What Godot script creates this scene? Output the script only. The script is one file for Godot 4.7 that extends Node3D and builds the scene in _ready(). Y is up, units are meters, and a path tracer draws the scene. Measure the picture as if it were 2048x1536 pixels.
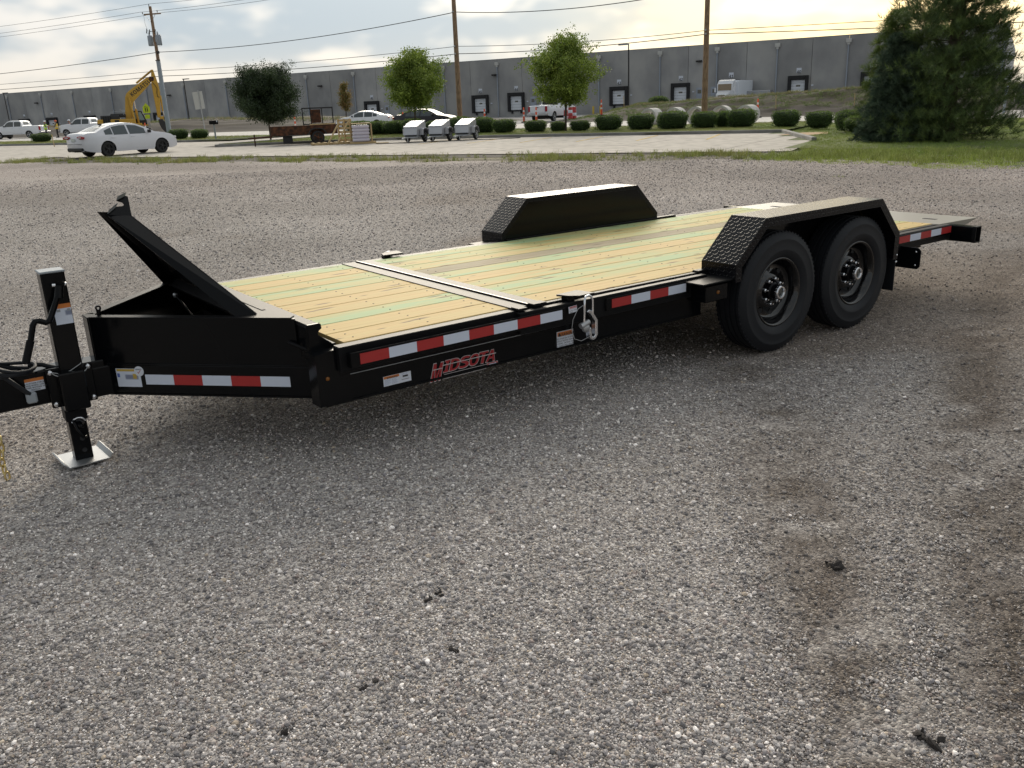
extends Node3D
# A new black tilt-deck equipment trailer on a gravel yard, a street, a building site and a long warehouse behind.
# World: the camera stands over the origin and looks along -Z. The trailer is one turned Node3D; the street runs along U, away from the camera is N.

const U := Vector3(0.8660254, 0.0, 0.5)
const N := Vector3(0.5, 0.0, -0.8660254)
const STREET := -0.5235988   # rotation.y that turns local x to U

var rng := RandomNumberGenerator.new()
var mats := {}
var fine := FastNoiseLite.new()
var wide := FastNoiseLite.new()

# ---------------------------------------------------------------- mesh building
class Mb:
	var st := SurfaceTool.new()
	var g := 1
	var count := 0
	var col := Color.WHITE
	func _init():
		st.begin(Mesh.PRIMITIVE_TRIANGLES)
	func flat():
		st.set_smooth_group(-1)
	func smooth():
		g += 1
		st.set_smooth_group(g)
	func tri(a: Vector3, b: Vector3, c: Vector3, ua := Vector2.ZERO, ub := Vector2.ZERO, uc := Vector2.ZERO):
		st.set_color(col); st.set_uv(ua); st.add_vertex(a)
		st.set_color(col); st.set_uv(uc); st.add_vertex(c)
		st.set_color(col); st.set_uv(ub); st.add_vertex(b)
		count += 1
	func quad(a: Vector3, b: Vector3, c: Vector3, d: Vector3):
		var w := a.distance_to(b)
		var h := a.distance_to(d)
		tri(a, b, c, Vector2(0, h), Vector2(w, h), Vector2(w, 0))
		tri(a, c, d, Vector2(0, h), Vector2(w, 0), Vector2(0, 0))
	func quad1(a: Vector3, b: Vector3, c: Vector3, d: Vector3):
		tri(a, b, c, Vector2(0, 1), Vector2(1, 1), Vector2(1, 0))
		tri(a, c, d, Vector2(0, 1), Vector2(1, 0), Vector2(0, 0))
	func box(at: Vector3, size: Vector3, xf := Transform3D(), bev := 0.0):
		flat()
		var h := size * 0.5
		var b: float = minf(bev, minf(h.x, minf(h.y, h.z)) * 0.9)
		var ax := [Vector3.RIGHT, Vector3.UP, Vector3.BACK]
		for i in 3:
			for s in [-1.0, 1.0]:
				var n: Vector3 = ax[i] * s
				var u: Vector3 = ax[(i + 1) % 3]
				var v: Vector3 = n.cross(u)
				var hn: float = absf(h.dot(n))
				var hu: float = absf(h.dot(u)) - b
				var hv: float = absf(h.dot(v)) - b
				var c: Vector3 = at + n * hn
				quad(xf * (c - u * hu - v * hv), xf * (c + u * hu - v * hv), xf * (c + u * hu + v * hv), xf * (c - u * hu + v * hv))
		if b <= 0.0:
			return
		for i in 3:
			var j := (i + 1) % 3
			var k := (i + 2) % 3
			for s in [-1.0, 1.0]:
				for t in [-1.0, 1.0]:
					var n1: Vector3 = ax[i] * s
					var n2: Vector3 = ax[j] * t
					var w: Vector3 = ax[k] * (h[k] - b)
					var p: Vector3 = at + n1 * h[i] + n2 * (h[j] - b)
					var q: Vector3 = at + n1 * (h[i] - b) + n2 * h[j]
					if s * t > 0:
						quad(xf * (p - w), xf * (q - w), xf * (q + w), xf * (p + w))
					else:
						quad(xf * (q - w), xf * (p - w), xf * (p + w), xf * (q + w))
		for sx in [-1.0, 1.0]:
			for sy in [-1.0, 1.0]:
				for sz in [-1.0, 1.0]:
					var s := Vector3(sx, sy, sz)
					var m := h - Vector3(b, b, b)
					var a: Vector3 = xf * (at + Vector3(h.x, m.y, m.z) * s)
					var bb: Vector3 = xf * (at + Vector3(m.x, h.y, m.z) * s)
					var c: Vector3 = xf * (at + Vector3(m.x, m.y, h.z) * s)
					if sx * sy * sz > 0:
						tri(a, bb, c)
					else:
						tri(a, c, bb)
	# a polygon in the XY plane given depth from z0 to z1, with a bevel on both rims
	func prism(pts: PackedVector2Array, z0: float, z1: float, xf := Transform3D(), bev := 0.0):
		flat()
		var p := pts.duplicate()
		if Geometry2D.is_polygon_clockwise(p):
			p.reverse()
		var n := p.size()
		var inn := PackedVector2Array()
		for i in n:
			var d1 := (p[i] - p[(i + n - 1) % n]).normalized()
			var d2 := (p[(i + 1) % n] - p[i]).normalized()
			var m := Vector2(-d1.y, d1.x) + Vector2(-d2.y, d2.x)
			var l := m.length_squared()
			inn.append(p[i] + (m * (2.0 / l) if l > 0.2 else Vector2.ZERO) * bev)
		var ix := Geometry2D.triangulate_polygon(p)
		for i in range(0, ix.size(), 3):
			var a := inn[ix[i]]
			var b := inn[ix[i + 1]]
			var c := inn[ix[i + 2]]
			if (b - a).cross(c - a) < 0:
				var sw := b
				b = c
				c = sw
			tri(xf * Vector3(a.x, a.y, z1), xf * Vector3(b.x, b.y, z1), xf * Vector3(c.x, c.y, z1), a, b, c)
			tri(xf * Vector3(a.x, a.y, z0), xf * Vector3(c.x, c.y, z0), xf * Vector3(b.x, b.y, z0), a, c, b)
		for i in n:
			var j := (i + 1) % n
			quad(xf * Vector3(p[i].x, p[i].y, z0 + bev), xf * Vector3(p[j].x, p[j].y, z0 + bev), xf * Vector3(p[j].x, p[j].y, z1 - bev), xf * Vector3(p[i].x, p[i].y, z1 - bev))
			if bev > 0:
				quad(xf * Vector3(p[i].x, p[i].y, z1 - bev), xf * Vector3(p[j].x, p[j].y, z1 - bev), xf * Vector3(inn[j].x, inn[j].y, z1), xf * Vector3(inn[i].x, inn[i].y, z1))
				quad(xf * Vector3(inn[i].x, inn[i].y, z0), xf * Vector3(inn[j].x, inn[j].y, z0), xf * Vector3(p[j].x, p[j].y, z0 + bev), xf * Vector3(p[i].x, p[i].y, z0 + bev))
	func tube(path: Array, r0: float, r1 := -1.0, sides := 8, caps := true):
		if r1 < 0:
			r1 = r0
		smooth()
		var rings := []
		var up := Vector3.UP
		for i in path.size():
			var d: Vector3 = (path[mini(i + 1, path.size() - 1)] - path[maxi(i - 1, 0)]).normalized()
			if absf(d.dot(up)) > 0.97:
				up = Vector3.RIGHT if absf(d.x) < 0.9 else Vector3.BACK
			var a := d.cross(up).normalized()
			var b := a.cross(d).normalized()
			up = b
			var ring := []
			var r := lerpf(r0, r1, float(i) / maxf(1.0, path.size() - 1))
			for k in sides:
				var t := TAU * k / sides
				ring.append(path[i] + (a * cos(t) + b * sin(t)) * r)
			rings.append(ring)
		for i in path.size() - 1:
			for k in sides:
				var l := (k + 1) % sides
				quad(rings[i][k], rings[i][l], rings[i + 1][l], rings[i + 1][k])
		if caps:
			flat()
			for k in range(1, sides - 1):
				tri(rings[0][0], rings[0][k + 1], rings[0][k])
				var e: Array = rings[-1]
				tri(e[0], e[k], e[k + 1])
	# profile of (radius, height) turned about local Y
	func lathe(prof: Array, segs := 24, xf := Transform3D(), hard := false):
		if not hard:
			smooth()
		for i in prof.size() - 1:
			if hard:
				smooth()
			var p: Vector2 = prof[i]
			var q: Vector2 = prof[i + 1]
			for k in segs:
				var t := TAU * k / segs
				var u := TAU * (k + 1) / segs if k < segs - 1 else 0.0
				var a := xf * Vector3(p.x * cos(t), p.y, p.x * sin(t))
				var b := xf * Vector3(p.x * cos(u), p.y, p.x * sin(u))
				var c := xf * Vector3(q.x * cos(u), q.y, q.x * sin(u))
				var d := xf * Vector3(q.x * cos(t), q.y, q.x * sin(t))
				if p.x > 1e-6:
					tri(a, c, b, Vector2(0, 1), Vector2(1, 0), Vector2(1, 1))
				if q.x > 1e-6:
					tri(a, d, c, Vector2(0, 1), Vector2(0, 0), Vector2(1, 0))
	func grid(rows: Array, is_smooth := true):
		if is_smooth:
			smooth()
		else:
			flat()
		for i in rows.size() - 1:
			for j in rows[i].size() - 1:
				quad(rows[i][j], rows[i][j + 1], rows[i + 1][j + 1], rows[i + 1][j])
	func done() -> ArrayMesh:
		st.generate_normals()
		return st.commit()

func part(called: String, mb, m: Material, parent: Node = self) -> MeshInstance3D:
	var o := MeshInstance3D.new()
	o.name = called
	o.mesh = mb.done() if mb is Mb else mb
	o.material_override = m
	parent.add_child(o, true)
	return o

func tag(o: Node, label: String, category := "", group := "", kind := "") -> Node:
	if label != "": o.set_meta("label", label)
	if category != "": o.set_meta("category", category)
	if group != "": o.set_meta("group", group)
	if kind != "": o.set_meta("kind", kind)
	return o

func thing(called: String, label: String, category: String, at := Vector3.ZERO, turn := 0.0, group := "") -> Node3D:
	var o := Node3D.new()
	o.name = called
	add_child(o, true)
	o.position = at
	o.rotation.y = turn
	tag(o, label, category, group)
	return o

func dup(src: Node3D, label: String, at: Vector3, turn: float, size := Vector3.ONE) -> Node3D:
	var o: Node3D = src.duplicate()
	o.name = String(src.name)
	add_child(o, true)
	o.position = at
	o.rotation = Vector3(0, turn, 0)
	o.scale = size
	o.set_meta("label", label)
	return o

func many(called: String, mesh: Mesh, m: Material, xfs: Array, cols: Array, parent: Node = self, kind := "stuff") -> MultiMeshInstance3D:
	var mm := MultiMesh.new()
	mm.transform_format = MultiMesh.TRANSFORM_3D
	mm.use_colors = true
	mm.mesh = mesh
	var buf := PackedFloat32Array()
	buf.resize(xfs.size() * 16)
	for i in xfs.size():
		var t: Transform3D = xfs[i]
		var c: Color = cols[i]
		var b := t.basis
		var k := i * 16
		buf[k] = b.x.x; buf[k + 1] = b.y.x; buf[k + 2] = b.z.x; buf[k + 3] = t.origin.x
		buf[k + 4] = b.x.y; buf[k + 5] = b.y.y; buf[k + 6] = b.z.y; buf[k + 7] = t.origin.y
		buf[k + 8] = b.x.z; buf[k + 9] = b.y.z; buf[k + 10] = b.z.z; buf[k + 11] = t.origin.z
		buf[k + 12] = c.r; buf[k + 13] = c.g; buf[k + 14] = c.b; buf[k + 15] = 1.0
	mm.instance_count = xfs.size()
	mm.buffer = buf
	var o := MultiMeshInstance3D.new()
	o.name = called
	o.multimesh = mm
	o.material_override = m
	parent.add_child(o, true)
	if kind != "": o.set_meta("kind", kind)
	return o

func text(called: String, words: String, height: float, m: Material, parent: Node, xf: Transform3D, fontname := "Droid Sans", depth := 0.0015, weight := 400) -> MeshInstance3D:
	var t := TextMesh.new()
	var f := SystemFont.new()
	f.font_names = PackedStringArray([fontname])
	f.font_weight = weight
	t.font = f
	t.text = words
	t.font_size = 32
	t.pixel_size = height / 24.0
	t.depth = depth
	t.curve_step = 2.0
	var o := MeshInstance3D.new()
	o.name = called
	o.mesh = t
	o.material_override = m
	o.transform = xf
	parent.add_child(o, true)
	return o

# ---------------------------------------------------------------- materials
func M(key: String, r := 0.5, g := 0.5, b := 0.5, rough := 0.6, metal := 0.0) -> StandardMaterial3D:
	if mats.has(key):
		return mats[key]
	var m := StandardMaterial3D.new()
	m.resource_name = key
	m.albedo_color = Color(r, g, b).linear_to_srgb()
	m.roughness = rough
	m.metallic = metal
	mats[key] = m
	return m

func noise_tex(seed_: int, freq: float, ramp: Array, size := 512, kind := FastNoiseLite.TYPE_SIMPLEX_SMOOTH, oct := 4, cell := -1, seamless := true) -> NoiseTexture2D:
	var n := FastNoiseLite.new()
	n.seed = seed_
	n.noise_type = kind
	n.frequency = freq
	n.fractal_octaves = oct
	if cell >= 0:
		n.cellular_return_type = cell
		n.fractal_type = FastNoiseLite.FRACTAL_NONE
		n.cellular_jitter = 1.0
	var t := NoiseTexture2D.new()
	t.width = size
	t.height = size
	t.seamless = seamless
	t.generate_mipmaps = false
	t.noise = n
	if ramp.size():
		var gr := Gradient.new()
		var off := PackedFloat32Array()
		var cs := PackedColorArray()
		for r in ramp:
			off.append(r[0])
			cs.append((r[1] as Color).linear_to_srgb())
		gr.offsets = off
		gr.colors = cs
		t.color_ramp = gr
	return t

func tri_map(m: StandardMaterial3D, scale: float, world := true):
	m.uv1_triplanar = true
	m.uv1_world_triplanar = world
	m.uv1_scale = Vector3.ONE * scale

func grey(v: float, tint := Vector3.ONE) -> Color:
	return Color(v * tint.x, v * tint.y, v * tint.z)

# ---------------------------------------------------------------- the lie of the land
func S(s: float, t: float, y := 0.0) -> Vector3:
	return U * s + N * t + Vector3(0, y, 0)

const BANK := [[-320.0, 0.6], [-120.0, 0.9], [-82.0, 1.2], [-66.0, 0.8], [-58.0, 0.6], [-52.0, 0.2], [-47.0, 0.0], [-36.0, 0.0], [-32.4, 0.3], [-28.6, 0.95], [-21.7, 1.34], [-12.0, 1.5], [30.0, 1.6], [300.0, 1.6]]
func table(tb: Array, x: float) -> float:
	if x <= tb[0][0]:
		return tb[0][1]
	for i in tb.size() - 1:
		if x <= tb[i + 1][0]:
			return lerpf(tb[i][1], tb[i + 1][1], (x - tb[i][0]) / (tb[i + 1][0] - tb[i][0]))
	return tb[-1][1]

func land(s: float, t: float) -> float:
	var h := 0.003 * clampf(t - 42.0, 0.0, 23.0)
	if t > 64.4:
		var b := table(BANK, s)
		h += b * smoothstep(64.6, 73.0, t) * (1.0 + 0.22 * wide.get_noise_2d(s * 1.5, t * 3.0))
		h += 0.10 * b * fine.get_noise_2d(s * 4.0, t * 4.0) * smoothstep(64.6, 67.0, t)
		h = lerpf(h, -0.45, smoothstep(84.0, 104.0, t))
		if b < 0.2:
			h = lerpf(h, -0.45, smoothstep(72.0, 100.0, t) * (1.0 - b * 5.0))
	return h

func on(s: float, t: float, dy := 0.0) -> Vector3:
	return S(s, t, land(s, t) + dy)

# a strip of land between two lines of (s, t), laid on the ground
func sheet(called: String, ss: Array, ts: Array, dy: float, m: Material, tint = null, keep = null) -> MeshInstance3D:
	var v := PackedVector3Array()
	var uv := PackedVector2Array()
	var c := PackedColorArray()
	var ix := PackedInt32Array()
	var nt := ts.size()
	for s in ss:
		for t in ts:
			var p := on(s, t, dy)
			var col := Color.WHITE
			if tint != null:
				var r = tint.call(s, t)
				p.y += r[0]
				col = r[1]
			v.append(p)
			uv.append(Vector2(s, t))
			c.append(col)
	for i in ss.size() - 1:
		for j in nt - 1:
			if keep != null and not keep.call((ss[i] + ss[i + 1]) * 0.5, (ts[j] + ts[j + 1]) * 0.5):
				continue
			var a := i * nt + j
			ix.append_array([a, a + nt + 1, a + nt, a, a + 1, a + nt + 1])
	var arr := []
	arr.resize(Mesh.ARRAY_MAX)
	var nn := PackedVector3Array()
	nn.resize(v.size())
	for k in range(0, ix.size(), 3):
		var fn := (v[ix[k + 2]] - v[ix[k]]).cross(v[ix[k + 1]] - v[ix[k]])
		if fn.y < 0:
			fn = -fn
		nn[ix[k]] += fn; nn[ix[k + 1]] += fn; nn[ix[k + 2]] += fn
	for k in nn.size():
		nn[k] = nn[k].normalized() if nn[k].length() > 0 else Vector3.UP
	arr[Mesh.ARRAY_VERTEX] = v
	arr[Mesh.ARRAY_NORMAL] = nn
	arr[Mesh.ARRAY_TEX_UV] = uv
	arr[Mesh.ARRAY_COLOR] = c
	arr[Mesh.ARRAY_INDEX] = ix
	var am := ArrayMesh.new()
	am.add_surface_from_arrays(Mesh.PRIMITIVE_TRIANGLES, arr)
	var o := part(called, am, m)
	o.set_meta("kind", "structure")
	return o

func steps(a: float, b: float, d: float) -> Array:
	var out := []
	var n := maxi(1, int(ceil((b - a) / d)))
	for i in n + 1:
		out.append(lerpf(a, b, float(i) / n))
	return out

func poly_sheet(called: String, pts: Array, dy: float, m: Material, kind := "structure", parent: Node = self) -> MeshInstance3D:
	var pp := PackedVector2Array()
	for p in pts:
		pp.append(p)
	var mb := Mb.new()
	mb.flat()
	var ix := Geometry2D.triangulate_polygon(pp)
	for i in range(0, ix.size(), 3):
		var a := pp[ix[i]]
		var b := pp[ix[i + 1]]
		var c := pp[ix[i + 2]]
		var A := on(a.x, a.y, dy)
		var B := on(b.x, b.y, dy)
		var C := on(c.x, c.y, dy)
		if (B - A).cross(C - A).y < 0:
			mb.tri(A, C, B, a, c, b)
		else:
			mb.tri(A, B, C, a, b, c)
	var o := part(called, mb, m, parent)
	if kind != "": o.set_meta("kind", kind)
	return o

# ---------------------------------------------------------------- sky
func make_sky() -> PanoramaSkyMaterial:
	var w := 2048
	var h := 1024
	var img := Image.create(w, h, false, Image.FORMAT_RGBF)
	var n1 := FastNoiseLite.new()
	n1.seed = 11
	n1.frequency = 1.0
	n1.fractal_octaves = 4
	n1.fractal_gain = 0.45
	var n2 := FastNoiseLite.new()
	n2.seed = 37
	n2.frequency = 1.0
	n2.fractal_octaves = 3
	img.fill(Color(0.16, 0.155, 0.15))
	var saz := 0.40
	for j in int(h * 0.512):
		var el := PI * (0.5 - (j + 0.5) / h)
		var ce := cos(el)
		var se := sin(el)
		var ed := rad_to_deg(el)
		for i in w:
			var az := TAU * (i + 0.5) / w
			var d := Vector3(sin(az) * ce, se, -cos(az) * ce)
			# the cloud deck thins and stretches towards the horizon
			var q := Vector3(d.x * 5.0, d.y * 17.0, d.z * 5.0)
			var c := n1.get_noise_3dv(q * 1.15) + 0.35 * n2.get_noise_3dv(q * 3.1)
			var cloud := smoothstep(-0.40, 0.14, c)
			var da := wrapf(az - saz, -PI, PI)
			var dd := rad_to_deg(da)
			var near := exp(-(dd * dd) / 900.0 - (ed - 4.0) * (ed - 4.0) / 320.0)
			var blue := Color(0.40, 0.47, 0.52).lerp(Color(0.38, 0.43, 0.47), clampf(ed / 40.0, 0, 1))
			var lit := Color(0.70, 0.685, 0.65)
			var col := lit.lerp(blue, cloud)
			# a pale band low over the horizon
			var band := exp(-pow((ed - 0.5) / 2.6, 2.0))
			col = col.lerp(Color(0.80, 0.70, 0.56), band * 0.6)
			# the hidden sun: bright breaks in the cloud round it
			var gap := 1.0 - 0.75 * smoothstep(-0.1, 0.32, n2.get_noise_3dv(Vector3(d.x * 7.0, d.y * 26.0, d.z * 7.0)) )
			var glow := exp(-(dd * dd) / 150.0 - (ed - 4.6) * (ed - 4.6) / 9.0)
			var k := glow * (0.45 + 0.55 * gap)
			col += Color(1.3, 0.92, 0.34) * k
			col += Color(0.22, 0.17, 0.08) * near * (0.25 + 0.75 * (1.0 - cloud))
			# the sun itself stands higher, veiled by the deck
			var sa := rad_to_deg(wrapf(az - 0.05, -PI, PI))
			var se2 := ed - 25.0
			var veil := exp(-(sa * sa) / 1000.0 - se2 * se2 / (105.0 if se2 < 0.0 else 320.0)) * (0.75 + 0.5 * (1.0 - cloud))
			col += Color(3.3, 3.05, 2.65) * veil
			var warm := exp(-(dd + 2.0) * (dd + 2.0) / 130.0 - (ed - 3.6) * (ed - 3.6) / 8.0) * 0.55
			col *= 0.84
			col *= Color(1, 1, 1).lerp(Color(1.04, 0.90, 0.56), warm)
			# away from the sun the deck is duller
			var back := 0.5 + 0.5 * cos(da)
			col *= lerpf(0.62, 1.0, back)
			if ed < 0.0:
				col = col.lerp(Color(0.16, 0.155, 0.15), clampf(-ed / 1.2, 0, 1))
			img.set_pixel(i, j, col)
	var sm := PanoramaSkyMaterial.new()
	sm.panorama = ImageTexture.create_from_image(img)
	return sm

func fine_print(seed_: int) -> ImageTexture:
	var r := RandomNumberGenerator.new()
	r.seed = seed_
	var im := Image.create(128, 128, false, Image.FORMAT_RGB8)
	im.fill(Color(0.83, 0.86, 0.92))
	for col in 2:
		for row in 14:
			var x := 6 + col * 62
			var y := 4 + row * 9
			var end := x + r.randi_range(38, 56)
			while x < end:
				var l := r.randi_range(3, 9)
				im.fill_rect(Rect2i(x, y, mini(l, end - x), 3), Color(0.5, 0.53, 0.62))
				x += l + 2
	return ImageTexture.create_from_image(im)

func tread_tex() -> ImageTexture:
	var n := 128
	var im := Image.create(n, n, false, Image.FORMAT_RGB8)
	for y in n:
		for x in n:
			var best := 0.0
			for k in [[0.25, 0.25, 1.0], [0.75, 0.75, 1.0], [0.75, 0.25, -1.0], [0.25, 0.75, -1.0]]:
				var dx: float = wrapf((x + 0.5) / n - k[0], -0.5, 0.5)
				var dy: float = wrapf((y + 0.5) / n - k[1], -0.5, 0.5)
				var a: float = (dx + dy * k[2]) * 0.7071
				var b: float = (dx - dy * k[2]) * 0.7071
				var e: float = 1.0 - pow(absf(a) / 0.24, 2.0) - pow(absf(b) / 0.075, 2.0)
				best = maxf(best, clampf(e * 1.6, 0, 1))
			im.set_pixel(x, y, Color(best, best, best))
	return ImageTexture.create_from_image(im)

func wood_tex(seed_: int, base: Color, dark: Color, green: Color, amount: float) -> ImageTexture:
	var w := 1024
	var h := 96
	var n := FastNoiseLite.new()
	n.seed = seed_
	n.fractal_octaves = 3
	n.frequency = 0.01
	var r := RandomNumberGenerator.new()
	r.seed = seed_
	var knots := []
	for k in 12:
		knots.append(Vector3(r.randf() * w, r.randf() * h, r.randf_range(2.4, 6.5)))
	var im := Image.create(w, h, false, Image.FORMAT_RGB8)
	for y in h:
		for x in w:
			var yy := float(y)
			var kn := 0.0
			for k in knots:
				var dx: float = (x - k.x) * 0.5
				if absf(dx) < 40.0:
					var dy: float = y - k.y
					var d2: float = dx * dx + dy * dy
					yy += dy * 14.0 / (d2 * 0.06 + 8.0) * 0.5
					kn = maxf(kn, 1.0 - sqrt(d2) / (k.z * 1.5))
			var g := n.get_noise_2d(x * 0.35, yy * 9.0)
			var big := n.get_noise_2d(x * 0.55 + 400.0, yy * 1.6 + 90.0)
			var c := base.lerp(dark, clampf(0.35 + g * 0.75, 0.0, 1.0) * 0.62)
			c = c.lerp(green, clampf(0.5 + big * 1.7, 0.0, 1.0) * amount)
			if kn > 0.0:
				c = c.lerp(Color(0.14, 0.09, 0.05), clampf(kn * 1.4, 0, 0.85))
			im.set_pixel(x, y, c.linear_to_srgb())
	return ImageTexture.create_from_image(im)

func make_materials():
	var black := M("black_paint", 0.004, 0.0045, 0.0055, 0.16)
	black.metallic_specular = 0.28
	M("black_steel", 0.010, 0.010, 0.011, 0.42).metallic_specular = 0.2
	M("sheen_tinted_steel", 0.25, 0.235, 0.20, 0.36)  # black plate given a pale warm albedo that carries its cream sky sheen
	var rimb := M("rim_black", 0.004, 0.004, 0.005, 0.12)
	rimb.metallic_specular = 0.6
	var tread := M("tread_plate", 0.007, 0.007, 0.009, 0.20)
	tread.heightmap_enabled = true
	tread.heightmap_texture = tread_tex()
	tread.heightmap_scale = 0.26
	tread.uv1_scale = Vector3(1.0 / 0.052, 1.0 / 0.052, 1)
	tread.metallic_specular = 0.3
	var rubber := M("tyre_rubber", 0.010, 0.0115, 0.015, 0.60)
	rubber.metallic_specular = 0.4
	var car_tyre := M("car_tyre", 0.015, 0.015, 0.016, 0.8)
	M("zinc", 0.74, 0.75, 0.78, 0.16, 0.95)
	M("galvanised", 0.42, 0.43, 0.44, 0.42, 0.7)
	M("brass_chain", 0.62, 0.50, 0.22, 0.35, 0.8)
	M("tape_red", 0.40, 0.022, 0.022, 0.42)
	M("tape_white", 0.62, 0.68, 0.80, 0.40)
	M("label_white", 0.66, 0.70, 0.78, 0.5)
	M("label_orange", 0.62, 0.19, 0.035, 0.5)
	M("ink", 0.015, 0.015, 0.018, 0.6)
	M("ink_red", 0.42, 0.03, 0.03, 0.5)
	M("logo_red", 0.34, 0.014, 0.02, 0.4)
	M("logo_line", 0.50, 0.46, 0.47, 0.4)
	M("amber", 0.22, 0.08, 0.01, 0.25)
	var fp := M("fine_print", 1, 1, 1, 0.5)
	fp.albedo_texture = fine_print(4)
	M("white_paint", 0.74, 0.76, 0.80, 0.22)
	M("white_car", 0.66, 0.67, 0.72, 0.16).clearcoat_enabled = true
	M("dark_car", 0.012, 0.011, 0.016, 0.36)
	M("car_glass", 0.035, 0.045, 0.045, 0.03).metallic_specular = 0.9
	M("car_trim", 0.012, 0.012, 0.013, 0.5)
	M("tail_red", 0.36, 0.01, 0.02, 0.15)
	M("lens_clear", 0.6, 0.62, 0.65, 0.1)
	M("alloy", 0.45, 0.46, 0.48, 0.3, 0.8)
	M("plate_white", 0.6, 0.65, 0.62, 0.5)
	M("digger_yellow", 0.52, 0.30, 0.035, 0.45)
	M("digger_dark", 0.02, 0.02, 0.022, 0.6)
	M("rust", 0.075, 0.032, 0.017, 0.9)
	var rustm := M("rust")
	rustm.albedo_color = Color.WHITE
	rustm.albedo_texture = noise_tex(91, 0.02, [[0.2, Color(0.03, 0.016, 0.011)], [0.5, Color(0.085, 0.034, 0.016)], [0.8, Color(0.15, 0.06, 0.028)]], 256)
	tri_map(rustm, 0.7)
	M("raw_wood", 0.50, 0.37, 0.19, 0.8)
	M("aluminium", 0.46, 0.47, 0.50, 0.45, 0.8)
	M("shrink_wrap", 0.62, 0.58, 0.66, 0.25)
	M("cone_orange", 0.72, 0.10, 0.03, 0.6)
	M("cone_white", 0.7, 0.68, 0.66, 0.6)
	M("safety_yellow", 0.60, 0.42, 0.05, 0.6)
	M("dock_black", 0.018, 0.018, 0.02, 0.8)
	M("door_white", 0.76, 0.80, 0.86, 0.5)
	M("door_grey", 0.34, 0.38, 0.45, 0.5)
	M("lamp_bronze", 0.018, 0.016, 0.016, 0.6)
	M("sign_back", 0.50, 0.50, 0.48, 0.5)
	M("sign_lime", 0.52, 0.72, 0.03, 0.6)
	M("wire", 0.05, 0.05, 0.055, 0.7)
	M("grey_paint", 0.30, 0.33, 0.36, 0.5)
	M("transformer_grey", 0.30, 0.34, 0.40, 0.45)
	M("blue_tarp", 0.10, 0.16, 0.45, 0.5)
	# concrete
	for q in [["concrete", 0.40, 0.37, 0.33, 21], ["road_concrete", 0.46, 0.44, 0.42, 22], ["kerb", 0.24, 0.235, 0.225, 23], ["pipe_concrete", 0.56, 0.55, 0.53, 24]]:
		var m := M(q[0], 1, 1, 1, 0.9)
		m.albedo_texture = noise_tex(q[4], 0.012, [[0.15, Color(q[1], q[2], q[3]) * 0.74], [0.5, Color(q[1], q[2], q[3])], [0.85, Color(q[1], q[2], q[3]) * 1.12]], 512)
		tri_map(m, 0.22)
	var pole := M("pole_wood", 1, 1, 1, 0.9)
	pole.albedo_texture = noise_tex(31, 0.02, [[0.2, Color(0.13, 0.085, 0.06)], [0.5, Color(0.28, 0.18, 0.115)], [0.8, Color(0.40, 0.28, 0.19)]], 256)
	tri_map(pole, 1.0)
	pole.uv1_scale = Vector3(5, 0.35, 5)
	var wall := M("tilt_up_concrete", 1, 1, 1, 0.9)
	wall.albedo_texture = noise_tex(41, 0.008, [[0.2, Color(0.28, 0.281, 0.285)], [0.5, Color(0.35, 0.35, 0.352)], [0.8, Color(0.43, 0.427, 0.415)]], 512, FastNoiseLite.TYPE_SIMPLEX_SMOOTH, 4)
	tri_map(wall, 0.1)
	wall.uv1_scale = Vector3(0.055, 0.03, 0.055)
	# ground
	var gv := M("gravel", 1, 1, 1, 0.95)
	gv.metallic_specular = 0.3
	gv.vertex_color_use_as_albedo = true
	gv.albedo_texture = noise_tex(51, 0.125, [[0.0, Color(0.17, 0.16, 0.155)], [0.30, Color(0.31, 0.29, 0.278)], [0.55, Color(0.42, 0.395, 0.375)], [0.8, Color(0.53, 0.505, 0.48)], [0.93, Color(0.66, 0.63, 0.59)], [1.0, Color(0.88, 0.86, 0.82)]], 1024, FastNoiseLite.TYPE_CELLULAR, 1, FastNoiseLite.RETURN_CELL_VALUE)
	gv.uv1_scale = Vector3(0.83, 0.83, 1)
	gv.heightmap_enabled = true
	gv.heightmap_texture = noise_tex(51, 0.125, [], 1024, FastNoiseLite.TYPE_CELLULAR, 1, FastNoiseLite.RETURN_DISTANCE2_SUB)
	gv.heightmap_scale = 0.6
	gv.detail_enabled = true
	gv.detail_blend_mode = BaseMaterial3D.BLEND_MODE_MUL
	gv.detail_albedo = noise_tex(52, 0.02, [[0.1, Color(0.72, 0.70, 0.68)], [0.5, Color(0.92, 0.91, 0.90)], [0.9, Color(1, 1, 1)]], 512, FastNoiseLite.TYPE_SIMPLEX_SMOOTH, 5)
	var pb := M("pebble", 1, 1, 1, 0.85)
	pb.vertex_color_use_as_albedo = true
	var soil := M("soil", 1, 1, 1, 1.0)
	soil.albedo_texture = noise_tex(61, 0.03, [[0.2, Color(0.028, 0.023, 0.019)], [0.5, Color(0.06, 0.05, 0.04)], [0.85, Color(0.11, 0.092, 0.072)]], 512)
	tri_map(soil, 0.6)
	soil.vertex_color_use_as_albedo = true
	var turf := M("turf", 1, 1, 1, 1.0)
	turf.albedo_texture = noise_tex(62, 0.03, [[0.15, Color(0.08, 0.12, 0.03)], [0.5, Color(0.16, 0.21, 0.05)], [0.85, Color(0.27, 0.29, 0.09)]], 512)
	tri_map(turf, 0.35)
	turf.vertex_color_use_as_albedo = true
	var leafm := M("leaf", 1, 1, 1, 0.6)
	leafm.vertex_color_use_as_albedo = true
	leafm.backlight_enabled = true
	leafm.backlight = Color(0.75, 0.75, 0.75)
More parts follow.
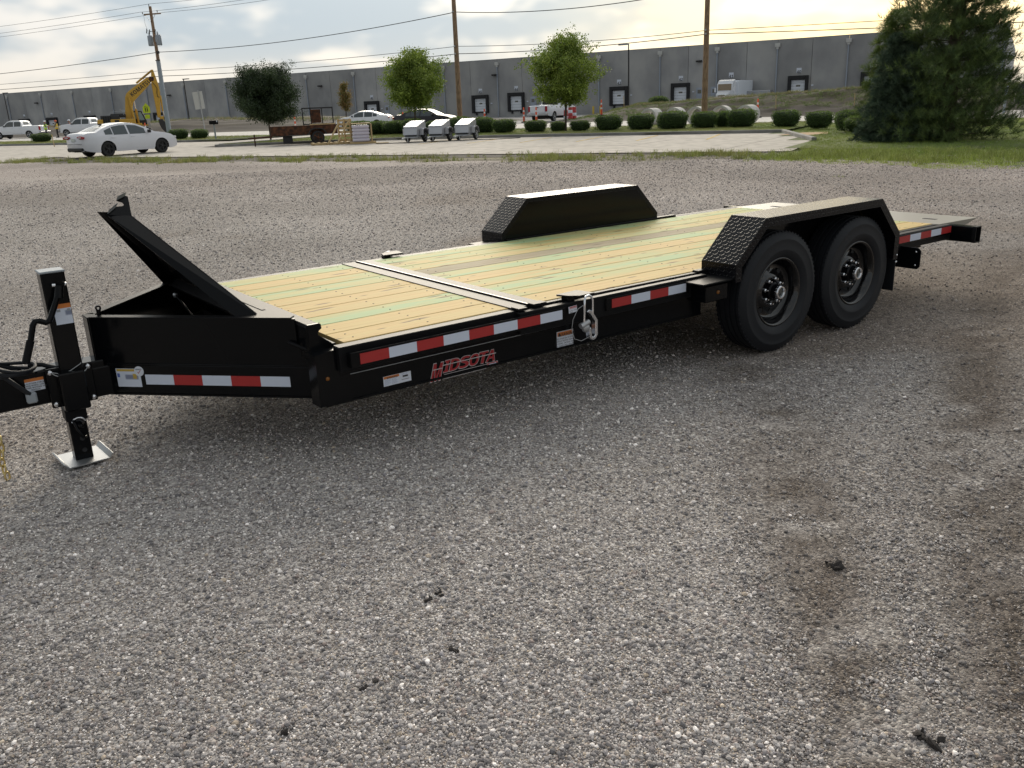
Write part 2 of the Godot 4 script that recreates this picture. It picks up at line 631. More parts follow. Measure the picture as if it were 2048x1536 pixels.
	leafm.cull_mode = BaseMaterial3D.CULL_DISABLED
	var needle := M("needle", 1, 1, 1, 0.7)
	needle.vertex_color_use_as_albedo = true
	needle.backlight_enabled = true
	needle.backlight = Color(0.3, 0.3, 0.3)
	needle.cull_mode = BaseMaterial3D.CULL_DISABLED
	var bark := M("bark", 0.085, 0.065, 0.05, 0.95)
	M("road_asphalt", 0.20, 0.20, 0.205, 0.95)
	M("line_yellow", 0.52, 0.36, 0.08, 0.9)
	M("skin", 0.36, 0.19, 0.12, 0.6)
	# lumber: four kinds of treated board, two cuts of each
	var kinds := {"tan": [Color(0.60, 0.435, 0.185), Color(0.43, 0.28, 0.105), Color(0.52, 0.45, 0.20), 0.35], "green": [Color(0.50, 0.47, 0.22), Color(0.40, 0.34, 0.14), Color(0.36, 0.47, 0.25), 0.95], "mixed": [Color(0.56, 0.43, 0.18), Color(0.42, 0.30, 0.115), Color(0.40, 0.46, 0.22), 0.70], "grey": [Color(0.29, 0.235, 0.135), Color(0.19, 0.15, 0.085), Color(0.33, 0.29, 0.18), 0.5]}
	for k in kinds:
		for v in 2:
			var m := M("board_%s_%d" % [k, v], 1, 1, 1, 0.62)
			m.metallic_specular = 0.2
			m.albedo_texture = wood_tex(100 + v * 17 + hash(k) % 50, kinds[k][0], kinds[k][1], kinds[k][2], kinds[k][3])

# ---------------------------------------------------------------- the equipment trailer
var tr: Node3D

func tape(x0: float, y_top: float, n: int, red_first: bool, xf: Transform3D, parent: Node3D):
	for i in n:
		var b := Mb.new()
		b.box(Vector3(x0 + (i + 0.5) * 0.1524, y_top - 0.0254, 0.0008), Vector3(0.1518, 0.0508, 0.0016), xf)
		part("reflective_tape", b, M("tape_red") if (i % 2 == 0) == red_first else M("tape_white"), parent)

func plank(x0: float, x1: float, z0: float, z1: float, top: float, drop: float, key: String, parent: Node3D):
	var b := Mb.new()
	var g := 0.0016
	z0 += g
	z1 -= g
	var e := 0.004
	var o := rng.randf()
	var l := (x1 - x0) / 4.4
	var y0 := top
	var y1 := top - drop
	b.flat()
	var uvq = func(a: Vector3, bb: Vector3, c: Vector3, d: Vector3, u0: float, u1: float, v0: float, v1: float):
		b.tri(a, bb, c, Vector2(u0, v0), Vector2(u1, v0), Vector2(u1, v1))
		b.tri(a, c, d, Vector2(u0, v0), Vector2(u1, v1), Vector2(u0, v1))
	uvq.call(Vector3(x0, y0, z1 - e), Vector3(x1, y1, z1 - e), Vector3(x1, y1, z0 + e), Vector3(x0, y0, z0 + e), o, o + l, 0.04, 0.96)
	uvq.call(Vector3(x0, y0 - e, z1), Vector3(x1, y1 - e, z1), Vector3(x1, y1, z1 - e), Vector3(x0, y0, z1 - e), o, o + l, 0.0, 0.04)
	uvq.call(Vector3(x0, y0, z0 + e), Vector3(x1, y1, z0 + e), Vector3(x1, y1 - e, z0), Vector3(x0, y0 - e, z0), o, o + l, 0.96, 1.0)
	uvq.call(Vector3(x0, y0 - 0.04, z1), Vector3(x1, y1 - 0.04, z1), Vector3(x1, y1 - e, z1), Vector3(x0, y0 - e, z1), o, o + l, 0.0, 0.2)
	uvq.call(Vector3(x0, y0 - e, z0), Vector3(x1, y1 - e, z0), Vector3(x1, y1 - 0.04, z0), Vector3(x0, y0 - 0.04, z0), o, o + l, 0.8, 1.0)
	uvq.call(Vector3(x0, y0 - 0.04, z0), Vector3(x0, y0 - 0.04, z1), Vector3(x0, y0, z1 - e), Vector3(x0, y0, z0 + e), o, o + 0.02, 0.0, 1.0)
	uvq.call(Vector3(x1, y1 - 0.04, z1), Vector3(x1, y1 - 0.04, z0), Vector3(x1, y1, z0 + e), Vector3(x1, y1, z1 - e), o, o + 0.02, 0.0, 1.0)
	uvq.call(Vector3(x0, y0 - 0.04, z0), Vector3(x1, y1 - 0.04, z0), Vector3(x1, y1 - 0.04, z1), Vector3(x0, y0 - 0.04, z1), o, o + l, 0.0, 1.0)
	part("plank", b, M("board_%s_%d" % [key, rng.randi() % 2]), parent)

func beam(called: String, at: Vector3, size: Vector3, key := "black_paint", bev := 0.004, parent: Node3D = null) -> MeshInstance3D:
	var b := Mb.new()
	b.box(at, size, Transform3D(), bev)
	return part(called, b, M(key), parent if parent else tr)

func sticker(called: String, w: float, h: float, xf: Transform3D, key := "label_white", parent: Node3D = null) -> MeshInstance3D:
	var b := Mb.new()
	b.flat()
	b.box(Vector3(0, 0, 0.0006), Vector3(w, h, 0.0012))
	var o := part(called, b, M(key), parent if parent else tr)
	o.transform = xf
	return o

func print_patch(parent: Node3D, w: float, h: float, at: Vector3, key := "fine_print"):
	var b := Mb.new()
	b.flat()
	b.quad1(at + Vector3(-w / 2, -h / 2, 0), at + Vector3(w / 2, -h / 2, 0), at + Vector3(w / 2, h / 2, 0), at + Vector3(-w / 2, h / 2, 0))
	part("fine_print", b, M(key), parent)

func header(parent: Node3D, w: float, h: float, at: Vector3, key: String):
	var b := Mb.new()
	b.box(at, Vector3(w, h, 0.0012))
	part("header", b, M(key), parent)

func triangle_mark(parent: Node3D, size: float, at: Vector3):
	var b := Mb.new()
	b.prism(PackedVector2Array([Vector2(-size * 0.58, 0), Vector2(size * 0.58, 0), Vector2(0, size)]), at.z, at.z + 0.001, Transform3D(Basis(), Vector3(at.x, at.y, 0)))
	part("warning_triangle", b, M("ink"), parent)

func make_wheel(at: Vector3, parent: Node3D, r := 0.395, out := 1.0):
	var w := Node3D.new()
	w.name = "wheel"
	parent.add_child(w, true)
	w.position = at
	w.rotation = Vector3(PI / 2, 0, 0)   # local y becomes z
	if out < 0:
		w.rotation = Vector3(-PI / 2, 0, 0)
	w.rotate_object_local(Vector3.UP, rng.randf() * 6.0)
	var ty := Mb.new()
	var k := r / 0.395
	ty.lathe([Vector2(0.215, 0.085), Vector2(0.232, 0.098), Vector2(0.242, 0.107), Vector2(0.27, 0.1135), Vector2(0.276, 0.1158), Vector2(0.281, 0.1145), Vector2(0.31, 0.1165), Vector2(0.338, 0.1132), Vector2(0.342, 0.1148), Vector2(0.347, 0.112), Vector2(0.372, 0.103), Vector2(0.386, 0.092)], 56, Transform3D().scaled(Vector3(k, 1, k)))
	ty.lathe([Vector2(0.386, 0.092), Vector2(0.391, 0.084), Vector2(0.3935, 0.070), Vector2(0.385, 0.068), Vector2(0.385, 0.060), Vector2(0.3945, 0.058), Vector2(0.395, 0.026), Vector2(0.386, 0.024), Vector2(0.386, 0.014), Vector2(0.395, 0.012), Vector2(0.395, -0.012), Vector2(0.386, -0.014), Vector2(0.386, -0.024), Vector2(0.395, -0.026), Vector2(0.3945, -0.058), Vector2(0.385, -0.06), Vector2(0.385, -0.068), Vector2(0.3935, -0.07), Vector2(0.386, -0.092), Vector2(0.345, -0.112), Vector2(0.27, -0.113), Vector2(0.215, -0.085)], 56, Transform3D().scaled(Vector3(k, 1, k)), true)
	# shoulder sipes and the raised ring on the sidewall
	for i in 72:
		var a := TAU * i / 72.0
		for s in [-1.0, 1.0]:
			ty.box(Vector3(0, 0.081 * s, 0.3885), Vector3(0.016, 0.02, 0.011), Transform3D(Basis(Vector3.UP, a), Vector3.ZERO).scaled_local(Vector3(1, 1, k)))
	part("tyre", ty, M("tyre_rubber"), w)
	var rim := Mb.new()
	rim.lathe([Vector2(0.205, -0.09), Vector2(0.20, 0.02), Vector2(0.198, 0.055), Vector2(0.208, 0.078), Vector2(0.222, 0.088), Vector2(0.229, 0.086), Vector2(0.229, 0.094), Vector2(0.220, 0.099), Vector2(0.211, 0.094), Vector2(0.205, 0.082), Vector2(0.192, 0.060), Vector2(0.187, 0.035)], 48, Transform3D(), false)
	rim.lathe([Vector2(0.187, 0.035), Vector2(0.178, 0.020), Vector2(0.165, 0.014), Vector2(0.118, 0.022), Vector2(0.108, 0.036), Vector2(0.066, 0.038), Vector2(0.064, 0.02)], 48)
	part("rim", rim, M("rim_black"), w)
	for i in 8:
		var a := TAU * (i + 0.5) / 8.0
		var hole := Mb.new()
		hole.lathe([Vector2(0.0, 0.0), Vector2(0.0165, 0.0), Vector2(0.0185, 0.002)], 14, Transform3D(Basis(Vector3.BACK, -0.2), Vector3(cos(a) * 0.146, 0.0205, sin(a) * 0.146)))
		part("hand_hole", hole, M("dock_black"), w)
		var nut := Mb.new()
		var c := TAU * i / 8.0
		nut.lathe([Vector2(0.0125, 0.038), Vector2(0.0125, 0.056), Vector2(0.008, 0.062), Vector2(0.006, 0.062), Vector2(0.006, 0.074), Vector2(0.0, 0.075)], 6, Transform3D(Basis(), Vector3(cos(c) * 0.0825, 0, sin(c) * 0.0825)), true)
		part("wheel_nut", nut, M("zinc"), w)
	var hub := Mb.new()
	hub.lathe([Vector2(0.064, 0.03), Vector2(0.062, 0.062), Vector2(0.052, 0.07), Vector2(0.044, 0.098), Vector2(0.041, 0.102)], 28, Transform3D(), true)
	part("hub", hub, M("black_paint"), w)
	var ring := Mb.new()
	ring.lathe([Vector2(0.044, 0.096), Vector2(0.0445, 0.113), Vector2(0.040, 0.119), Vector2(0.033, 0.119), Vector2(0.030, 0.112), Vector2(0.029, 0.108)], 28, Transform3D(), true)
	part("hub_ring", ring, M("zinc"), w)
	var cap := Mb.new()
	cap.lathe([Vector2(0.030, 0.109), Vector2(0.012, 0.111), Vector2(0.0, 0.112)], 20)
	part("hub_cap", cap, M("car_glass"), w)

func fender(called: String, z_in: float, z_out: float, dx: float):
	var s := signf(z_out)
	var o := Node3D.new()
	o.name = called
	tr.add_child(o, true)
	var line := [Vector2(2.465, 0.535), Vector2(2.465, 0.642), Vector2(2.735, 0.897), Vector2(4.01, 0.897), Vector2(4.27, 0.634), Vector2(4.27, 0.44)]
	if s < 0:
		for i in line.size():
			line[i].x = 2.465 + (line[i].x - 2.465) * 0.972
	# tread plate skin over the top, with a lip turned down along the outside
	var sk := Mb.new()
	sk.flat()
	for i in line.size() - 1:
		var p: Vector2 = line[i] + Vector2(dx, 0)
		var q: Vector2 = line[i + 1] + Vector2(dx, 0)
		sk.quad(Vector3(p.x, p.y, z_in), Vector3(q.x, q.y, z_in), Vector3(q.x, q.y, z_out), Vector3(p.x, p.y, z_out))
	part("tread_skin", sk, M("tread_plate"), o)
	for zz in [z_out, z_in]:
		var lip := Mb.new()
		lip.flat()
		var e: float = s * 0.004 * (1.0 if zz == z_out else -1.0)
		var inner := [Vector2(2.52, 0.535), Vector2(2.52, 0.620), Vector2(2.757, 0.843), Vector2(3.988, 0.843), Vector2(4.215, 0.612), Vector2(4.215, 0.44)]
		if zz == z_in:
			inner = [Vector2(2.50, 0.535), Vector2(2.50, 0.628), Vector2(2.749, 0.863), Vector2(3.996, 0.863), Vector2(4.235, 0.620), Vector2(4.235, 0.44)]
		if s < 0:
			for i in inner.size():
				inner[i].x = 2.465 + (inner[i].x - 2.465) * 0.972
		for i in line.size() - 1:
			var p: Vector2 = line[i] + Vector2(dx, 0)
			var q: Vector2 = line[i + 1] + Vector2(dx, 0)
			var p2: Vector2 = inner[i] + Vector2(dx, 0)
			var q2: Vector2 = inner[i + 1] + Vector2(dx, 0)
			lip.quad(Vector3(p2.x, p2.y, zz + e), Vector3(q2.x, q2.y, zz + e), Vector3(q.x, q.y, zz + e), Vector3(p.x, p.y, zz + e))
			lip.quad(Vector3(p.x, p.y, zz), Vector3(q.x, q.y, zz), Vector3(q.x, q.y, zz + e), Vector3(p.x, p.y, zz + e))
		part("turned_lip", lip, M("tread_plate"), o)
	# inner wall between wheels and deck
	var wl := Mb.new()
	wl.prism(PackedVector2Array([Vector2(2.50 + dx, 0.50), Vector2(2.50 + dx, 0.628), Vector2(2.749 + dx, 0.863), Vector2(3.996 + dx, 0.863), Vector2(4.235 + dx, 0.62), Vector2(4.235 + dx, 0.50)]), z_in - 0.003, z_in + 0.003)
	var wo := part("inner_wall", wl, M("wall_black", 0.005, 0.005, 0.0055, 0.12), o)
	M("wall_black").metallic_specular = 0.3
	if s < 0:
		wo.scale.x = 0.972
		wo.position.x = (2.465 + dx) * 0.028

func deck_rail(x0: float, x1: float, z: float, w: float, y: float, drop := 0.0):
	var b := Mb.new()
	var m := Transform3D(Basis(Vector3.BACK, -atan2(drop, x1 - x0)), Vector3(x0, y, z))
	b.box(Vector3((x1 - x0) / 2, -0.06, 0), Vector3(x1 - x0, 0.12, w), m, 0.004)
	part("deck_rail", b, M("black_steel"), tr)

func rub_rail(x0: float, x1: float, y_top: float, z: float, posts: Array, name_ := "rub_rail"):
	var s := signf(z)
	var b := Mb.new()
	b.box(Vector3((x0 + x1) / 2, y_top - 0.036, z - s * 0.005), Vector3(x1 - x0, 0.072, 0.0095), Transform3D(), 0.0015)
	var o := part(name_, b, M("black_paint"), tr)
	for x in posts:
		var q := Mb.new()
		q.box(Vector3(x, y_top - 0.04, z - s * 0.035), Vector3(0.01, 0.068, 0.052), Transform3D(), 0.001)
		part("stake_spacer", q, M("black_paint"), o)

func make_trailer():
	tr = thing("equipment_trailer", "black tandem axle flatbed equipment trailer with new wooden deck, front toolbox open", "trailer", Vector3(-1.346, 0, -4.743), deg_to_rad(36.118))
	var bp := M("black_paint")
	# --- deck boards: the fixed front deck, then the long tilting deck
	var fixed := ["green", "tan", "mixed", "green", "tan", "tan", "tan", "green", "tan", "tan"]
	for i in 10:
		plank(-0.02, 0.945, -0.985 + i * 0.197, -0.985 + (i + 1) * 0.197, 0.589, 0.0, fixed[i], tr)
	var tilt := ["green", "mixed", "mixed", "grey", "green", "tan", "mixed", "green", "mixed", "tan"]
	for i in 10:
		plank(1.145, 5.235, -0.965 + i * 0.1945, -0.965 + (i + 1) * 0.1945, 0.589, 0.0205, tilt[i], tr)
	var sc := []
	var cc := []
	for x in [0.06, 0.48, 0.88, 1.25, 1.85, 2.45, 3.05, 3.65, 4.25, 4.85, 5.18]:
		for i in 10:
			for k in [0.3, 0.7]:
				var z: float = (-0.985 + (i + k) * 0.197) if x < 1.0 else (-0.965 + (i + k) * 0.1945)
				var y: float = 0.589 if x < 1.0 else 0.589 - (x - 1.145) * 0.005
				sc.append(Transform3D(Basis(), Vector3(x + rng.randf_range(-0.01, 0.01), y, z)))
				cc.append(Color.WHITE)
	var scr := Mb.new()
	scr.lathe([Vector2(0.0055, -0.002), Vector2(0.005, 0.0012), Vector2(0.0, 0.0014)], 8)
	many("deck_screws", scr.done(), M("black_steel"), sc, cc, tr)
	# --- steel round the decks
	deck_rail(-0.08, 0.945, 1.021, 0.066, 0.586)
	deck_rail(-0.08, 0.945, -1.021, 0.066, 0.586)
	deck_rail(1.065, 5.24, 1.003, 0.036, 0.587, 0.021)
	deck_rail(1.065, 5.24, -0.991, 0.046, 0.587, 0.021)
	deck_rail(0.945, 2.40, 1.062, 0.046, 0.579, 0.004)
	deck_rail(0.945, 2.40, -1.055, 0.046, 0.579, 0.004)
	deck_rail(4.22, 5.33, 1.058, 0.060, 0.570, 0.008)
	deck_rail(4.22, 5.33, -1.058, 0.060, 0.570, 0.008)
	beam("joint_plate", Vector3(0.990, 0.588, 0.018), Vector3(0.092, 0.012, 2.02), "black_steel", 0.002)
	beam("joint_plate", Vector3(1.108, 0.591, 0.012), Vector3(0.082, 0.012, 1.99), "black_steel", 0.002)
	beam("joint_lip", Vector3(1.056, 0.588, 0.012), Vector3(0.016, 0.026, 2.00), "black_paint", 0.003)
	beam("cross_member", Vector3(1.05, 0.52, 0.0), Vector3(0.2, 0.09, 1.95), "black_paint")
	beam("joint_stop", Vector3(0.975, 0.592, 1.04), Vector3(0.06, 0.014, 0.07), "black_steel", 0.002)
	beam("joint_stop", Vector3(1.11, 0.594, 1.02), Vector3(0.09, 0.014, 0.06), "black_steel", 0.002)
	# rear steel approach plate with a knife edge and two slots
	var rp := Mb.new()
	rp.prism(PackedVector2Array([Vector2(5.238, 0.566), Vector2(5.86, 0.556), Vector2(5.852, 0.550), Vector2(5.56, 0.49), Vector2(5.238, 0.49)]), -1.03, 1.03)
	part("approach_plate", rp, M("sheen_tinted_steel"), tr)
	for z in [-0.76, 0.80]:
		var sl := Mb.new()
		sl.box(Vector3(5.52, 0.5628, z), Vector3(0.045, 0.003, 0.11), Transform3D(Basis(Vector3.BACK, -0.016), Vector3.ZERO).translated(Vector3(0, 0.088, 0)))
		part("ramp_slot", sl, M("dock_black"), tr)
	# --- main frame under the deck
	for s in [-1.0, 1.0]:
		beam("frame_rail", Vector3(1.15, 0.375, s * 0.985), Vector3(2.6, 0.135, 0.03), "black_paint", 0.003)
		beam("frame_rail", Vector3(0.50, 0.50, s * 1.012), Vector3(1.15, 0.11, 0.02), "black_paint", 0.003)
		beam("frame_flange", Vector3(1.15, 0.306, s * 0.95), Vector3(2.6, 0.014, 0.11), "black_paint", 0.003)
		beam("frame_rail", Vector3(3.4, 0.36, s * 0.62), Vector3(4.6, 0.15, 0.07), "black_paint", 0.003)
		beam("tilt_rail", Vector3(3.2, 0.48, s * 0.955), Vector3(4.1, 0.11, 0.05), "black_paint", 0.003)
	for x in [0.15, 0.6, 1.6, 2.1, 2.6, 3.38, 4.2, 4.7]:
		beam("cross_member", Vector3(x, 0.50, 0), Vector3(0.06, 0.08, 1.86), "black_paint", 0.003)
	var weld := Mb.new()
	weld.tube([Vector3(-0.02, 0.4415, 1.0225), Vector3(2.2, 0.4415, 1.0225)], 0.0024, 0.0024, 6)
	part("weld_seam", weld, M("galvanised"), tr)  # black seam in pale metal, standing for the bright line it reflects
	for s in [-1.0, 1.0]:
		rub_rail(-0.045, 1.245, 0.562, s * 1.10, [-0.04, 0.13, 0.52, 0.86, 1.06])
		rub_rail(1.545, 2.225, 0.562, s * 1.10, [1.55, 1.72, 1.95, 2.12])
		rub_rail(4.29, 5.335, 0.560, s * 1.10, [4.55, 4.85, 5.1])
		for q in [[0.0, 0.5525, 8], [1.5845, 0.5525, 4], [4.545, 0.5525, 5]]:
			if s > 0:
				tape(q[0], q[1], q[2], true, Transform3D(Basis(), Vector3(0, 0, 1.10)), tr)
			else:
				tape(-q[0] - q[2] * 0.1524, q[1], q[2], true, Transform3D(Basis(Vector3.UP, PI), Vector3(0, 0, -1.10)), tr)
	# near front corner: gusset block with a clearance lamp
	for s in [-1.0, 1.0]:
		var cg := Mb.new()
		cg.prism(PackedVector2Array([Vector2(-0.185, 0.31), Vector2(-0.02, 0.31), Vector2(-0.02, 0.565), Vector2(-0.10, 0.572), Vector2(-0.185, 0.560)]), 0.93 * s, 1.02 * s, Transform3D(), 0.0)
		part("corner_gusset", cg, bp, tr)
		var lamp := Mb.new()
		lamp.lathe([Vector2(0.010, 0.0), Vector2(0.009, 0.005), Vector2(0.0, 0.007)], 14, Transform3D(Basis(Vector3.RIGHT, PI / 2 * s), Vector3(-0.135, 0.442, 1.02 * s)))
		part("marker_lamp", lamp, M("amber"), tr)
		# bulkhead end plate with its hooked top
		var ep := Mb.new()
		ep.prism(PackedVector2Array([Vector2(-0.175, 0.545), Vector2(-0.175, 0.692), Vector2(-0.118, 0.692), Vector2(-0.109, 0.686), Vector2(-0.107, 0.666), Vector2(-0.120, 0.658), Vector2(-0.127, 0.648), Vector2(-0.126, 0.637), Vector2(-0.066, 0.590), Vector2(-0.060, 0.578), Vector2(-0.059, 0.545)]), 0.944 * s - 0.006, 0.944 * s + 0.006, Transform3D(), 0.001)
		part("bulkhead_end", ep, bp, tr)
	# --- bulkhead across the front of the deck
	beam("bulkhead", Vector3(-0.168, 0.60, 0), Vector3(0.016, 0.17, 1.876), "black_paint")
	var bt := Mb.new()
	bt.prism(PackedVector2Array([Vector2(-0.178, 0.676), Vector2(-0.172, 0.691), Vector2(-0.120, 0.691), Vector2(-0.112, 0.685), Vector2(-0.112, 0.679), Vector2(-0.168, 0.679)]), -0.936, 0.936)
	part("bulkhead_cap", bt, M("black_steel"), tr)
	beam("bulkhead_foot", Vector3(-0.09, 0.576, 0), Vector3(0.10, 0.012, 1.88), "black_steel", 0.002)
	# --- tongue: the two sloping side plates of the A frame, with the toolbox between them
	var ang := atan2(1.059, 1.0)
	var dir := Vector3(cos(ang), 0, sin(ang))
	for s in [1.0, -1.0]:
		# local x runs along the plate from the front, local z faces outwards
		var ax := Vector3(dir.x, 0, dir.z * s)
		var bz := ax.cross(Vector3.UP)
		var bas := Basis(ax, Vector3.UP, bz) if s > 0 else Basis(ax, Vector3.UP, bz)
		var org := Vector3(-0.925, 0, 0.052) if s > 0 else Vector3(-0.925, 0, -0.052)
		if s < 0:
			bas = Basis(ax, Vector3.UP, -bz)
		var xf := Transform3D(bas, org)
		# z outwards: check sign once for the near plate
		var outz := 1.0 if (bas * Vector3.BACK).z * s > 0 else -1.0
		var up_ := Mb.new()
		up_.box(Vector3(0.535, 0.585, -0.014 * outz), Vector3(1.07, 0.235, 0.008), xf, 0.0)
		part("toolbox_side", up_, bp, tr)
		var ch := Mb.new()
		ch.box(Vector3(0.62, 0.395, -0.006 * outz), Vector3(1.24, 0.145, 0.012), xf, 0.002)
		ch.box(Vector3(0.62, 0.316, -0.045 * outz), Vector3(1.24, 0.012, 0.086), xf, 0.002)
		ch.box(Vector3(0.62, 0.470, -0.04 * outz), Vector3(1.24, 0.010, 0.072), xf, 0.002)
		part("tongue_channel", ch, bp, tr)
		var fl := Mb.new()
		fl.box(Vector3(0.525, 0.7045, -0.034 * outz), Vector3(1.05, 0.007, 0.05), xf, 0.001)
		part("toolbox_rim", fl, M("black_steel"), tr)
		var st := Mb.new()
		st.prism(PackedVector2Array([Vector2(1.045, 0.47), Vector2(1.045, 0.60), Vector2(1.17, 0.535), Vector2(1.17, 0.47)]), -0.012, -0.004, xf)
		part("tongue_gusset", st, bp, tr)
		var ribb := Mb.new()
		ribb.tube([Vector3(-0.215, 0.592, s * 0.80), Vector3(-0.15, 0.553, s * 0.955)], 0.008, 0.008, 6)
		part("tongue_rib", ribb, M("black_steel"), tr)
		var txf := xf
		var along := 0.255
		if outz < 0:
			txf = xf * Transform3D(Basis(Vector3.UP, PI), Vector3(2.0 * along + 0.762, 0, 0))
		tape(along, 0.420, 5, false, txf, tr)
		if s > 0:
			var lxf := xf if outz > 0 else xf * Transform3D(Basis(Vector3.UP, PI), Vector3.ZERO)
			var fx := func(x: float) -> float: return x if outz > 0 else -x
			# data plate with a yellow head, round check sticker
			var vp := sticker("data_plate", 0.130, 0.094, lxf * Transform3D(Basis(), Vector3(fx.call(0.165), 0.402, 0.0)), "fine_print")
			header(vp, 0.122, 0.012, Vector3(0.0, 0.039, 0.0009), "line_yellow")
			header(vp, 0.020, 0.026, Vector3(0.034, 0.008, 0.0009), "line_yellow")
			header(vp, 0.014, 0.020, Vector3(-0.054, 0.012, 0.0009), "blue_tarp")
			var rs := Mb.new()
			rs.lathe([Vector2(0.0255, 0.0), Vector2(0.0255, 0.0022), Vector2(0.0, 0.0023)], 28, Transform3D(Basis(Vector3.RIGHT, PI / 2), Vector3.ZERO), true)
			var ro := part("check_sticker", rs, M("label_white"), tr)
			ro.transform = lxf * Transform3D(Basis(), Vector3(fx.call(0.226), 0.4365, 0.0))
			var ck := Mb.new()
			ck.prism(PackedVector2Array([Vector2(-0.009, -0.004), Vector2(-0.003, -0.012), Vector2(0.011, 0.006), Vector2(0.009, 0.007), Vector2(-0.003, -0.0075), Vector2(-0.007, -0.003)]), 0.0024, 0.0032)
			part("check_mark", ck, M("tape_red"), ro)
			text("sticker_text", "QUALITY", 0.0062, M("ink"), ro, Transform3D(Basis(), Vector3(0, 0.010, 0.0028)), "Droid Sans", 0.0006)
	# front face and floor of the toolbox, the inside back wall
	beam("toolbox_front", Vector3(-0.924, 0.51, 0), Vector3(0.012, 0.39, 0.112), "black_paint")
	beam("toolbox_rim", Vector3(-0.905, 0.7045, 0), Vector3(0.05, 0.007, 0.10), "black_steel", 0.001)
	beam("toolbox_floor", Vector3(-0.45, 0.34, 0), Vector3(0.5, 0.01, 0.5), "black_paint")
	var bf := Mb.new()
	bf.prism(PackedVector2Array([Vector2(-0.90, 0.04), Vector2(-0.20, 0.78), Vector2(-0.20, -0.78), Vector2(-0.90, -0.04)]), -0.34, -0.33, Transform3D(Basis(Vector3.RIGHT, PI / 2), Vector3.ZERO))
	part("toolbox_bottom", bf, bp, tr)
	var tt := Mb.new()
	tt.prism(PackedVector2Array([Vector2(-0.295, 0.65), Vector2(-0.178, 0.772), Vector2(-0.178, -0.772), Vector2(-0.295, -0.65)]), -0.7075, -0.700, Transform3D(Basis(Vector3.RIGHT, PI / 2), Vector3.ZERO))
	part("toolbox_deck", tt, M("black_steel"), tr)
	for z in [-0.45, 0.42]:
		beam("hinge_leaf", Vector3(-0.225, 0.7085, z), Vector3(0.02, 0.004, 0.26), "black_steel", 0.001)
	# lock tab at the front
	var tb := Mb.new()
	tb.tube([Vector3(-0.868, 0.706, 0.036), Vector3(-0.868, 0.738, 0.036)], 0.011, 0.011, 10)
	tb.lathe([Vector2(0.006, -0.006), Vector2(0.014, -0.006), Vector2(0.014, 0.006), Vector2(0.006, 0.006), Vector2(0.006, -0.006)], 16, Transform3D(Basis(Vector3.RIGHT, PI / 2), Vector3(-0.868, 0.744, 0.036)), true)
	part("lock_tab", tb, bp, tr)
	# --- the open lid: local x runs down to the hinge, built closed then swung up about the hinge line
	var lid := Node3D.new()
	lid.name = "toolbox_lid"
	tr.add_child(lid, true)
	lid.position = Vector3(-0.288, 0.709, 0)
	lid.rotation = Vector3(0, 0, -deg_to_rad(51.5))
	var lp := Mb.new()
	lp.prism(PackedVector2Array([Vector2(0, 0.62), Vector2(-0.60, 0.105), Vector2(-0.60, -0.105), Vector2(0, -0.66)]), -0.005, 0.0, Transform3D(Basis(Vector3.RIGHT, PI / 2), Vector3.ZERO))
	part("lid_sheet", lp, bp, lid)
	for q in [[Vector3(0, 0, 0.62), Vector3(-0.60, 0, 0.105)], [Vector3(0, 0, -0.66), Vector3(-0.60, 0, -0.105)]]:
		var f := Mb.new()
		f.flat()
		var a: Vector3 = q[0]
		var b: Vector3 = q[1]
		var dn := Vector3(0, -0.072, 0)
		var th := Vector3(0, 0, -0.004 * signf(a.z))
		for k in 2:
			var o: Vector3 = th * k
			f.quad(a + o, b + o, b + dn + o + Vector3(-0.075, 0, 0), a + dn + o)
		f.quad(a + dn, a + dn + th, b + dn + th + Vector3(-0.075, 0, 0), b + dn + Vector3(-0.075, 0, 0))
		part("lid_flange", f, bp, lid)
	var ff := Mb.new()
	# the slanted nose with its notch: two cheeks, a bridge and the small turned lips
	var na := Vector3(-0.590, 0.001, 0.104)
	var nx := Vector3(-0.675, -0.072, 0.106) - na
	var ny := Vector3(-0.650, 0.070, 0.030) - na
	var nose := Transform3D(Basis(nx, ny, nx.cross(ny).normalized()), na)
	ff.prism(PackedVector2Array([Vector2(0, 0), Vector2(1, 0), Vector2(0.57, 0.43), Vector2(0.42, 0.46), Vector2(0.31, 0.49), Vector2(0.22, 0.59), Vector2(0.29, 0.70), Vector2(0.42, 0.73), Vector2(0.52, 0.75), Vector2(0.12, 1.03), Vector2(0.02, 1.0)]), -0.003, 0.003, nose)
	part("lid_nose", ff, bp, lid)
	for q in [[0.985, 0.015, 0.57, 0.43], [0.52, 0.75, 0.13, 1.02]]:
		var lip := Mb.new()
		var e0: Vector3 = nose * Vector3(q[0], q[1], 0)
		var e1: Vector3 = nose * Vector3(q[2], q[3], 0)
		var ed: Vector3 = nose.basis.z.normalized() * -0.028
		lip.flat()
		lip.quad(e0, e1, e1 + ed, e0 + ed)
		lip.quad(e0 + Vector3(-0.003, 0.003, 0), e0 + ed + Vector3(-0.003, 0.003, 0), e1 + ed + Vector3(-0.003, 0.003, 0), e1 + Vector3(-0.003, 0.003, 0))
		part("lid_lip", lip, M("grey_paint"), lid)  # black lip coloured grey in place of the sky reflected on it
	var stay := Mb.new()
	stay.box(Vector3(-0.02, -0.032, 0.0), Vector3(0.03, 0.05, 1.1), Transform3D(), 0.002)
	part("lid_hinge_bar", stay, M("black_steel"), lid)
	# gas strut and its brackets
	var gs := Mb.new()
	gs.tube([Vector3(-0.33, 0.46, 0.10), Vector3(-0.37, 0.56, -0.06)], 0.012, 0.012, 10)
	gs.tube([Vector3(-0.37, 0.56, -0.06), Vector3(-0.41, 0.69, -0.26)], 0.0055, 0.0055, 8)
	part("gas_strut", gs, bp, tr)
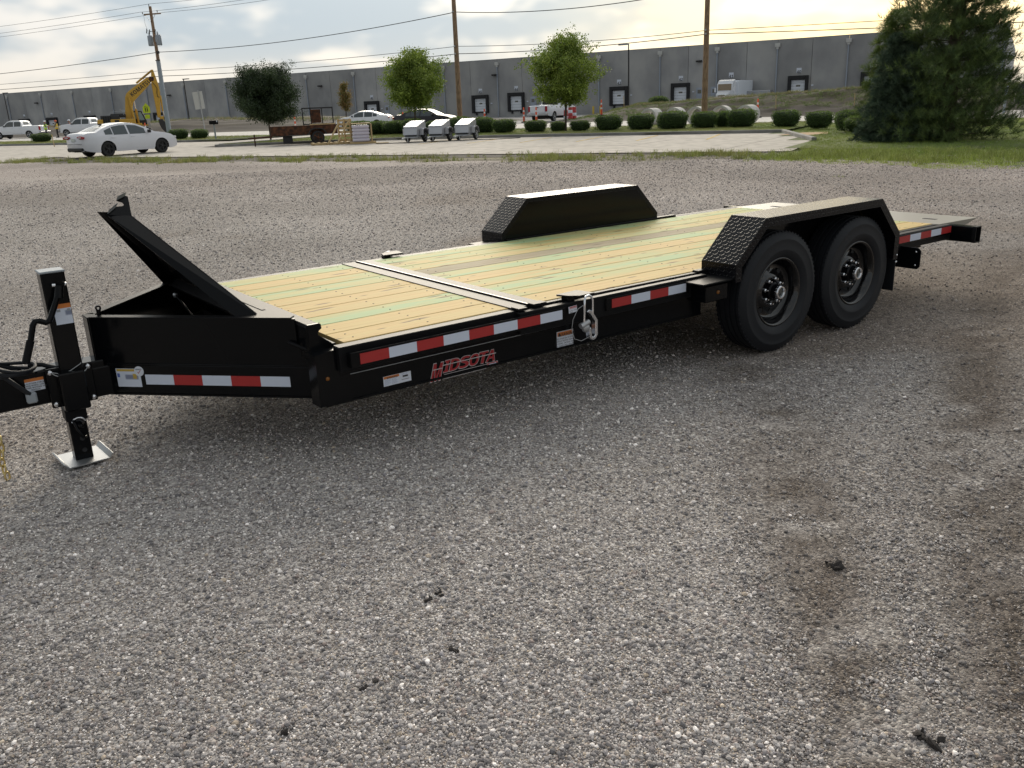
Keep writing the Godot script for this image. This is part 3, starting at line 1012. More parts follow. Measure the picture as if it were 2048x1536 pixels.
	var jt := Mb.new()
	jt.lathe([Vector2(0, -0.014), Vector2(0.012, -0.01), Vector2(0.014, 0), Vector2(0.012, 0.01), Vector2(0, 0.014)], 12, Transform3D(Basis(), Vector3(-0.41, 0.69, -0.27)))
	jt.lathe([Vector2(0, -0.011), Vector2(0.009, -0.008), Vector2(0.011, 0), Vector2(0.009, 0.008), Vector2(0, 0.011)], 12, Transform3D(Basis(), Vector3(-0.33, 0.46, 0.11)))
	part("strut_joint", jt, M("galvanised"), tr)
	# --- tongue pole and coupler (runs out of the picture to the left)
	beam("tongue_pole", Vector3(-1.42, 0.415, 0.03), Vector3(1.05, 0.165, 0.13), "black_paint", 0.006)
	beam("tongue_throat", Vector3(-0.90, 0.39, 0.01), Vector3(0.20, 0.15, 0.18), "black_paint", 0.006)
	# --- jack
	beam("jack_mount", Vector3(-1.062, 0.408, 0.116), Vector3(0.205, 0.195, 0.014), "black_paint", 0.004)
	beam("jack_post", Vector3(-1.052, 0.70, 0.085), Vector3(0.104, 0.52, 0.104), "black_paint", 0.006)
	beam("jack_sleeve", Vector3(-1.062, 0.39, 0.152), Vector3(0.115, 0.19, 0.06), "black_paint", 0.006)
	beam("jack_cap", Vector3(-1.052, 0.962, 0.085), Vector3(0.110, 0.010, 0.110), "grey_paint", 0.003)
	beam("jack_leg", Vector3(-1.072, 0.17, 0.09), Vector3(0.082, 0.32, 0.082), "black_paint", 0.005)
	var fx2 := Mb.new()
	fx2.prism(PackedVector2Array([Vector2(-0.115, 0.030), Vector2(-0.095, 0.006), Vector2(0.095, 0.006), Vector2(0.115, 0.030), Vector2(0.110, 0.033), Vector2(0.092, 0.0115), Vector2(-0.092, 0.0115), Vector2(-0.110, 0.033)]), -0.115, 0.115, Transform3D(Basis(Vector3.UP, 0.06), Vector3(-1.072, 0.016, 0.09)))
	part("jack_foot", fx2, M("galvanised"), tr)
	for q in [[-1.145, 0.487], [-0.978, 0.487], [-1.145, 0.330], [-0.978, 0.330]]:
		var bo := Mb.new()
		bo.lathe([Vector2(0.0125, 0.0), Vector2(0.0125, 0.006), Vector2(0.009, 0.010), Vector2(0, 0.011)], 14, Transform3D(Basis(Vector3.RIGHT, PI / 2), Vector3(q[0], q[1], 0.123)))
		part("jack_bolt", bo, M("zinc"), tr)
	for y in [0.075, 0.135]:
		var ho := Mb.new()
		ho.lathe([Vector2(0.0, 0.0), Vector2(0.011, 0.0), Vector2(0.012, 0.001)], 14, Transform3D(Basis(Vector3.RIGHT, PI / 2), Vector3(-1.066, y, 0.1312)))
		part("leg_hole", ho, M("dock_black"), tr)
	var pin := Mb.new()
	pin.lathe([Vector2(0.024, 0.0), Vector2(0.026, 0.012), Vector2(0.014, 0.03), Vector2(0.011, 0.06), Vector2(0, 0.066)], 16, Transform3D(Basis(Vector3.RIGHT, PI / 2), Vector3(-1.068, 0.215, 0.13)))
	pin.tube([Vector3(-1.09, 0.235, 0.14), Vector3(-1.085, 0.20, 0.18), Vector3(-1.065, 0.155, 0.185), Vector3(-1.05, 0.15, 0.16)], 0.009, 0.007, 8)
	part("leg_pin", pin, bp, tr)
	var pr := Mb.new()
	var arc := []
	for i in 9:
		var a := deg_to_rad(20.0 + i * 17.0)
		arc.append(Vector3(-1.068 + cos(a) * 0.031, 0.212 + sin(a) * 0.033, 0.136))
	pr.tube(arc, 0.007, 0.007, 8)
	part("pin_ring", pr, M("zinc"), tr)
	beam("leg_collar", Vector3(-1.072, 0.262, 0.09), Vector3(0.096, 0.06, 0.096), "black_steel", 0.003)
	var cb := Mb.new()
	var loop := []
	for i in 15:
		var a := PI * i / 14.0
		loop.append(Vector3(-1.062 - cos(a) * 0.078, 0.492 - sin(a) * 0.026, 0.142 + sin(a) * 0.03))
	cb.tube(loop, 0.0022, 0.0022, 6)
	cb.tube([Vector3(-1.14, 0.492, 0.142), Vector3(-1.10, 0.477, 0.143), Vector3(-1.06, 0.485, 0.142), Vector3(-1.01, 0.51, 0.141), Vector3(-0.985, 0.535, 0.10)], 0.0022, 0.0022, 6)
	part("safety_cable", cb, M("galvanised"), tr)
	# jack crank folded down
	var ck1 := Mb.new()
	ck1.tube([Vector3(-1.037, 0.90, 0.165), Vector3(-1.052, 0.845, 0.172)], 0.019, 0.021, 12)
	part("crank_yoke", ck1, bp, tr)
	var ck2 := Mb.new()
	ck2.tube([Vector3(-1.05, 0.86, 0.172), Vector3(-1.10, 0.765, 0.185), Vector3(-1.112, 0.748, 0.188), Vector3(-1.128, 0.743, 0.19), Vector3(-1.155, 0.757, 0.195), Vector3(-1.172, 0.757, 0.198), Vector3(-1.183, 0.742, 0.20), Vector3(-1.19, 0.72, 0.20), Vector3(-1.225, 0.615, 0.205)], 0.0135, 0.0135, 12)
	part("crank_handle", ck2, bp, tr)
	var gr := Mb.new()
	gr.tube([Vector3(-1.205, 0.675, 0.202), Vector3(-1.245, 0.575, 0.207)], 0.0175, 0.0175, 12)
	part("crank_grip", gr, M("black_steel"), tr)
	for z in [0.14, 0.20]:
		var bo := Mb.new()
		bo.tube([Vector3(-1.068 + (z - 0.14) * 0.9, 0.905, 0.165), Vector3(-1.054 + (z - 0.14) * 0.75, 0.903, 0.165)], 0.009, 0.009, 8)
		part("crank_bolt", bo, M("zinc"), tr)
	var jl := sticker("jack_label", 0.074, 0.096, Transform3D(Basis(), Vector3(-1.040, 0.760, 0.1372)), "fine_print")
	header(jl, 0.074, 0.021, Vector3(0, 0.0385, 0.0009), "label_orange")
	header(jl, 0.016, 0.012, Vector3(-0.018, 0.018, 0.0009), "grey_paint")
	header(jl, 0.014, 0.012, Vector3(0.026, 0.018, 0.0009), "grey_paint")
	# coiled cable, breakaway line and warning label on the tongue
	var coil := Mb.new()
	for k in 3:
		var ring := []
		for i in 25:
			var a := TAU * i / 24.0
			ring.append(Vector3(-1.31 + cos(a) * (0.10 + k * 0.008), 0.520 + sin(a * 2.0 + k) * 0.012 + k * 0.014 - cos(a) * 0.03, 0.075 + sin(a) * 0.095))
		coil.tube(ring, 0.0085, 0.0085, 8, false)
	coil.tube([Vector3(-1.22, 0.525, 0.03), Vector3(-1.16, 0.515, 0.04), Vector3(-1.10, 0.49, 0.09)], 0.012, 0.012, 8)
	coil.tube([Vector3(-1.35, 0.53, 0.15), Vector3(-1.30, 0.47, 0.155), Vector3(-1.25, 0.41, 0.15)], 0.011, 0.011, 8)
	part("light_cable", coil, M("tyre_rubber"), tr)
	beam("cable_plug", Vector3(-1.245, 0.392, 0.14), Vector3(0.045, 0.05, 0.04), "grey_paint", 0.006)
	var wl := sticker("tongue_label", 0.082, 0.062, Transform3D(Basis(), Vector3(-1.215, 0.440, 0.0952)))
	header(wl, 0.082, 0.015, Vector3(0, 0.0235, 0.0009), "label_orange")
	var lines := ["LOCATION CHECK", "THEN WHEEL LUGS", "BEFORE MOVING THIS", "VEHICLE"]
	for i in 4:
		text("label_text", lines[i], 0.0075, M("ink"), wl, Transform3D(Basis(), Vector3(0, 0.007 - i * 0.0105, 0.0014)), "Droid Sans", 0.0004, 700)
	# safety chain
	for i in 7:
		var lk := Mb.new()
		var ring := []
		for k in 13:
			var a := TAU * k / 12.0
			ring.append(Vector3(cos(a) * 0.012, sin(a) * 0.024, 0))
		lk.tube(ring, 0.0045, 0.0045, 8, false)
		var lo := part("chain_link", lk, M("brass_chain"), tr)
		lo.position = Vector3(-1.415 + sin(i * 1.1) * 0.006, 0.245 - i * 0.036, 0.115)
		lo.rotation = Vector3(0.1, (PI / 2) * (i % 2) + 0.5, 0.12)
	# --- latch on the near side, its twin on the far side
	for s in [1.0, -1.0]:
		var hp := Mb.new()
		hp.prism(PackedVector2Array([Vector2(1.275, 0.985), Vector2(1.43, 0.975), Vector2(1.455, 1.10), Vector2(1.345, 1.10), Vector2(1.30, 1.06)]), -0.612, -0.602, Transform3D(Basis(Vector3(1, 0, 0), Vector3(0, 0, s), Vector3(0, -1, 0)), Vector3.ZERO))
		part("latch_plate", hp, M("black_steel"), tr)
		beam("latch_block", Vector3(1.32, 0.585, s * 1.03), Vector3(0.05, 0.03, 0.06), "black_paint")
		var bail := Mb.new()
		bail.tube([Vector3(1.35, 0.452, s * 1.128), Vector3(1.352, 0.56, s * 1.132), Vector3(1.357, 0.592, s * 1.128), Vector3(1.372, 0.606, s * 1.122), Vector3(1.395, 0.608, s * 1.12), Vector3(1.412, 0.597, s * 1.122), Vector3(1.417, 0.58, s * 1.125), Vector3(1.417, 0.50, s * 1.125)], 0.0068, 0.0068, 10)
		part("latch_bail", bail, M("zinc"), tr)
		var bl := Mb.new()
		bl.tube([Vector3(1.325, 0.447, s * 1.128), Vector3(1.385, 0.462, s * 1.128)], 0.016, 0.016, 10)
		bl.lathe([Vector2(0.0, 0.0), Vector2(0.024, 0.0), Vector2(0.024, 0.016), Vector2(0.012, 0.022), Vector2(0, 0.022)], 14, Transform3D(Basis(Vector3.RIGHT, PI / 2 * s), Vector3(1.365, 0.43, s * 1.118)))
		part("latch_barrel", bl, M("galvanised"), tr)
		var hd := Mb.new()
		hd.prism(PackedVector2Array([Vector2(1.372, 0.520), Vector2(1.388, 0.530), Vector2(1.412, 0.520), Vector2(1.452, 0.462), Vector2(1.452, 0.378), Vector2(1.435, 0.356), Vector2(1.412, 0.352), Vector2(1.394, 0.366), Vector2(1.385, 0.424), Vector2(1.402, 0.426), Vector2(1.410, 0.374), Vector2(1.422, 0.370), Vector2(1.434, 0.382), Vector2(1.434, 0.455), Vector2(1.398, 0.506)]), 1.112 * s - 0.018, 1.112 * s + 0.018, Transform3D(), 0.003)
		part("latch_handle", hd, M("zinc"), tr)
	var lc := Mb.new()
	lc.tube([Vector3(1.36, 0.56, 1.118), Vector3(1.315, 0.545, 1.12), Vector3(1.285, 0.49, 1.112), Vector3(1.28, 0.43, 1.105), Vector3(1.30, 0.375, 1.105), Vector3(1.345, 0.357, 1.11), Vector3(1.40, 0.375, 1.12)], 0.0018, 0.0018, 6)
	part("latch_cable", lc, M("galvanised"), tr)
	var dt := sticker("danger_tag", 0.058, 0.036, Transform3D(Basis(Vector3.BACK, 0.06), Vector3(1.29, 0.545, 1.105)))
	header(dt, 0.05, 0.013, Vector3(0.002, 0.0095, 0.0009), "tape_red")
	text("label_text", "DANGER", 0.009, M("label_white"), dt, Transform3D(Basis(), Vector3(0.002, 0.0065, 0.0014)), "Droid Sans", 0.0004, 700)
	text("label_text", "DO NOT PULL", 0.0065, M("ink"), dt, Transform3D(Basis(), Vector3(0.0, -0.006, 0.0012)), "Droid Sans", 0.0004)
	text("label_text", "CABLE", 0.0065, M("ink"), dt, Transform3D(Basis(), Vector3(-0.012, -0.0145, 0.0012)), "Droid Sans", 0.0004)
	# --- lettering on the near frame side
	var wr := sticker("warning_label", 0.120, 0.096, Transform3D(Basis(), Vector3(1.318, 0.354, 1.0005)))
	header(wr, 0.110, 0.024, Vector3(0, 0.032, 0.0009), "label_orange")
	text("label_text", "WARNING", 0.0185, M("ink"), wr, Transform3D(Basis(), Vector3(0.012, 0.0265, 0.0016)), "Droid Sans", 0.0004, 800)
	triangle_mark(wr, 0.018, Vector3(-0.042, 0.0225, 0.0015))
	var wt := ["Latch must be in locked", "position before moving", "the trailer. Serious injury", "or death may result."]
	for i in 4:
		text("label_text", wt[i], 0.0105, M("ink"), wr, Transform3D(Basis(), Vector3(0, 0.006 - i * 0.0138, 0.0013)), "Droid Sans", 0.0004)
	var pl := sticker("pinch_label", 0.155, 0.050, Transform3D(Basis(), Vector3(0.238, 0.356, 1.0005)))
	header(pl, 0.086, 0.012, Vector3(-0.032, 0.0175, 0.0009), "label_orange")
	text("label_text", "WARNING", 0.0095, M("ink"), pl, Transform3D(Basis(), Vector3(-0.028, 0.0148, 0.0016)), "Droid Sans", 0.0004, 800)
	header(pl, 0.030, 0.009, Vector3(0.045, 0.006, 0.0009), "ink")
	header(pl, 0.044, 0.002, Vector3(0.045, -0.010, 0.0009), "ink")
	print_patch(pl, 0.080, 0.028, Vector3(-0.034, -0.006, 0.0014))
	print_patch(pl, 0.040, 0.008, Vector3(0.045, 0.018, 0.0014))
	var lg := Node3D.new()
	lg.name = "maker_logo"
	tr.add_child(lg, true)
	lg.position = Vector3(0.63, 0.3415, 1.0008)
	var sh := Transform3D(Basis(Vector3(1, 0, 0), Vector3(0.30, 1, 0), Vector3(0, 0, 1)), Vector3.ZERO)
	var big := "MIDSOTA"
	var xs := [-0.163, -0.108, -0.058, 0.002, 0.062, 0.118, 0.172]
	for i in 7:
		var hgt := 0.098 if i == 0 else 0.066
		var yb := -0.046 if i == 0 else -0.012
		var mx := 0.0575
		for k in 2:
			var o := text("logo_letter" if k == 1 else "letter_outline", big[i], hgt, M("logo_red") if k == 1 else M("logo_line"), lg, Transform3D(), "Droid Sans", 0.0006 if k == 0 else 0.0012, 900)
			var bb: AABB = o.mesh.get_aabb()
			var w0: float = maxf(bb.size.x, 0.001)
			var tw: float = (0.030 if big[i] == "I" else mx) * (1.0 if k == 1 else 1.10)
			var thh: float = (0.090 if i == 0 else 0.060) * (1.0 if k == 1 else 1.09)
			var scl := Vector3(tw / w0, thh / maxf(bb.size.y, 0.001), 1)
			var cen := bb.get_center()
			o.transform = sh * Transform3D(Basis().scaled(scl), Vector3(xs[i] - cen.x * scl.x, yb + (0.090 if i == 0 else 0.060) * 0.5 - cen.y * scl.y, 0.0004 + 0.0004 * k))
		var cut := Mb.new()
		cut.box(sh * Vector3(xs[i], yb + (0.060 if i == 0 else 0.039), 0.0014), Vector3(0.056, 0.0045, 0.0006))
		part("letter_bar", cut, M("logo_line"), lg)
	for i in 4:
		var stp := Mb.new()
		stp.box(Vector3(0.012 - i * 0.002, -0.023 - i * 0.0075, 0.0006), Vector3(0.27, 0.0022, 0.0008))
		part("logo_stripe", stp, M("logo_line"), lg)
	var bx := Mb.new()
	bx.box(Vector3(0.182, -0.028, 0.0005), Vector3(0.072, 0.021, 0.0007))
	part("logo_box", bx, M("logo_line"), lg)
	var bx2 := Mb.new()
	bx2.box(Vector3(0.182, -0.028, 0.0009), Vector3(0.067, 0.0165, 0.0008))
	part("logo_box", bx2, M("logo_red"), lg)
	print_patch(lg, 0.050, 0.006, Vector3(0.182, -0.028, 0.0014))
	# --- running gear
	for s in [1.0, -1.0]:
		for x in [2.951, 3.822]:
			make_wheel(Vector3(x, 0.395, 1.116 if s > 0 else -1.145), tr, 0.395, s)
		fender("fender", 0.985 if s > 0 else -1.0, 1.25 if s > 0 else -1.275, 0.0 if s > 0 else -0.11)
		beam("fender_bracket", Vector3(2.36, 0.482, s * 1.125), Vector3(0.20, 0.10, 0.15), "black_paint", 0.004)
		beam("fender_bracket_top", Vector3(2.33, 0.556, s * 1.10), Vector3(0.28, 0.010, 0.28), "black_steel", 0.002)
		beam("fender_sill", Vector3(3.36, 0.575, s * 1.0), Vector3(1.95, 0.03, 0.05), "black_steel", 0.004)
		var lamp := Mb.new()
		lamp.lathe([Vector2(0.013, 0.0), Vector2(0.011, 0.006), Vector2(0.0, 0.009)], 14, Transform3D(Basis(Vector3.RIGHT, PI / 2 * s), Vector3(2.37, 0.485, 1.2 * s)))
		part("marker_lamp", lamp, M("amber"), tr)
		beam("spring_hanger", Vector3(3.387, 0.33, s * 0.78), Vector3(0.22, 0.18, 0.07), "black_steel")
		beam("equaliser", Vector3(3.387, 0.30, s * 0.78), Vector3(0.9, 0.05, 0.06), "black_steel")
		var mf := Mb.new()
		mf.box(Vector3(4.285, 0.365, s * 1.135), Vector3(0.008, 0.33, 0.20), Transform3D(), 0.002)
		part("mud_flap", mf, M("tyre_rubber"), tr)
		for y in [0.42, 0.47]:
			var bo := Mb.new()
			bo.lathe([Vector2(0.008, 0.0), Vector2(0.006, 0.006), Vector2(0, 0.007)], 10, Transform3D(Basis(Vector3.RIGHT, PI / 2 * s), Vector3(4.262, y, 1.2505 * s)))
			part("flap_bolt", bo, M("zinc"), tr)
		# stabiliser plate behind the wheels
		var sp := Mb.new()
		sp.prism(PackedVector2Array([Vector2(0.86, 0.315), Vector2(1.23, 0.315), Vector2(1.25, 0.335), Vector2(1.25, 0.455), Vector2(1.23, 0.475), Vector2(0.86, 0.475)]), -4.606, -4.598, Transform3D(Basis(Vector3(0, 0, s), Vector3.UP, Vector3(-1, 0, 0)), Vector3.ZERO), 0.001)
		part("stabiliser_plate", sp, bp, tr)
		for y in [0.345, 0.445]:
			var bo := Mb.new()
			bo.lathe([Vector2(0.008, 0.0), Vector2(0.006, 0.006), Vector2(0, 0.007)], 10, Transform3D(Basis(Vector3.BACK, PI / 2), Vector3(4.597, y, 1.215 * s)))
			part("plate_bolt", bo, M("zinc"), tr)
	for x in [2.951, 3.822]:
		var axl := Mb.new()
		axl.tube([Vector3(x, 0.395, -1.05), Vector3(x, 0.395, 1.05)], 0.045, 0.045, 12)
		part("axle", axl, M("black_steel"), tr)
	# rear lamp bar, hollow at its ends
	var rb := Mb.new()
	rb.box(Vector3(5.40, 0.488, 0), Vector3(0.085, 0.125, 2.50), Transform3D(), 0.006)
	part("lamp_bar", rb, bp, tr)
	for s in [-1.0, 1.0]:
		var fr := Mb.new()
		for q in [[Vector3(5.40, 0.5485, 1.262), Vector3(0.085, 0.008, 0.026)], [Vector3(5.40, 0.4285, 1.262), Vector3(0.085, 0.008, 0.026)], [Vector3(5.4385, 0.4885, 1.262), Vector3(0.008, 0.112, 0.026)], [Vector3(5.3615, 0.4885, 1.262), Vector3(0.008, 0.112, 0.026)]]:
			fr.box((q[0] as Vector3) * Vector3(1, 1, s), q[1])
		part("lamp_bar_end", fr, M("black_steel"), tr)
		var tl := Mb.new()
		tl.box(Vector3(5.4435, 0.488, s * 0.85), Vector3(0.006, 0.06, 0.16), Transform3D(), 0.002)
		part("tail_lamp", tl, M("tail_red"), tr)

# ---------------------------------------------------------------- ground
func gravel_tint(s: float, t: float) -> Array:
	var p := S(s, t)
	var a := wide.get_noise_2d(p.x * 2.2, p.z * 2.2)
	var b := fine.get_noise_2d(p.x * 1.3 + 50.0, p.z * 1.3)
	var d := clampf(0.5 + a * 0.9 + b * 0.5, 0.0, 1.0)
	var c := Color(0.62, 0.60, 0.59).lerp(Color(1.0, 0.985, 0.985), d)
	# trodden brown earth showing through in places, more of it to the right of the trailer
	var e := smoothstep(0.12, 0.42, wide.get_noise_2d(p.x * 3.1 - 70.0, p.z * 3.1 + 20.0) + 0.05 * clampf(p.x, -4.0, 4.0))
	c = c.lerp(Color(0.56, 0.49, 0.43), e * 0.7)
	# wheel tracks of dark damp earth at the right
	var w1 := absf(p.x - (0.96 + 0.155 * (-p.z - 1.8)) + 0.10 * b) if p.z > -5.2 else 9.0
	var w2 := absf(p.x - table([[1.6, 1.35], [2.2, 1.5], [3.7, 2.2], [6.0, 3.4], [9.0, 5.2]], -p.z) + 0.14 * a) * 0.75 if p.z > -9.0 else 9.0
	var wet := exp(-pow(minf(w1, w2) / 0.20, 2.0)) * smoothstep(-0.55, 0.20, 0.8 * fine.get_noise_2d(p.x * 7.0, p.z * 4.0) + 0.8 * fine.get_noise_2d(p.x * 31.0, p.z * 31.0))
	c = c.lerp(Color(0.33, 0.285, 0.25), wet * 0.95)
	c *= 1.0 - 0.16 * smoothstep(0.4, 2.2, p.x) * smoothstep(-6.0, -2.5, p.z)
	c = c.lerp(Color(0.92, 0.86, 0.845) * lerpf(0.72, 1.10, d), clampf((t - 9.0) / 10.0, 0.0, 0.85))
	var y := 0.010 * a + 0.006 * b - 0.008 * wet + 0.004 * fine.get_noise_2d(p.x * 9.0, p.z * 9.0)
	return [y, c]

func plain_tint(s: float, t: float) -> Array:
	var d := clampf(0.62 + 0.5 * fine.get_noise_2d(s * 2.0, t * 2.0) + 0.5 * wide.get_noise_2d(s, t), 0.25, 1.1)
	return [0.0, Color(d, d, d)]

func bank_tint(s: float, t: float) -> Array:
	# dry grass along the crest, scattered weeds, bare earth cut at the foot
	var b := table(BANK, s)
	var crest := smoothstep(71.6, 73.8, t + 2.0 * fine.get_noise_2d(s * 3.0, t * 3.0) + 2.5 * (1.0 - smoothstep(-60.0, -36.0, s)))
	var weed := smoothstep(-0.35, 0.2, fine.get_noise_2d(s * 5.0, t * 5.0)) * smoothstep(67.6, 69.4, t)
	var right := smoothstep(-36.0, -28.0, s)
	var c := Color(0.50, 0.46, 0.43)
	c = c.lerp(Color(1.7, 2.5, 0.8), weed * right * 0.75)
	c = c.lerp(Color(3.3, 2.9, 1.7), crest * 0.8)
	return [0.0, c]

func make_ground():
	var far_ground := sheet("ground", [-700.0, -320.0, -200.0, -120.0, -60.0, 0.0, 60.0, 200.0, 500.0], [-120.0, -10.0, 42.0, 64.0, 104.0, 141.0, 300.0, 900.0], -0.06, M("soil"))
	# the gravel yard
	var ss := steps(-90.0, -22.0, 2.0) + steps(-21.5, -13.0, 0.5) + steps(-12.8, 7.0, 0.14) + steps(7.4, 16.0, 0.5) + steps(17.0, 60.0, 2.0)
	var ts := steps(-12.0, 0.0, 1.0) + steps(0.4, 13.0, 0.14) + steps(13.3, 20.0, 0.35) + steps(20.3, 24.6, 0.3)
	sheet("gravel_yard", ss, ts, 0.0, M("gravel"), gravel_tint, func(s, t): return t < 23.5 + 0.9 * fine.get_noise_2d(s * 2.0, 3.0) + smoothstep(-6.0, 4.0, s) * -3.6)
	# weedy border between gravel and concrete, lawn to the right
	sheet("grass_border", steps(-39.5, -6.5, 0.6), steps(20.0, 27.2, 0.4), -0.02, M("gravel"), func(s, t):
		var d := clampf(0.8 + 0.7 * fine.get_noise_2d(s * 3.0, t * 3.0), 0.3, 1.1)
		return [0.0, Color(0.62, 0.60, 0.45) * d])
	sheet("grass_border", steps(-6.5, 60.0, 1.0), steps(16.0, 27.2, 0.6), -0.02, M("turf"), func(s, t):
		var d := clampf(0.8 + 0.7 * fine.get_noise_2d(s * 3.0, t * 3.0), 0.3, 1.2)
		return [0.0, Color(d, d, d)])
	sheet("lawn", steps(-9.2, 60.0, 1.0), steps(27.2, 49.6, 0.8), 0.02, M("turf"), plain_tint, func(s, t): return s > table([[27.0, -5.6], [32.0, -6.3], [39.2, -8.9], [41.0, -8.9]], t))
	# concrete parking lot, its slabs cut by joints
	var lot := M("concrete")
	var edge := [Vector2(-6.1, 32.0), Vector2(-8.8, 39.3), Vector2(-20.2, 39.9), Vector2(-29.3, 39.6), Vector2(-35.0, 36.6), Vector2(-38.0, 34.6), Vector2(-38.9, 35.4), Vector2(-38.6, 37.2), Vector2(-35.5, 39.8)]
	var sl := [-31.0, -26.8, -22.6, -18.4, -14.2, -10.0, -5.8]
	var tl := [26.6, 31.0, 35.2, 40.0]
	var outline := PackedVector2Array([Vector2(-5.7, 26.6), Vector2(-6.1, 32.0), Vector2(-8.8, 39.3), Vector2(-20.2, 39.9), Vector2(-29.3, 39.6), Vector2(-35.0, 36.6), Vector2(-38.0, 34.6), Vector2(-39.6, 35.0), Vector2(-39.6, 26.6)])
	var base := Node3D.new()
	base.name = "parking_lot"
	add_child(base)
	base.set_meta("kind", "structure")
	for i in range(-10, 0):
		for j in 4:
			var cell := PackedVector2Array([Vector2(i * 4.2 + 0.4, 26.6 + j * 4.4), Vector2(i * 4.2 + 4.57, 26.6 + j * 4.4), Vector2(i * 4.2 + 4.57, 26.6 + j * 4.4 + 4.37), Vector2(i * 4.2 + 0.4, 26.6 + j * 4.4 + 4.37)])
			for piece in Geometry2D.intersect_polygons(cell, outline):
				poly_sheet("concrete_slab", piece, 0.012 + 0.004 * rng.randf(), lot, "", base)
	var drive := Node3D.new()
	drive.name = "entrance_drive"
	add_child(drive)
	drive.set_meta("kind", "structure")
	var dout := PackedVector2Array([Vector2(-39.63, 27.0), Vector2(-41.5, 27.6), Vector2(-39.3, 22.6), Vector2(-80.0, 18.0), Vector2(-130.0, 18.0), Vector2(-130.0, 42.4), Vector2(-49.0, 42.4), Vector2(-46.0, 43.5), Vector2(-45.0, 50.4), Vector2(-39.7, 50.4), Vector2(-39.63, 42.0)])
	for i in range(-27, -7):
		for j in 8:
			var cell := PackedVector2Array([Vector2(i * 4.8, 17.6 + j * 4.4), Vector2(i * 4.8 + 4.77, 17.6 + j * 4.4), Vector2(i * 4.8 + 4.77, 17.6 + j * 4.4 + 4.37), Vector2(i * 4.8, 17.6 + j * 4.4 + 4.37)])
			for piece in Geometry2D.intersect_polygons(cell, dout):
				poly_sheet("concrete_slab", piece, 0.008 + 0.004 * rng.randf(), lot, "", drive)
	poly_sheet("joint_soil", [Vector2(-130.0, 17.8), Vector2(-39.8, 22.0), Vector2(-6.0, 26.4), Vector2(-9.0, 39.6), Vector2(-39.6, 50.4), Vector2(-130.0, 42.4)], -0.012, M("soil"))
	# parking lines
	for s in [-24.7, -22.0, -19.3, -16.6, -13.9, -11.0]:
		var b := Mb.new()
		b.box(Vector3(0, 0.020, 0), Vector3(0.10, 0.003, 4.8))
		var o := part("parking_line", b, M("line_yellow"), base)
		o.position = S(s, 36.6)
		o.rotation.y = STREET + 0.18
	# kerbs
	var kerb_path := func(called: String, pts: Array):
		for i in pts.size() - 1:
			var a: Vector3 = on(pts[i].x, pts[i].y)
			var c: Vector3 = on(pts[i + 1].x, pts[i + 1].y)
			var d := c - a
			var b := Mb.new()
			b.box(Vector3(d.length() / 2, 0.03, 0), Vector3(d.length() + 0.04, 0.24, 0.17), Transform3D(), 0.02)
			var o := part(called, b, M("kerb"))
			o.position = a
			o.rotation.y = atan2(-d.z, d.x)
			o.set_meta("kind", "structure")
	kerb_path.call("kerb", [Vector2(-6.1, 32.0), Vector2(-8.8, 39.35), Vector2(-20.2, 39.98), Vector2(-29.3, 39.68), Vector2(-35.0, 36.68), Vector2(-38.0, 34.68), Vector2(-38.9, 35.6), Vector2(-39.2, 42.0), Vector2(-39.4, 50.0)])
	kerb_path.call("kerb", [Vector2(-130.0, 42.5), Vector2(-100.0, 42.5), Vector2(-75.0, 42.5), Vector2(-49.2, 42.5), Vector2(-46.2, 43.6), Vector2(-45.2, 50.2)])
	# verges, raised a kerb's height
	sheet("grass_verge", steps(-39.2, -8.8, 0.8), steps(34.8, 50.2, 0.7), 0.11, M("turf"), plain_tint, func(s, t): return t > table([[-39.0, 35.6], [-38.0, 34.9], [-35.0, 36.9], [-29.3, 39.8], [-20.2, 40.1], [-8.8, 39.5]], s))
	sheet("grass_verge", steps(-130.0, -45.4, 1.2), steps(42.6, 50.2, 0.7), 0.10, M("turf"), plain_tint)
	poly_sheet("bare_earth", [Vector2(-8.5, 36.9), Vector2(-7.2, 36.3), Vector2(-6.6, 37.4), Vector2(-6.9, 39.0), Vector2(-7.9, 38.8)], 0.03, M("sandy_earth", 0.42, 0.29, 0.16, 1.0))
	# the street: concrete panels
	var road := Node3D.new()
	road.name = "road"
	add_child(road)
	road.set_meta("kind", "structure")
	for i in range(-48, 12):
		for j in 3:
			poly_sheet("road_slab", [Vector2(i * 5.0, 50.3 + j * 4.6), Vector2(i * 5.0 + 4.97, 50.3 + j * 4.6), Vector2(i * 5.0 + 4.97, 50.3 + j * 4.6 + 4.57), Vector2(i * 5.0, 50.3 + j * 4.6 + 4.57)], 0.006 + 0.003 * rng.randf(), M("road_concrete"), "", road)
	# the cut bank beyond the street, the yard and its drive
	sheet("embankment", steps(-240.0, -60.0, 2.0) + steps(-59.5, 40.0, 0.5), steps(64.0, 76.0, 0.35) + steps(77.0, 104.0, 2.0), 0.0, M("soil"), bank_tint, func(s, t): return not (s > -48.5 and s < -34.0))
	sheet("yard_drive", steps(-48.5, -34.0, 1.0), steps(64.0, 105.0, 1.5), 0.0, M("road_asphalt"))
	sheet("warehouse_yard", steps(-330.0, 120.0, 20.0), steps(104.0, 141.2, 6.0), 0.004, M("road_asphalt"))

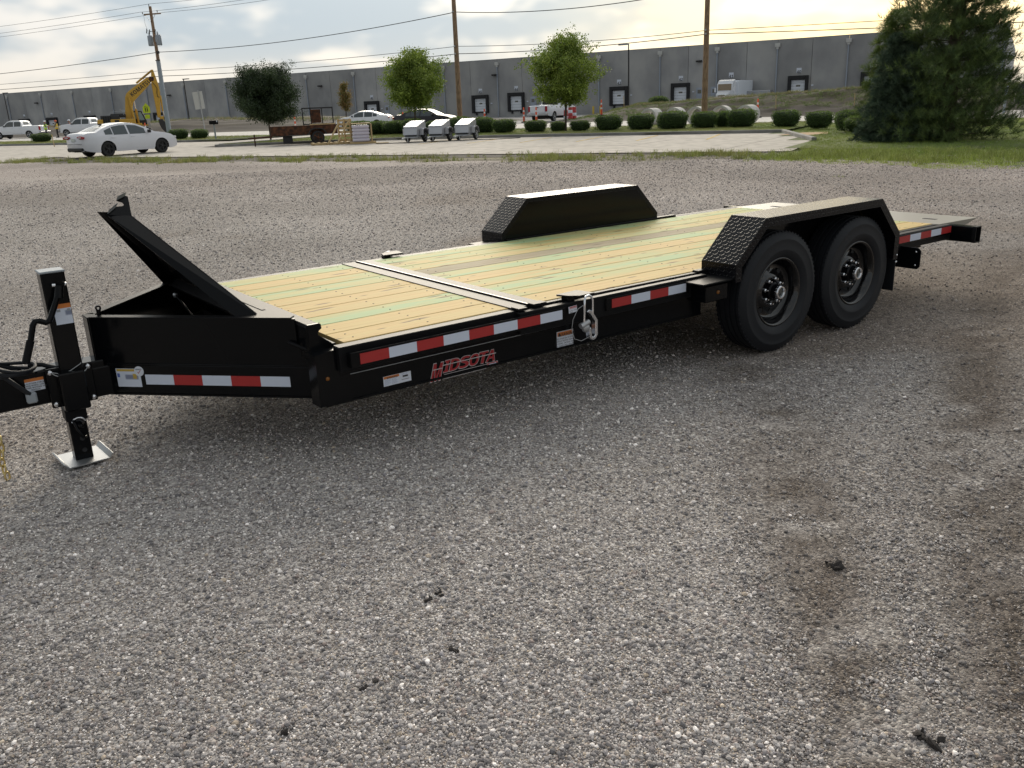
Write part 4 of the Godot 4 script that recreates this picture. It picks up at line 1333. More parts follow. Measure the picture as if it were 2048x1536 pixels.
func pebble_mesh(seed_: int) -> ArrayMesh:
	var r := RandomNumberGenerator.new()
	r.seed = seed_
	var b := Mb.new()
	b.smooth()
	var p := []
	var f := (1.0 + sqrt(5.0)) / 2.0
	for q in [[-1, f, 0], [1, f, 0], [-1, -f, 0], [1, -f, 0], [0, -1, f], [0, 1, f], [0, -1, -f], [0, 1, -f], [f, 0, -1], [f, 0, 1], [-f, 0, -1], [-f, 0, 1]]:
		var v := Vector3(q[0], q[1], q[2]).normalized() * r.randf_range(0.72, 1.18)
		p.append(Vector3(v.x * 1.1, v.y * 0.72, v.z * 0.9))
	b.flat()
	for q in [[0, 11, 5], [0, 5, 1], [0, 1, 7], [0, 7, 10], [0, 10, 11], [1, 5, 9], [5, 11, 4], [11, 10, 2], [10, 7, 6], [7, 1, 8], [3, 9, 4], [3, 4, 2], [3, 2, 6], [3, 6, 8], [3, 8, 9], [4, 9, 5], [2, 4, 11], [6, 2, 10], [8, 6, 7], [9, 8, 1]]:
		b.tri(p[q[0]], p[q[1]], p[q[2]])
	return b.done()

func make_pebbles():
	var r := RandomNumberGenerator.new()
	r.seed = 7
	var pal := [Color(0.31, 0.305, 0.30), Color(0.23, 0.225, 0.228), Color(0.40, 0.39, 0.38), Color(0.17, 0.165, 0.168), Color(0.50, 0.49, 0.48), Color(0.33, 0.31, 0.29), Color(0.27, 0.235, 0.22), Color(0.66, 0.65, 0.63), Color(0.11, 0.11, 0.115), Color(0.22, 0.22, 0.235), Color(0.80, 0.79, 0.77), Color(0.42, 0.37, 0.30)]
	for variant in 4:
		var xf := []
		var cs := []
		for i in 150000:
			# even in angle, thinning with distance
			var d := 1.5 + 25.0 * pow(r.randf(), 2.3)
			var az := r.randf_range(-0.66, 0.66)
			var x := d * tan(az)
			var z := -d
			var big := pow(r.randf(), 7.0)
			var rad := (0.0015 + 0.0021 * r.randf() + 0.0068 * big * big) * (0.92 + 0.058 * d)
			var k: int = mini(int(r.randf() * r.randf() * 13.0), 11) if big > 0.15 else mini(int(r.randf() * 12.5), 11)
			var p := Vector3(x, 0, z)
			var s := p.dot(U)
			var t := p.dot(N)
			var g := gravel_tint(s, t)
			var c: Color = pal[k] * Color(1.02, 0.975, 0.955) * r.randf_range(1.0, 1.7)
			var gc: Color = g[1]
			c = Color(c.r * lerpf(1.0, gc.r, 0.7), c.g * lerpf(1.0, gc.g, 0.7), c.b * lerpf(1.0, gc.b, 0.7))
			# fewer loose stones where the earth shows
			if gc.r < 0.68 and r.randf() < 0.55:
				continue
			var bs := Basis.from_euler(Vector3(r.randf_range(-0.4, 0.4), r.randf() * TAU, r.randf_range(-0.4, 0.4))).scaled(Vector3.ONE * rad)
			xf.append(Transform3D(bs, Vector3(x, g[0] + rad * r.randf_range(0.05, 0.55), z)))
			cs.append(c)
		var o := many("gravel_stones", pebble_mesh(900 + variant), M("pebble"), xf, cs)
		tag(o, ["loose grey and white gravel stones strewn over the yard", "loose brown and grey gravel stones among the others on the yard", "small rounded gravel stones scattered across the yard", "small broken gravel stones scattered across the yard"][variant], "gravel")
	# darker crumbs of earth and bigger stones, thinly over the whole yard
	var xf2 := []
	var cs2 := []
	for i in 26000:
		var d := 3.0 + 30.0 * sqrt(r.randf())
		var az := r.randf_range(-0.68, 0.66)
		var p := Vector3(d * tan(az), 0, -d)
		var s := p.dot(U)
		var t := p.dot(N)
		if t > 24.2 or fine.get_noise_2d(p.x * 2.6, p.z * 2.6) < r.randf_range(-0.35, 0.4):
			continue
		var g := gravel_tint(s, t)
		var rad := 0.004 + 0.012 * pow(r.randf(), 2.5) * clampf(d / 12.0, 0.4, 1.3)
		xf2.append(Transform3D(Basis.from_euler(Vector3(0, r.randf() * TAU, 0)).scaled(Vector3(rad * 1.3, rad * 0.8, rad)), Vector3(p.x, g[0] + rad * 0.2, p.z)))
		cs2.append(Color(0.09, 0.08, 0.075).lerp(Color(0.30, 0.28, 0.27), r.randf() * r.randf()))
	tag(many("dirt_crumbs", pebble_mesh(907), M("pebble"), xf2, cs2), "dark crumbs of earth sprinkled over the gravel", "gravel")
	# single clods of dark earth
	var spots := [[875, -0.29, -2.64, 0.030, "dark broken clod on the gravel in front of the trailer"], [1675, 1.13, -2.73, 0.034, "flat dark clod on the gravel below the wheels"], [735, -0.46, -2.16, 0.022, "smaller dark clod on the gravel nearest the camera's feet"], [1850, 1.04, -1.85, 0.036, "largest dark clod at the lower right of the gravel"], [905, -0.22, -2.32, 0.026, "dark lump between the broken clod and the camera"], [578, -0.65, -1.98, 0.020, "small dark clod beside pale stones at the lower left"]]
	for q in spots:
		var n := thing("dirt_clod", q[4], "dirt clod", Vector3(q[1], 0.006, q[2]), r.randf() * 6.0)
		for k in 9:
			var o := part("lump", pebble_mesh(950 + r.randi() % 20), M("dirt_lump", 0.035, 0.03, 0.028, 1.0), n)
			o.position = Vector3(r.randfn() * q[3] * 0.6, 0, r.randfn() * q[3] * 0.35)
			o.rotation = Vector3(r.randf(), r.randf() * 6.0, r.randf())
			o.scale = Vector3(1.3, 0.7, 1.0) * q[3] * (0.62 if k == 0 else r.randf_range(0.14, 0.42))

# ---------------------------------------------------------------- plants
func tuft_mesh(seed_: int, blades: int, h: float, spread: float, w: float) -> ArrayMesh:
	var r := RandomNumberGenerator.new()
	r.seed = seed_
	var b := Mb.new()
	b.flat()
	for i in blades:
		var a := r.randf() * TAU
		var o := Vector3(r.randf_range(-1, 1), 0, r.randf_range(-1, 1)) * spread
		var side := Vector3(cos(a), 0, sin(a)) * w
		var tip := o + Vector3(r.randf_range(-0.5, 0.5), 1.0, r.randf_range(-0.5, 0.5)) * h * r.randf_range(0.55, 1.0)
		var mid := o.lerp(tip, 0.55) + Vector3(0, h * 0.07, 0)
		b.tri(o - side, o + side, mid)
		b.tri(o - side * 0.2 + (mid - o) * 0.9, mid + side * 0.7, tip)
	return b.done()

func make_grass():
	var r := RandomNumberGenerator.new()
	r.seed = 5
	var leafm := M("grass_blade", 1, 1, 1, 0.7)
	leafm.vertex_color_use_as_albedo = true
	leafm.backlight_enabled = true
	leafm.backlight = Color(0.5, 0.5, 0.5)
	leafm.cull_mode = BaseMaterial3D.CULL_DISABLED
	var short := tuft_mesh(1, 10, 0.09, 0.10, 0.006)
	var weeds := tuft_mesh(2, 12, 0.17, 0.09, 0.011)
	var dry := tuft_mesh(3, 9, 0.5, 0.25, 0.014)
	# border along the gravel
	var xf := []
	var cs := []
	for i in 15000:
		var s := r.randf_range(-41.0, 14.0)
		var t := r.randf_range(22.4, 26.7) - smoothstep(-6.0, 4.0, s) * 3.4 * r.randf()
		var dens := smoothstep(22.4, 24.2, t + smoothstep(-6.0, 4.0, s) * 3.6) * (1.0 - smoothstep(25.9, 26.7, t)) * clampf((0.10 if s < -6.0 else 0.6) + 1.5 * fine.get_noise_2d(s * 2.5, t * 2.5), 0.03, 1.0)
		if r.randf() > dens:
			continue
		var gcol := Color(0.26, 0.32, 0.07).lerp(Color(0.42, 0.37, 0.16), r.randf() * 0.8 if s < -6.0 else r.randf() * 0.3)
		xf.append(Transform3D(Basis(Vector3.UP, r.randf() * TAU).scaled(Vector3.ONE * r.randf_range(0.5, 1.25)), on(s, t, -0.015)))
		cs.append(gcol * r.randf_range(0.7, 1.25))
	many("grass_tufts", weeds, leafm, xf, cs).set_meta("label", "weedy grass tufts growing along the edge of the gravel")
	# stray patches spreading into the gravel on the right
	xf = []
	cs = []
	for i in 12000:
		var s := r.randf_range(-7.0, 9.0)
		var t := r.randf_range(15.5, 24.0)
		var n := fine.get_noise_2d(s * 1.4 + 30.0, t * 2.2) + 0.5 * smoothstep(-4.0, 5.0, s) + 0.24 * (t - 20.5) / 3.0
		if n < 0.26 or r.randf() < 0.25:
			continue
		xf.append(Transform3D(Basis(Vector3.UP, r.randf() * TAU).scaled(Vector3.ONE * r.randf_range(0.4, 0.9)), on(s, t, 0.0)))
		cs.append(Color(0.38, 0.46, 0.09) * r.randf_range(0.8, 1.25))
	many("grass_patch", short, leafm, xf, cs).set_meta("label", "bright young grass spreading over gravel below the conifers")
	# lawn and verges
	xf = []
	cs = []
	for i in 60000:
		var s := r.randf_range(-9.2, 24.0)
		var t := r.randf_range(24.0, 49.8)
		if s < table([[24.0, -5.0], [27.0, -5.6], [32.0, -6.2], [39.2, -8.7], [50.0, -8.9]], t):
			continue
		var bare := Vector2(s + 7.6, (t - 37.0) * 0.45).length()
		if bare < 0.8:
			continue
		xf.append(Transform3D(Basis(Vector3.UP, r.randf() * TAU).scaled(Vector3.ONE * r.randf_range(0.5, 1.0)), on(s, t, 0.01)))
		var k := clampf(0.5 + fine.get_noise_2d(s * 1.5, t * 1.5), 0, 1)
		cs.append(Color(0.20, 0.29, 0.055).lerp(Color(0.37, 0.42, 0.10), k) * r.randf_range(0.75, 1.2))
	many("lawn_grass", short, leafm, xf, cs).set_meta("label", "mown green lawn grass round the conifers")
	xf = []
	cs = []
	for i in 34000:
		var left := r.randf() < 0.35
		var s := r.randf_range(-110.0, -45.4) if left else r.randf_range(-38.8, -8.8)
		var t := r.randf_range(42.7, 50.2) if left else r.randf_range(35.4, 50.2)
		if not left and t < table([[-39.0, 35.8], [-38.0, 35.1], [-35.0, 37.1], [-29.3, 40.0], [-20.2, 40.3], [-8.8, 39.7]], s):
			continue
		xf.append(Transform3D(Basis(Vector3.UP, r.randf() * TAU).scaled(Vector3.ONE * r.randf_range(0.5, 1.1)), on(s, t, 0.10)))
		var k := clampf(0.5 + fine.get_noise_2d(s * 1.5, t * 1.5), 0, 1)
		cs.append(Color(0.20, 0.27, 0.055).lerp(Color(0.44, 0.40, 0.15), k * 0.8) * r.randf_range(0.75, 1.2))
	many("verge_grass", short, leafm, xf, cs).set_meta("label", "patchy grass of the verges along the street")
	# dry grass and weeds on the bank
	xf = []
	cs = []
	for i in 30000:
		var s := r.randf_range(-130.0, 10.0) if i < 14000 else r.randf_range(-34.0, 2.0)
		if s > -49.5 and s < -33.5:
			continue
		var t := r.randf_range(66.8, 79.0) if i < 14000 else r.randf_range(68.0, 73.5)
		var crest := smoothstep(71.0, 73.5, t)
		if crest < 0.5 and (s < -40.0 or t < 67.8 or fine.get_noise_2d(s * 5.0, t * 5.0) < -0.08):
			continue
		var size := r.randf_range(0.5, 1.15) * (0.8 if crest > 0.5 else 0.42)
		xf.append(Transform3D(Basis(Vector3.UP, r.randf() * TAU).scaled(Vector3(size, size * (0.8 if s < -40.0 else 0.6), size)), on(s, t, -0.02)))
		cs.append((Color(0.36, 0.32, 0.17) if crest > 0.5 and r.randf() < 0.75 else Color(0.20, 0.28, 0.07)) * r.randf_range(0.7, 1.2))
	many("bank_grass", dry, leafm, xf, cs).set_meta("label", "dry grass and weeds on the bank beyond the street")

func leaf_clump(seed_: int, n: int, size: float, leaf: float, slim := 0.5) -> ArrayMesh:
	var r := RandomNumberGenerator.new()
	r.seed = seed_
	var b := Mb.new()
	b.flat()
	for i in n:
		var p := Vector3(r.randfn(), r.randfn() * 0.8, r.randfn()) * size * 0.45
		var a := Vector3(r.randf_range(-1, 1), r.randf_range(-0.7, 0.4), r.randf_range(-1, 1)).normalized() * leaf * r.randf_range(0.7, 1.2)
		var c := a.cross(Vector3(r.randf_range(-1, 1), r.randf_range(-1, 1), r.randf_range(-1, 1))).normalized() * leaf * slim
		b.tri(p, p + a * 0.5 + c * 0.5, p + a)
		b.tri(p, p + a, p + a * 0.5 - c * 0.5)
	return b.done()

func tree(called: String, label: String, at: Vector3, h: float, trunk_h: float, wid: float, cols: Array, seed_: int, count: int, clump: ArrayMesh, point := 0.8):
	var r := RandomNumberGenerator.new()
	r.seed = seed_
	var o := thing(called, label, "tree", at)
	var tk := Mb.new()
	var lean := Vector3(r.randf_range(-0.1, 0.1), 0, r.randf_range(-0.1, 0.1))
	tk.tube([Vector3(0, -0.1, 0), Vector3(0, 0.1, 0), lean * 0.4 + Vector3(0, trunk_h, 0), lean + Vector3(0, h * 0.62, 0), lean * 1.3 + Vector3(0, h * 0.9, 0)], 0.085 * h / 5.0, 0.015, 10)
	part("trunk", tk, M("bark"), o)
	var xf := []
	var cs := []
	var limbs := 30
	for i in limbs:
		var f := (i + 0.5) / limbs
		var y0 := lerpf(trunk_h * 0.95, h * 0.80, f)
		var a := i * 2.399 + r.randf_range(-0.4, 0.4)
		# widest about a third of the way up
		var prof := pow(sin(PI * clampf(0.16 + f * 0.80, 0.0, 1.0)), point) * wid * 0.5
		var reach := prof * r.randf_range(0.62, 1.12)
		var p0 := Vector3(0, y0 * 0.92, 0)
		var p2 := Vector3(cos(a) * reach, y0 + reach * r.randf_range(0.15, 0.55) + (0.3 if f > 0.8 else 0.0), sin(a) * reach)
		var p1 := p0.lerp(p2, 0.5) + Vector3(0, 0.1, 0)
		var lb := Mb.new()
		lb.tube([p0, p1, p2], 0.028 * h / 5.0, 0.006, 6, false)
		part("limb", lb, M("bark"), o)
		for k in int(count / limbs):
			var g := pow(r.randf(), 0.55)
			var q := p0.lerp(p1, g * 2.0) if g < 0.5 else p1.lerp(p2, g * 2.0 - 1.0)
			var sc := 0.27 * wid / 4.3 * (0.35 + 0.9 * g)
			q += Vector3(r.randfn(), r.randfn() * 0.8, r.randfn()) * sc
			if q.y < trunk_h * 0.8:
				q.y = trunk_h * 0.8 + r.randf() * 0.3
			xf.append(Transform3D(Basis.from_euler(Vector3(r.randf() * TAU, r.randf() * TAU, r.randf() * TAU)).scaled(Vector3.ONE * r.randf_range(0.6, 1.15)), q))
			cs.append((cols[0] as Color).lerp(cols[1], r.randf()) * r.randf_range(0.75, 1.2))
	many("crown", clump, M("leaf"), xf, cs, o)

func conifer(called: String, label: String, at: Vector3, h: float, wid: float, cols: Array, seed_: int, mesh: ArrayMesh, whorls: int, per: int, droop: float, dens: int, bare := 0.0):
	var r := RandomNumberGenerator.new()
	r.seed = seed_
	var o := thing(called, label, "tree", at)
	var tk := Mb.new()
	tk.tube([Vector3(0, -0.1, 0), Vector3(0.03, h * 0.5, 0), Vector3(0, h, 0)], 0.022 * h, 0.012, 10)
	part("trunk", tk, M("bark"), o)
	var xf := []
	var cs := []
	for w in whorls:
		var f := float(w) / whorls
		var y0 := lerpf(bare + 0.12, h * 0.97, f)
		var rad := wid * 0.5 * pow(1.0 - f, 0.72) + 0.10
		for k in per:
			var a := TAU * (k + r.randf() * 0.7) / per + w * 1.3
			var reach := rad * r.randf_range(0.70, 1.16)
			var d := Vector3(cos(a), 0, sin(a))
			var tip := Vector3(0, y0, 0) + d * reach + Vector3(0, reach * (r.randf_range(-0.15, 0.22) - droop), 0)
			if tip.y < 0.06: tip.y = 0.06 + r.randf() * 0.1
			var lb := Mb.new()
			lb.tube([Vector3(0, y0, 0), Vector3(0, y0, 0).lerp(tip, 0.5) + Vector3(0, 0.04, 0), tip], 0.016, 0.004, 5, false)
			part("limb", lb, M("bark"), o)
			for n in dens:
				var g := 0.22 + 0.78 * pow(r.randf(), 0.7)
				var p := Vector3(0, y0, 0).lerp(tip, g)
				var sp := 0.16 * reach * (1.15 - 0.5 * g) + 0.03
				p += Vector3(r.randfn() * sp, r.randfn() * sp * 0.45, r.randfn() * sp)
				if p.y < 0.05: p.y = 0.05 + r.randf() * 0.15
				var dir := (d * 0.9 + Vector3(r.randf_range(-0.6, 0.6), r.randf_range(-0.1, 0.6), r.randf_range(-0.6, 0.6))).normalized()
				var x := dir.cross(Vector3.UP).normalized()
				xf.append(Transform3D(Basis(x, dir, x.cross(dir)).scaled(Vector3.ONE * r.randf_range(0.7, 1.25)), p))
				cs.append((cols[0] as Color).lerp(cols[1], pow(r.randf(), 1.5)) * r.randf_range(0.75, 1.2))
	many("crown", mesh, M("needle"), xf, cs, o)

func needle_tuft(seed_: int, n: int, l: float, w: float, spread: float) -> ArrayMesh:
	var r := RandomNumberGenerator.new()
	r.seed = seed_
	var b := Mb.new()
	b.flat()
	for i in n:
		var d := Vector3(r.randf_range(-1, 1) * spread, r.randf_range(0.35, 1.0), r.randf_range(-1, 1) * spread).normalized()
		var s := d.cross(Vector3(r.randf_range(-1, 1), r.randf_range(-1, 1), r.randf_range(-1, 1))).normalized() * w
		var o := Vector3(0, r.randf() * l * 0.7 - l * 0.35, 0)
		b.tri(o - s, o + s, o + d * l * r.randf_range(0.7, 1.1))
	return b.done()

func bush_mesh(seed_: int, round_: float) -> Array:
	var r := RandomNumberGenerator.new()
	r.seed = seed_
	var n := FastNoiseLite.new()
	n.seed = seed_
	n.frequency = 1.3
	var pt := func(u: float, v: float) -> Vector3:
		var a := u * TAU
		var ph := (v - 0.5) * PI
		var d := Vector3(cos(a) * cos(ph), sin(ph), sin(a) * cos(ph))
		# between a ball and a clipped box
		var bx: float = 1.0 / pow(pow(absf(d.x), round_) + pow(absf(d.y), round_) + pow(absf(d.z), round_), 1.0 / round_)
		var p := d * bx * 0.5
		var taper := 0.86 + 0.20 * (p.y + 0.5)
		p.x *= taper
		p.z *= taper
		p *= 1.0 + 0.20 * n.get_noise_3dv(p * 2.2) + 0.10 * n.get_noise_3dv(p * 6.0)
		return p + Vector3(0, 0.5, 0)
	var core := Mb.new()
	var rows := []
	for j in 9:
		var row := []
		for i in 17:
			row.append((pt.call(float(i % 16) / 16.0, j / 8.0) - Vector3(0, 0.5, 0)) * 0.94 + Vector3(0, 0.5, 0))
		rows.append(row)
	core.grid(rows)
	var lv := Mb.new()
	lv.flat()
	for i in 2600:
		var u := r.randf()
		var v := acos(1.0 - 2.0 * r.randf()) / PI
		var p: Vector3 = pt.call(u, v)
		var out := (p - Vector3(0, 0.45, 0)).normalized()
		p += out * r.randf_range(-0.03, 0.012)
		var a := (out + Vector3(r.randf_range(-1, 1), r.randf_range(-0.6, 1.0), r.randf_range(-1, 1)) * 0.8).normalized() * 0.055
		var c := a.cross(Vector3(r.randf_range(-1, 1), r.randf_range(-1, 1), r.randf_range(-1, 1))).normalized() * 0.018
		var k := r.randf_range(0.6, 1.3)
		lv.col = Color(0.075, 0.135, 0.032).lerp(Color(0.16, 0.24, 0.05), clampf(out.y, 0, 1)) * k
		lv.tri(p - c, p + c, p + a)
	return [core.done(), lv.done()]

func make_plants():
	var clumps := [leaf_clump(1, 20, 0.30, 0.12, 0.62), leaf_clump(2, 20, 0.30, 0.12, 0.62), leaf_clump(3, 26, 0.28, 0.10, 0.6)]
	tree("crabapple_tree", "dark green round tree on the grass island behind the rusty trailer", on(-40.9, 41.8, 0.08), 4.4, 1.1, 3.9, [Color(0.028, 0.048, 0.022), Color(0.052, 0.085, 0.03)], 3, 3600, clumps[2], 0.45)
	tree("maple_tree", "light green young tree behind the black car and small silver trailers", on(-32.2, 45.3, 0.1), 5.1, 1.7, 3.6, [Color(0.13, 0.20, 0.03), Color(0.30, 0.38, 0.065)], 8, 2000, clumps[0], 0.8)
	tree("maple_tree", "light green young tree beside the clipped bushes near the white utility pickup", on(-21.6, 44.4, 0.1), 5.2, 1.6, 3.9, [Color(0.13, 0.20, 0.03), Color(0.30, 0.38, 0.065)], 14, 2000, clumps[1], 0.8)
	tree("sapling", "thin sapling with browning top behind the rusty trailer", on(-58.5, 70.5), 4.2, 1.2, 1.15, [Color(0.13, 0.16, 0.03), Color(0.30, 0.17, 0.06)], 21, 260, clumps[0])
	conifer("spruce_tree", "shorter blue green spruce left of the tall pine", on(-3.45, 31.0), 3.4, 1.9, [Color(0.036, 0.066, 0.042), Color(0.11, 0.16, 0.10)], 31, needle_tuft(5, 26, 0.17, 0.0065, 0.9), 19, 9, 0.12, 34)
	conifer("pine_tree", "tall dark green pine running out of the top of the picture", on(-2.0, 31.2), 12.0, 3.7, [Color(0.05, 0.088, 0.026), Color(0.16, 0.22, 0.06)], 33, needle_tuft(6, 24, 0.22, 0.0065, 0.9), 42, 8, 0.0, 36, 0.05)
	conifer("pine_tree", "light green pine showing behind the left side of the spruce", on(-3.9, 33.2), 4.3, 2.3, [Color(0.08, 0.13, 0.03), Color(0.20, 0.26, 0.06)], 35, needle_tuft(7, 20, 0.24, 0.0058, 1.0), 20, 5, -0.15, 15, 0.4)
	tree("ash_tree", "broad tree at the right edge of the picture behind the lawn", on(4.2, 46.0), 6.6, 1.5, 5.4, [Color(0.035, 0.06, 0.022), Color(0.11, 0.15, 0.04)], 41, 3000, clumps[2])
	tree("ash_tree", "second tree half hidden by the pine at the right edge", on(2.2, 52.0), 5.6, 1.2, 3.8, [Color(0.05, 0.08, 0.03), Color(0.12, 0.16, 0.05)], 43, 1500, clumps[2])
	# clipped bushes
	var bm := M("bush_core", 0.025, 0.042, 0.014, 1.0)
	var kinds := [bush_mesh(11, 4.0), bush_mesh(12, 3.2), bush_mesh(13, 2.6)]
	var list := [
		[-72.0, 46.8, 1.45, 0.80, 0, "clipped bush behind the white sedan, beyond the worker in the lime vest"], [-54.4, 46.2, 1.30, 0.80, 0, "clipped bush just past the white sedan's bonnet"], [-52.2, 46.2, 1.25, 0.78, 1, "clipped bush left of the mailbox"],
		[-36.9, 45.7, 1.7, 1.05, 2, "hedge bush behind the leaning pallet"], [-35.4, 45.6, 1.8, 1.0, 2, "hedge bush behind the wrapped stack"], [-33.9, 45.5, 1.7, 1.0, 2, "dark hedge bush right of the wrapped stack"], [-32.5, 45.4, 1.5, 1.1, 2, "hedge bush at the foot of the tree by the black car"], [-30.6, 45.2, 1.5, 0.9, 2, "hedge bush behind the leftmost silver trailer"], [-28.6, 44.8, 1.5, 1.1, 1, "hedge bush behind the middle silver trailer"], [-27.0, 44.6, 1.5, 1.05, 1, "clipped bush showing right of the rightmost silver trailer"],
		[-25.2, 43.9, 1.20, 0.86, 0, "clipped bush standing alone right of the silver trailers"], [-23.2, 43.9, 1.18, 0.76, 0, "clipped bush in front of the orange markers"], [-22.0, 44.3, 0.84, 0.64, 1, "small clipped bush left of the young tree's trunk"], [-20.7, 44.3, 1.0, 0.60, 0, "low clipped bush right of the young tree's trunk"], [-19.4, 44.9, 0.7, 0.62, 1, "small bush half behind the large square bush"], [-18.95, 44.1, 1.30, 0.88, 0, "large square clipped bush left of the first concrete pipe"],
		[-18.1, 45.8, 0.62, 0.66, 1, "small bush tucked left of the bush under the pipes"], [-17.05, 43.9, 1.35, 0.98, 0, "clipped bush in front of the first concrete pipe"], [-16.2, 45.2, 0.8, 0.8, 1, "bush in shade between two large clipped bushes"], [-15.3, 43.8, 1.48, 1.06, 0, "tallest clipped bush, in front of the middle pipe"], [-14.55, 45.6, 0.75, 0.75, 1, "bush squeezed behind the two largest bushes"], [-13.7, 44.0, 1.22, 0.90, 0, "clipped bush at the foot of the right pole"], [-13.0, 45.0, 0.95, 0.90, 1, "rounded bush right of the right pole's foot"], [-11.95, 44.3, 1.32, 0.98, 0, "clipped bush in front of the last concrete pipe"],
		[-9.6, 43.3, 1.18, 0.86, 0, "clipped bush standing free at the end of the parking lot"], [-7.85, 42.0, 1.12, 0.80, 0, "clipped bush above the bare earth patch"], [-5.95, 38.5, 1.25, 0.90, 1, "rounded bush left of the spruce"], [-5.35, 36.6, 1.1, 0.75, 2, "low bush against the spruce's skirt"]]
	for q in list:
		var o := thing("clipped_bush", q[5], "bush", on(q[0], q[1], 0.09), STREET + rng.randf_range(-0.3, 0.3), "clipped bushes along the street")
		part("inner_growth", kinds[q[4]][0], bm, o)
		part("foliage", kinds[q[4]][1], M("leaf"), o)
		o.scale = Vector3(q[2] * 0.97, q[3] * 0.84 * rng.randf_range(0.94, 1.06), q[2] * 0.92)
	for q in [[-34.0, 83.0, 2.6, 0.8, "dark shrub mound on the bank by the warehouse drive"], [-32.0, 83.0, 2.2, 0.95, "dark shrub mound right of the first one on the bank"], [-30.3, 82.6, 1.9, 1.15, "dark shrub mound nearest the dock doors on the bank"], [-55.2, 77.7, 3.4, 1.0, "dark shrubs behind the black car's roof"]]:
		var o := thing("shrub", q[4], "shrub", on(q[0], q[1], -0.1), 0.4)
		part("inner_growth", kinds[2][0], bm, o)
		part("foliage", kinds[2][1], M("leaf"), o)
		o.scale = Vector3(q[2], q[3], q[2] * 0.8)

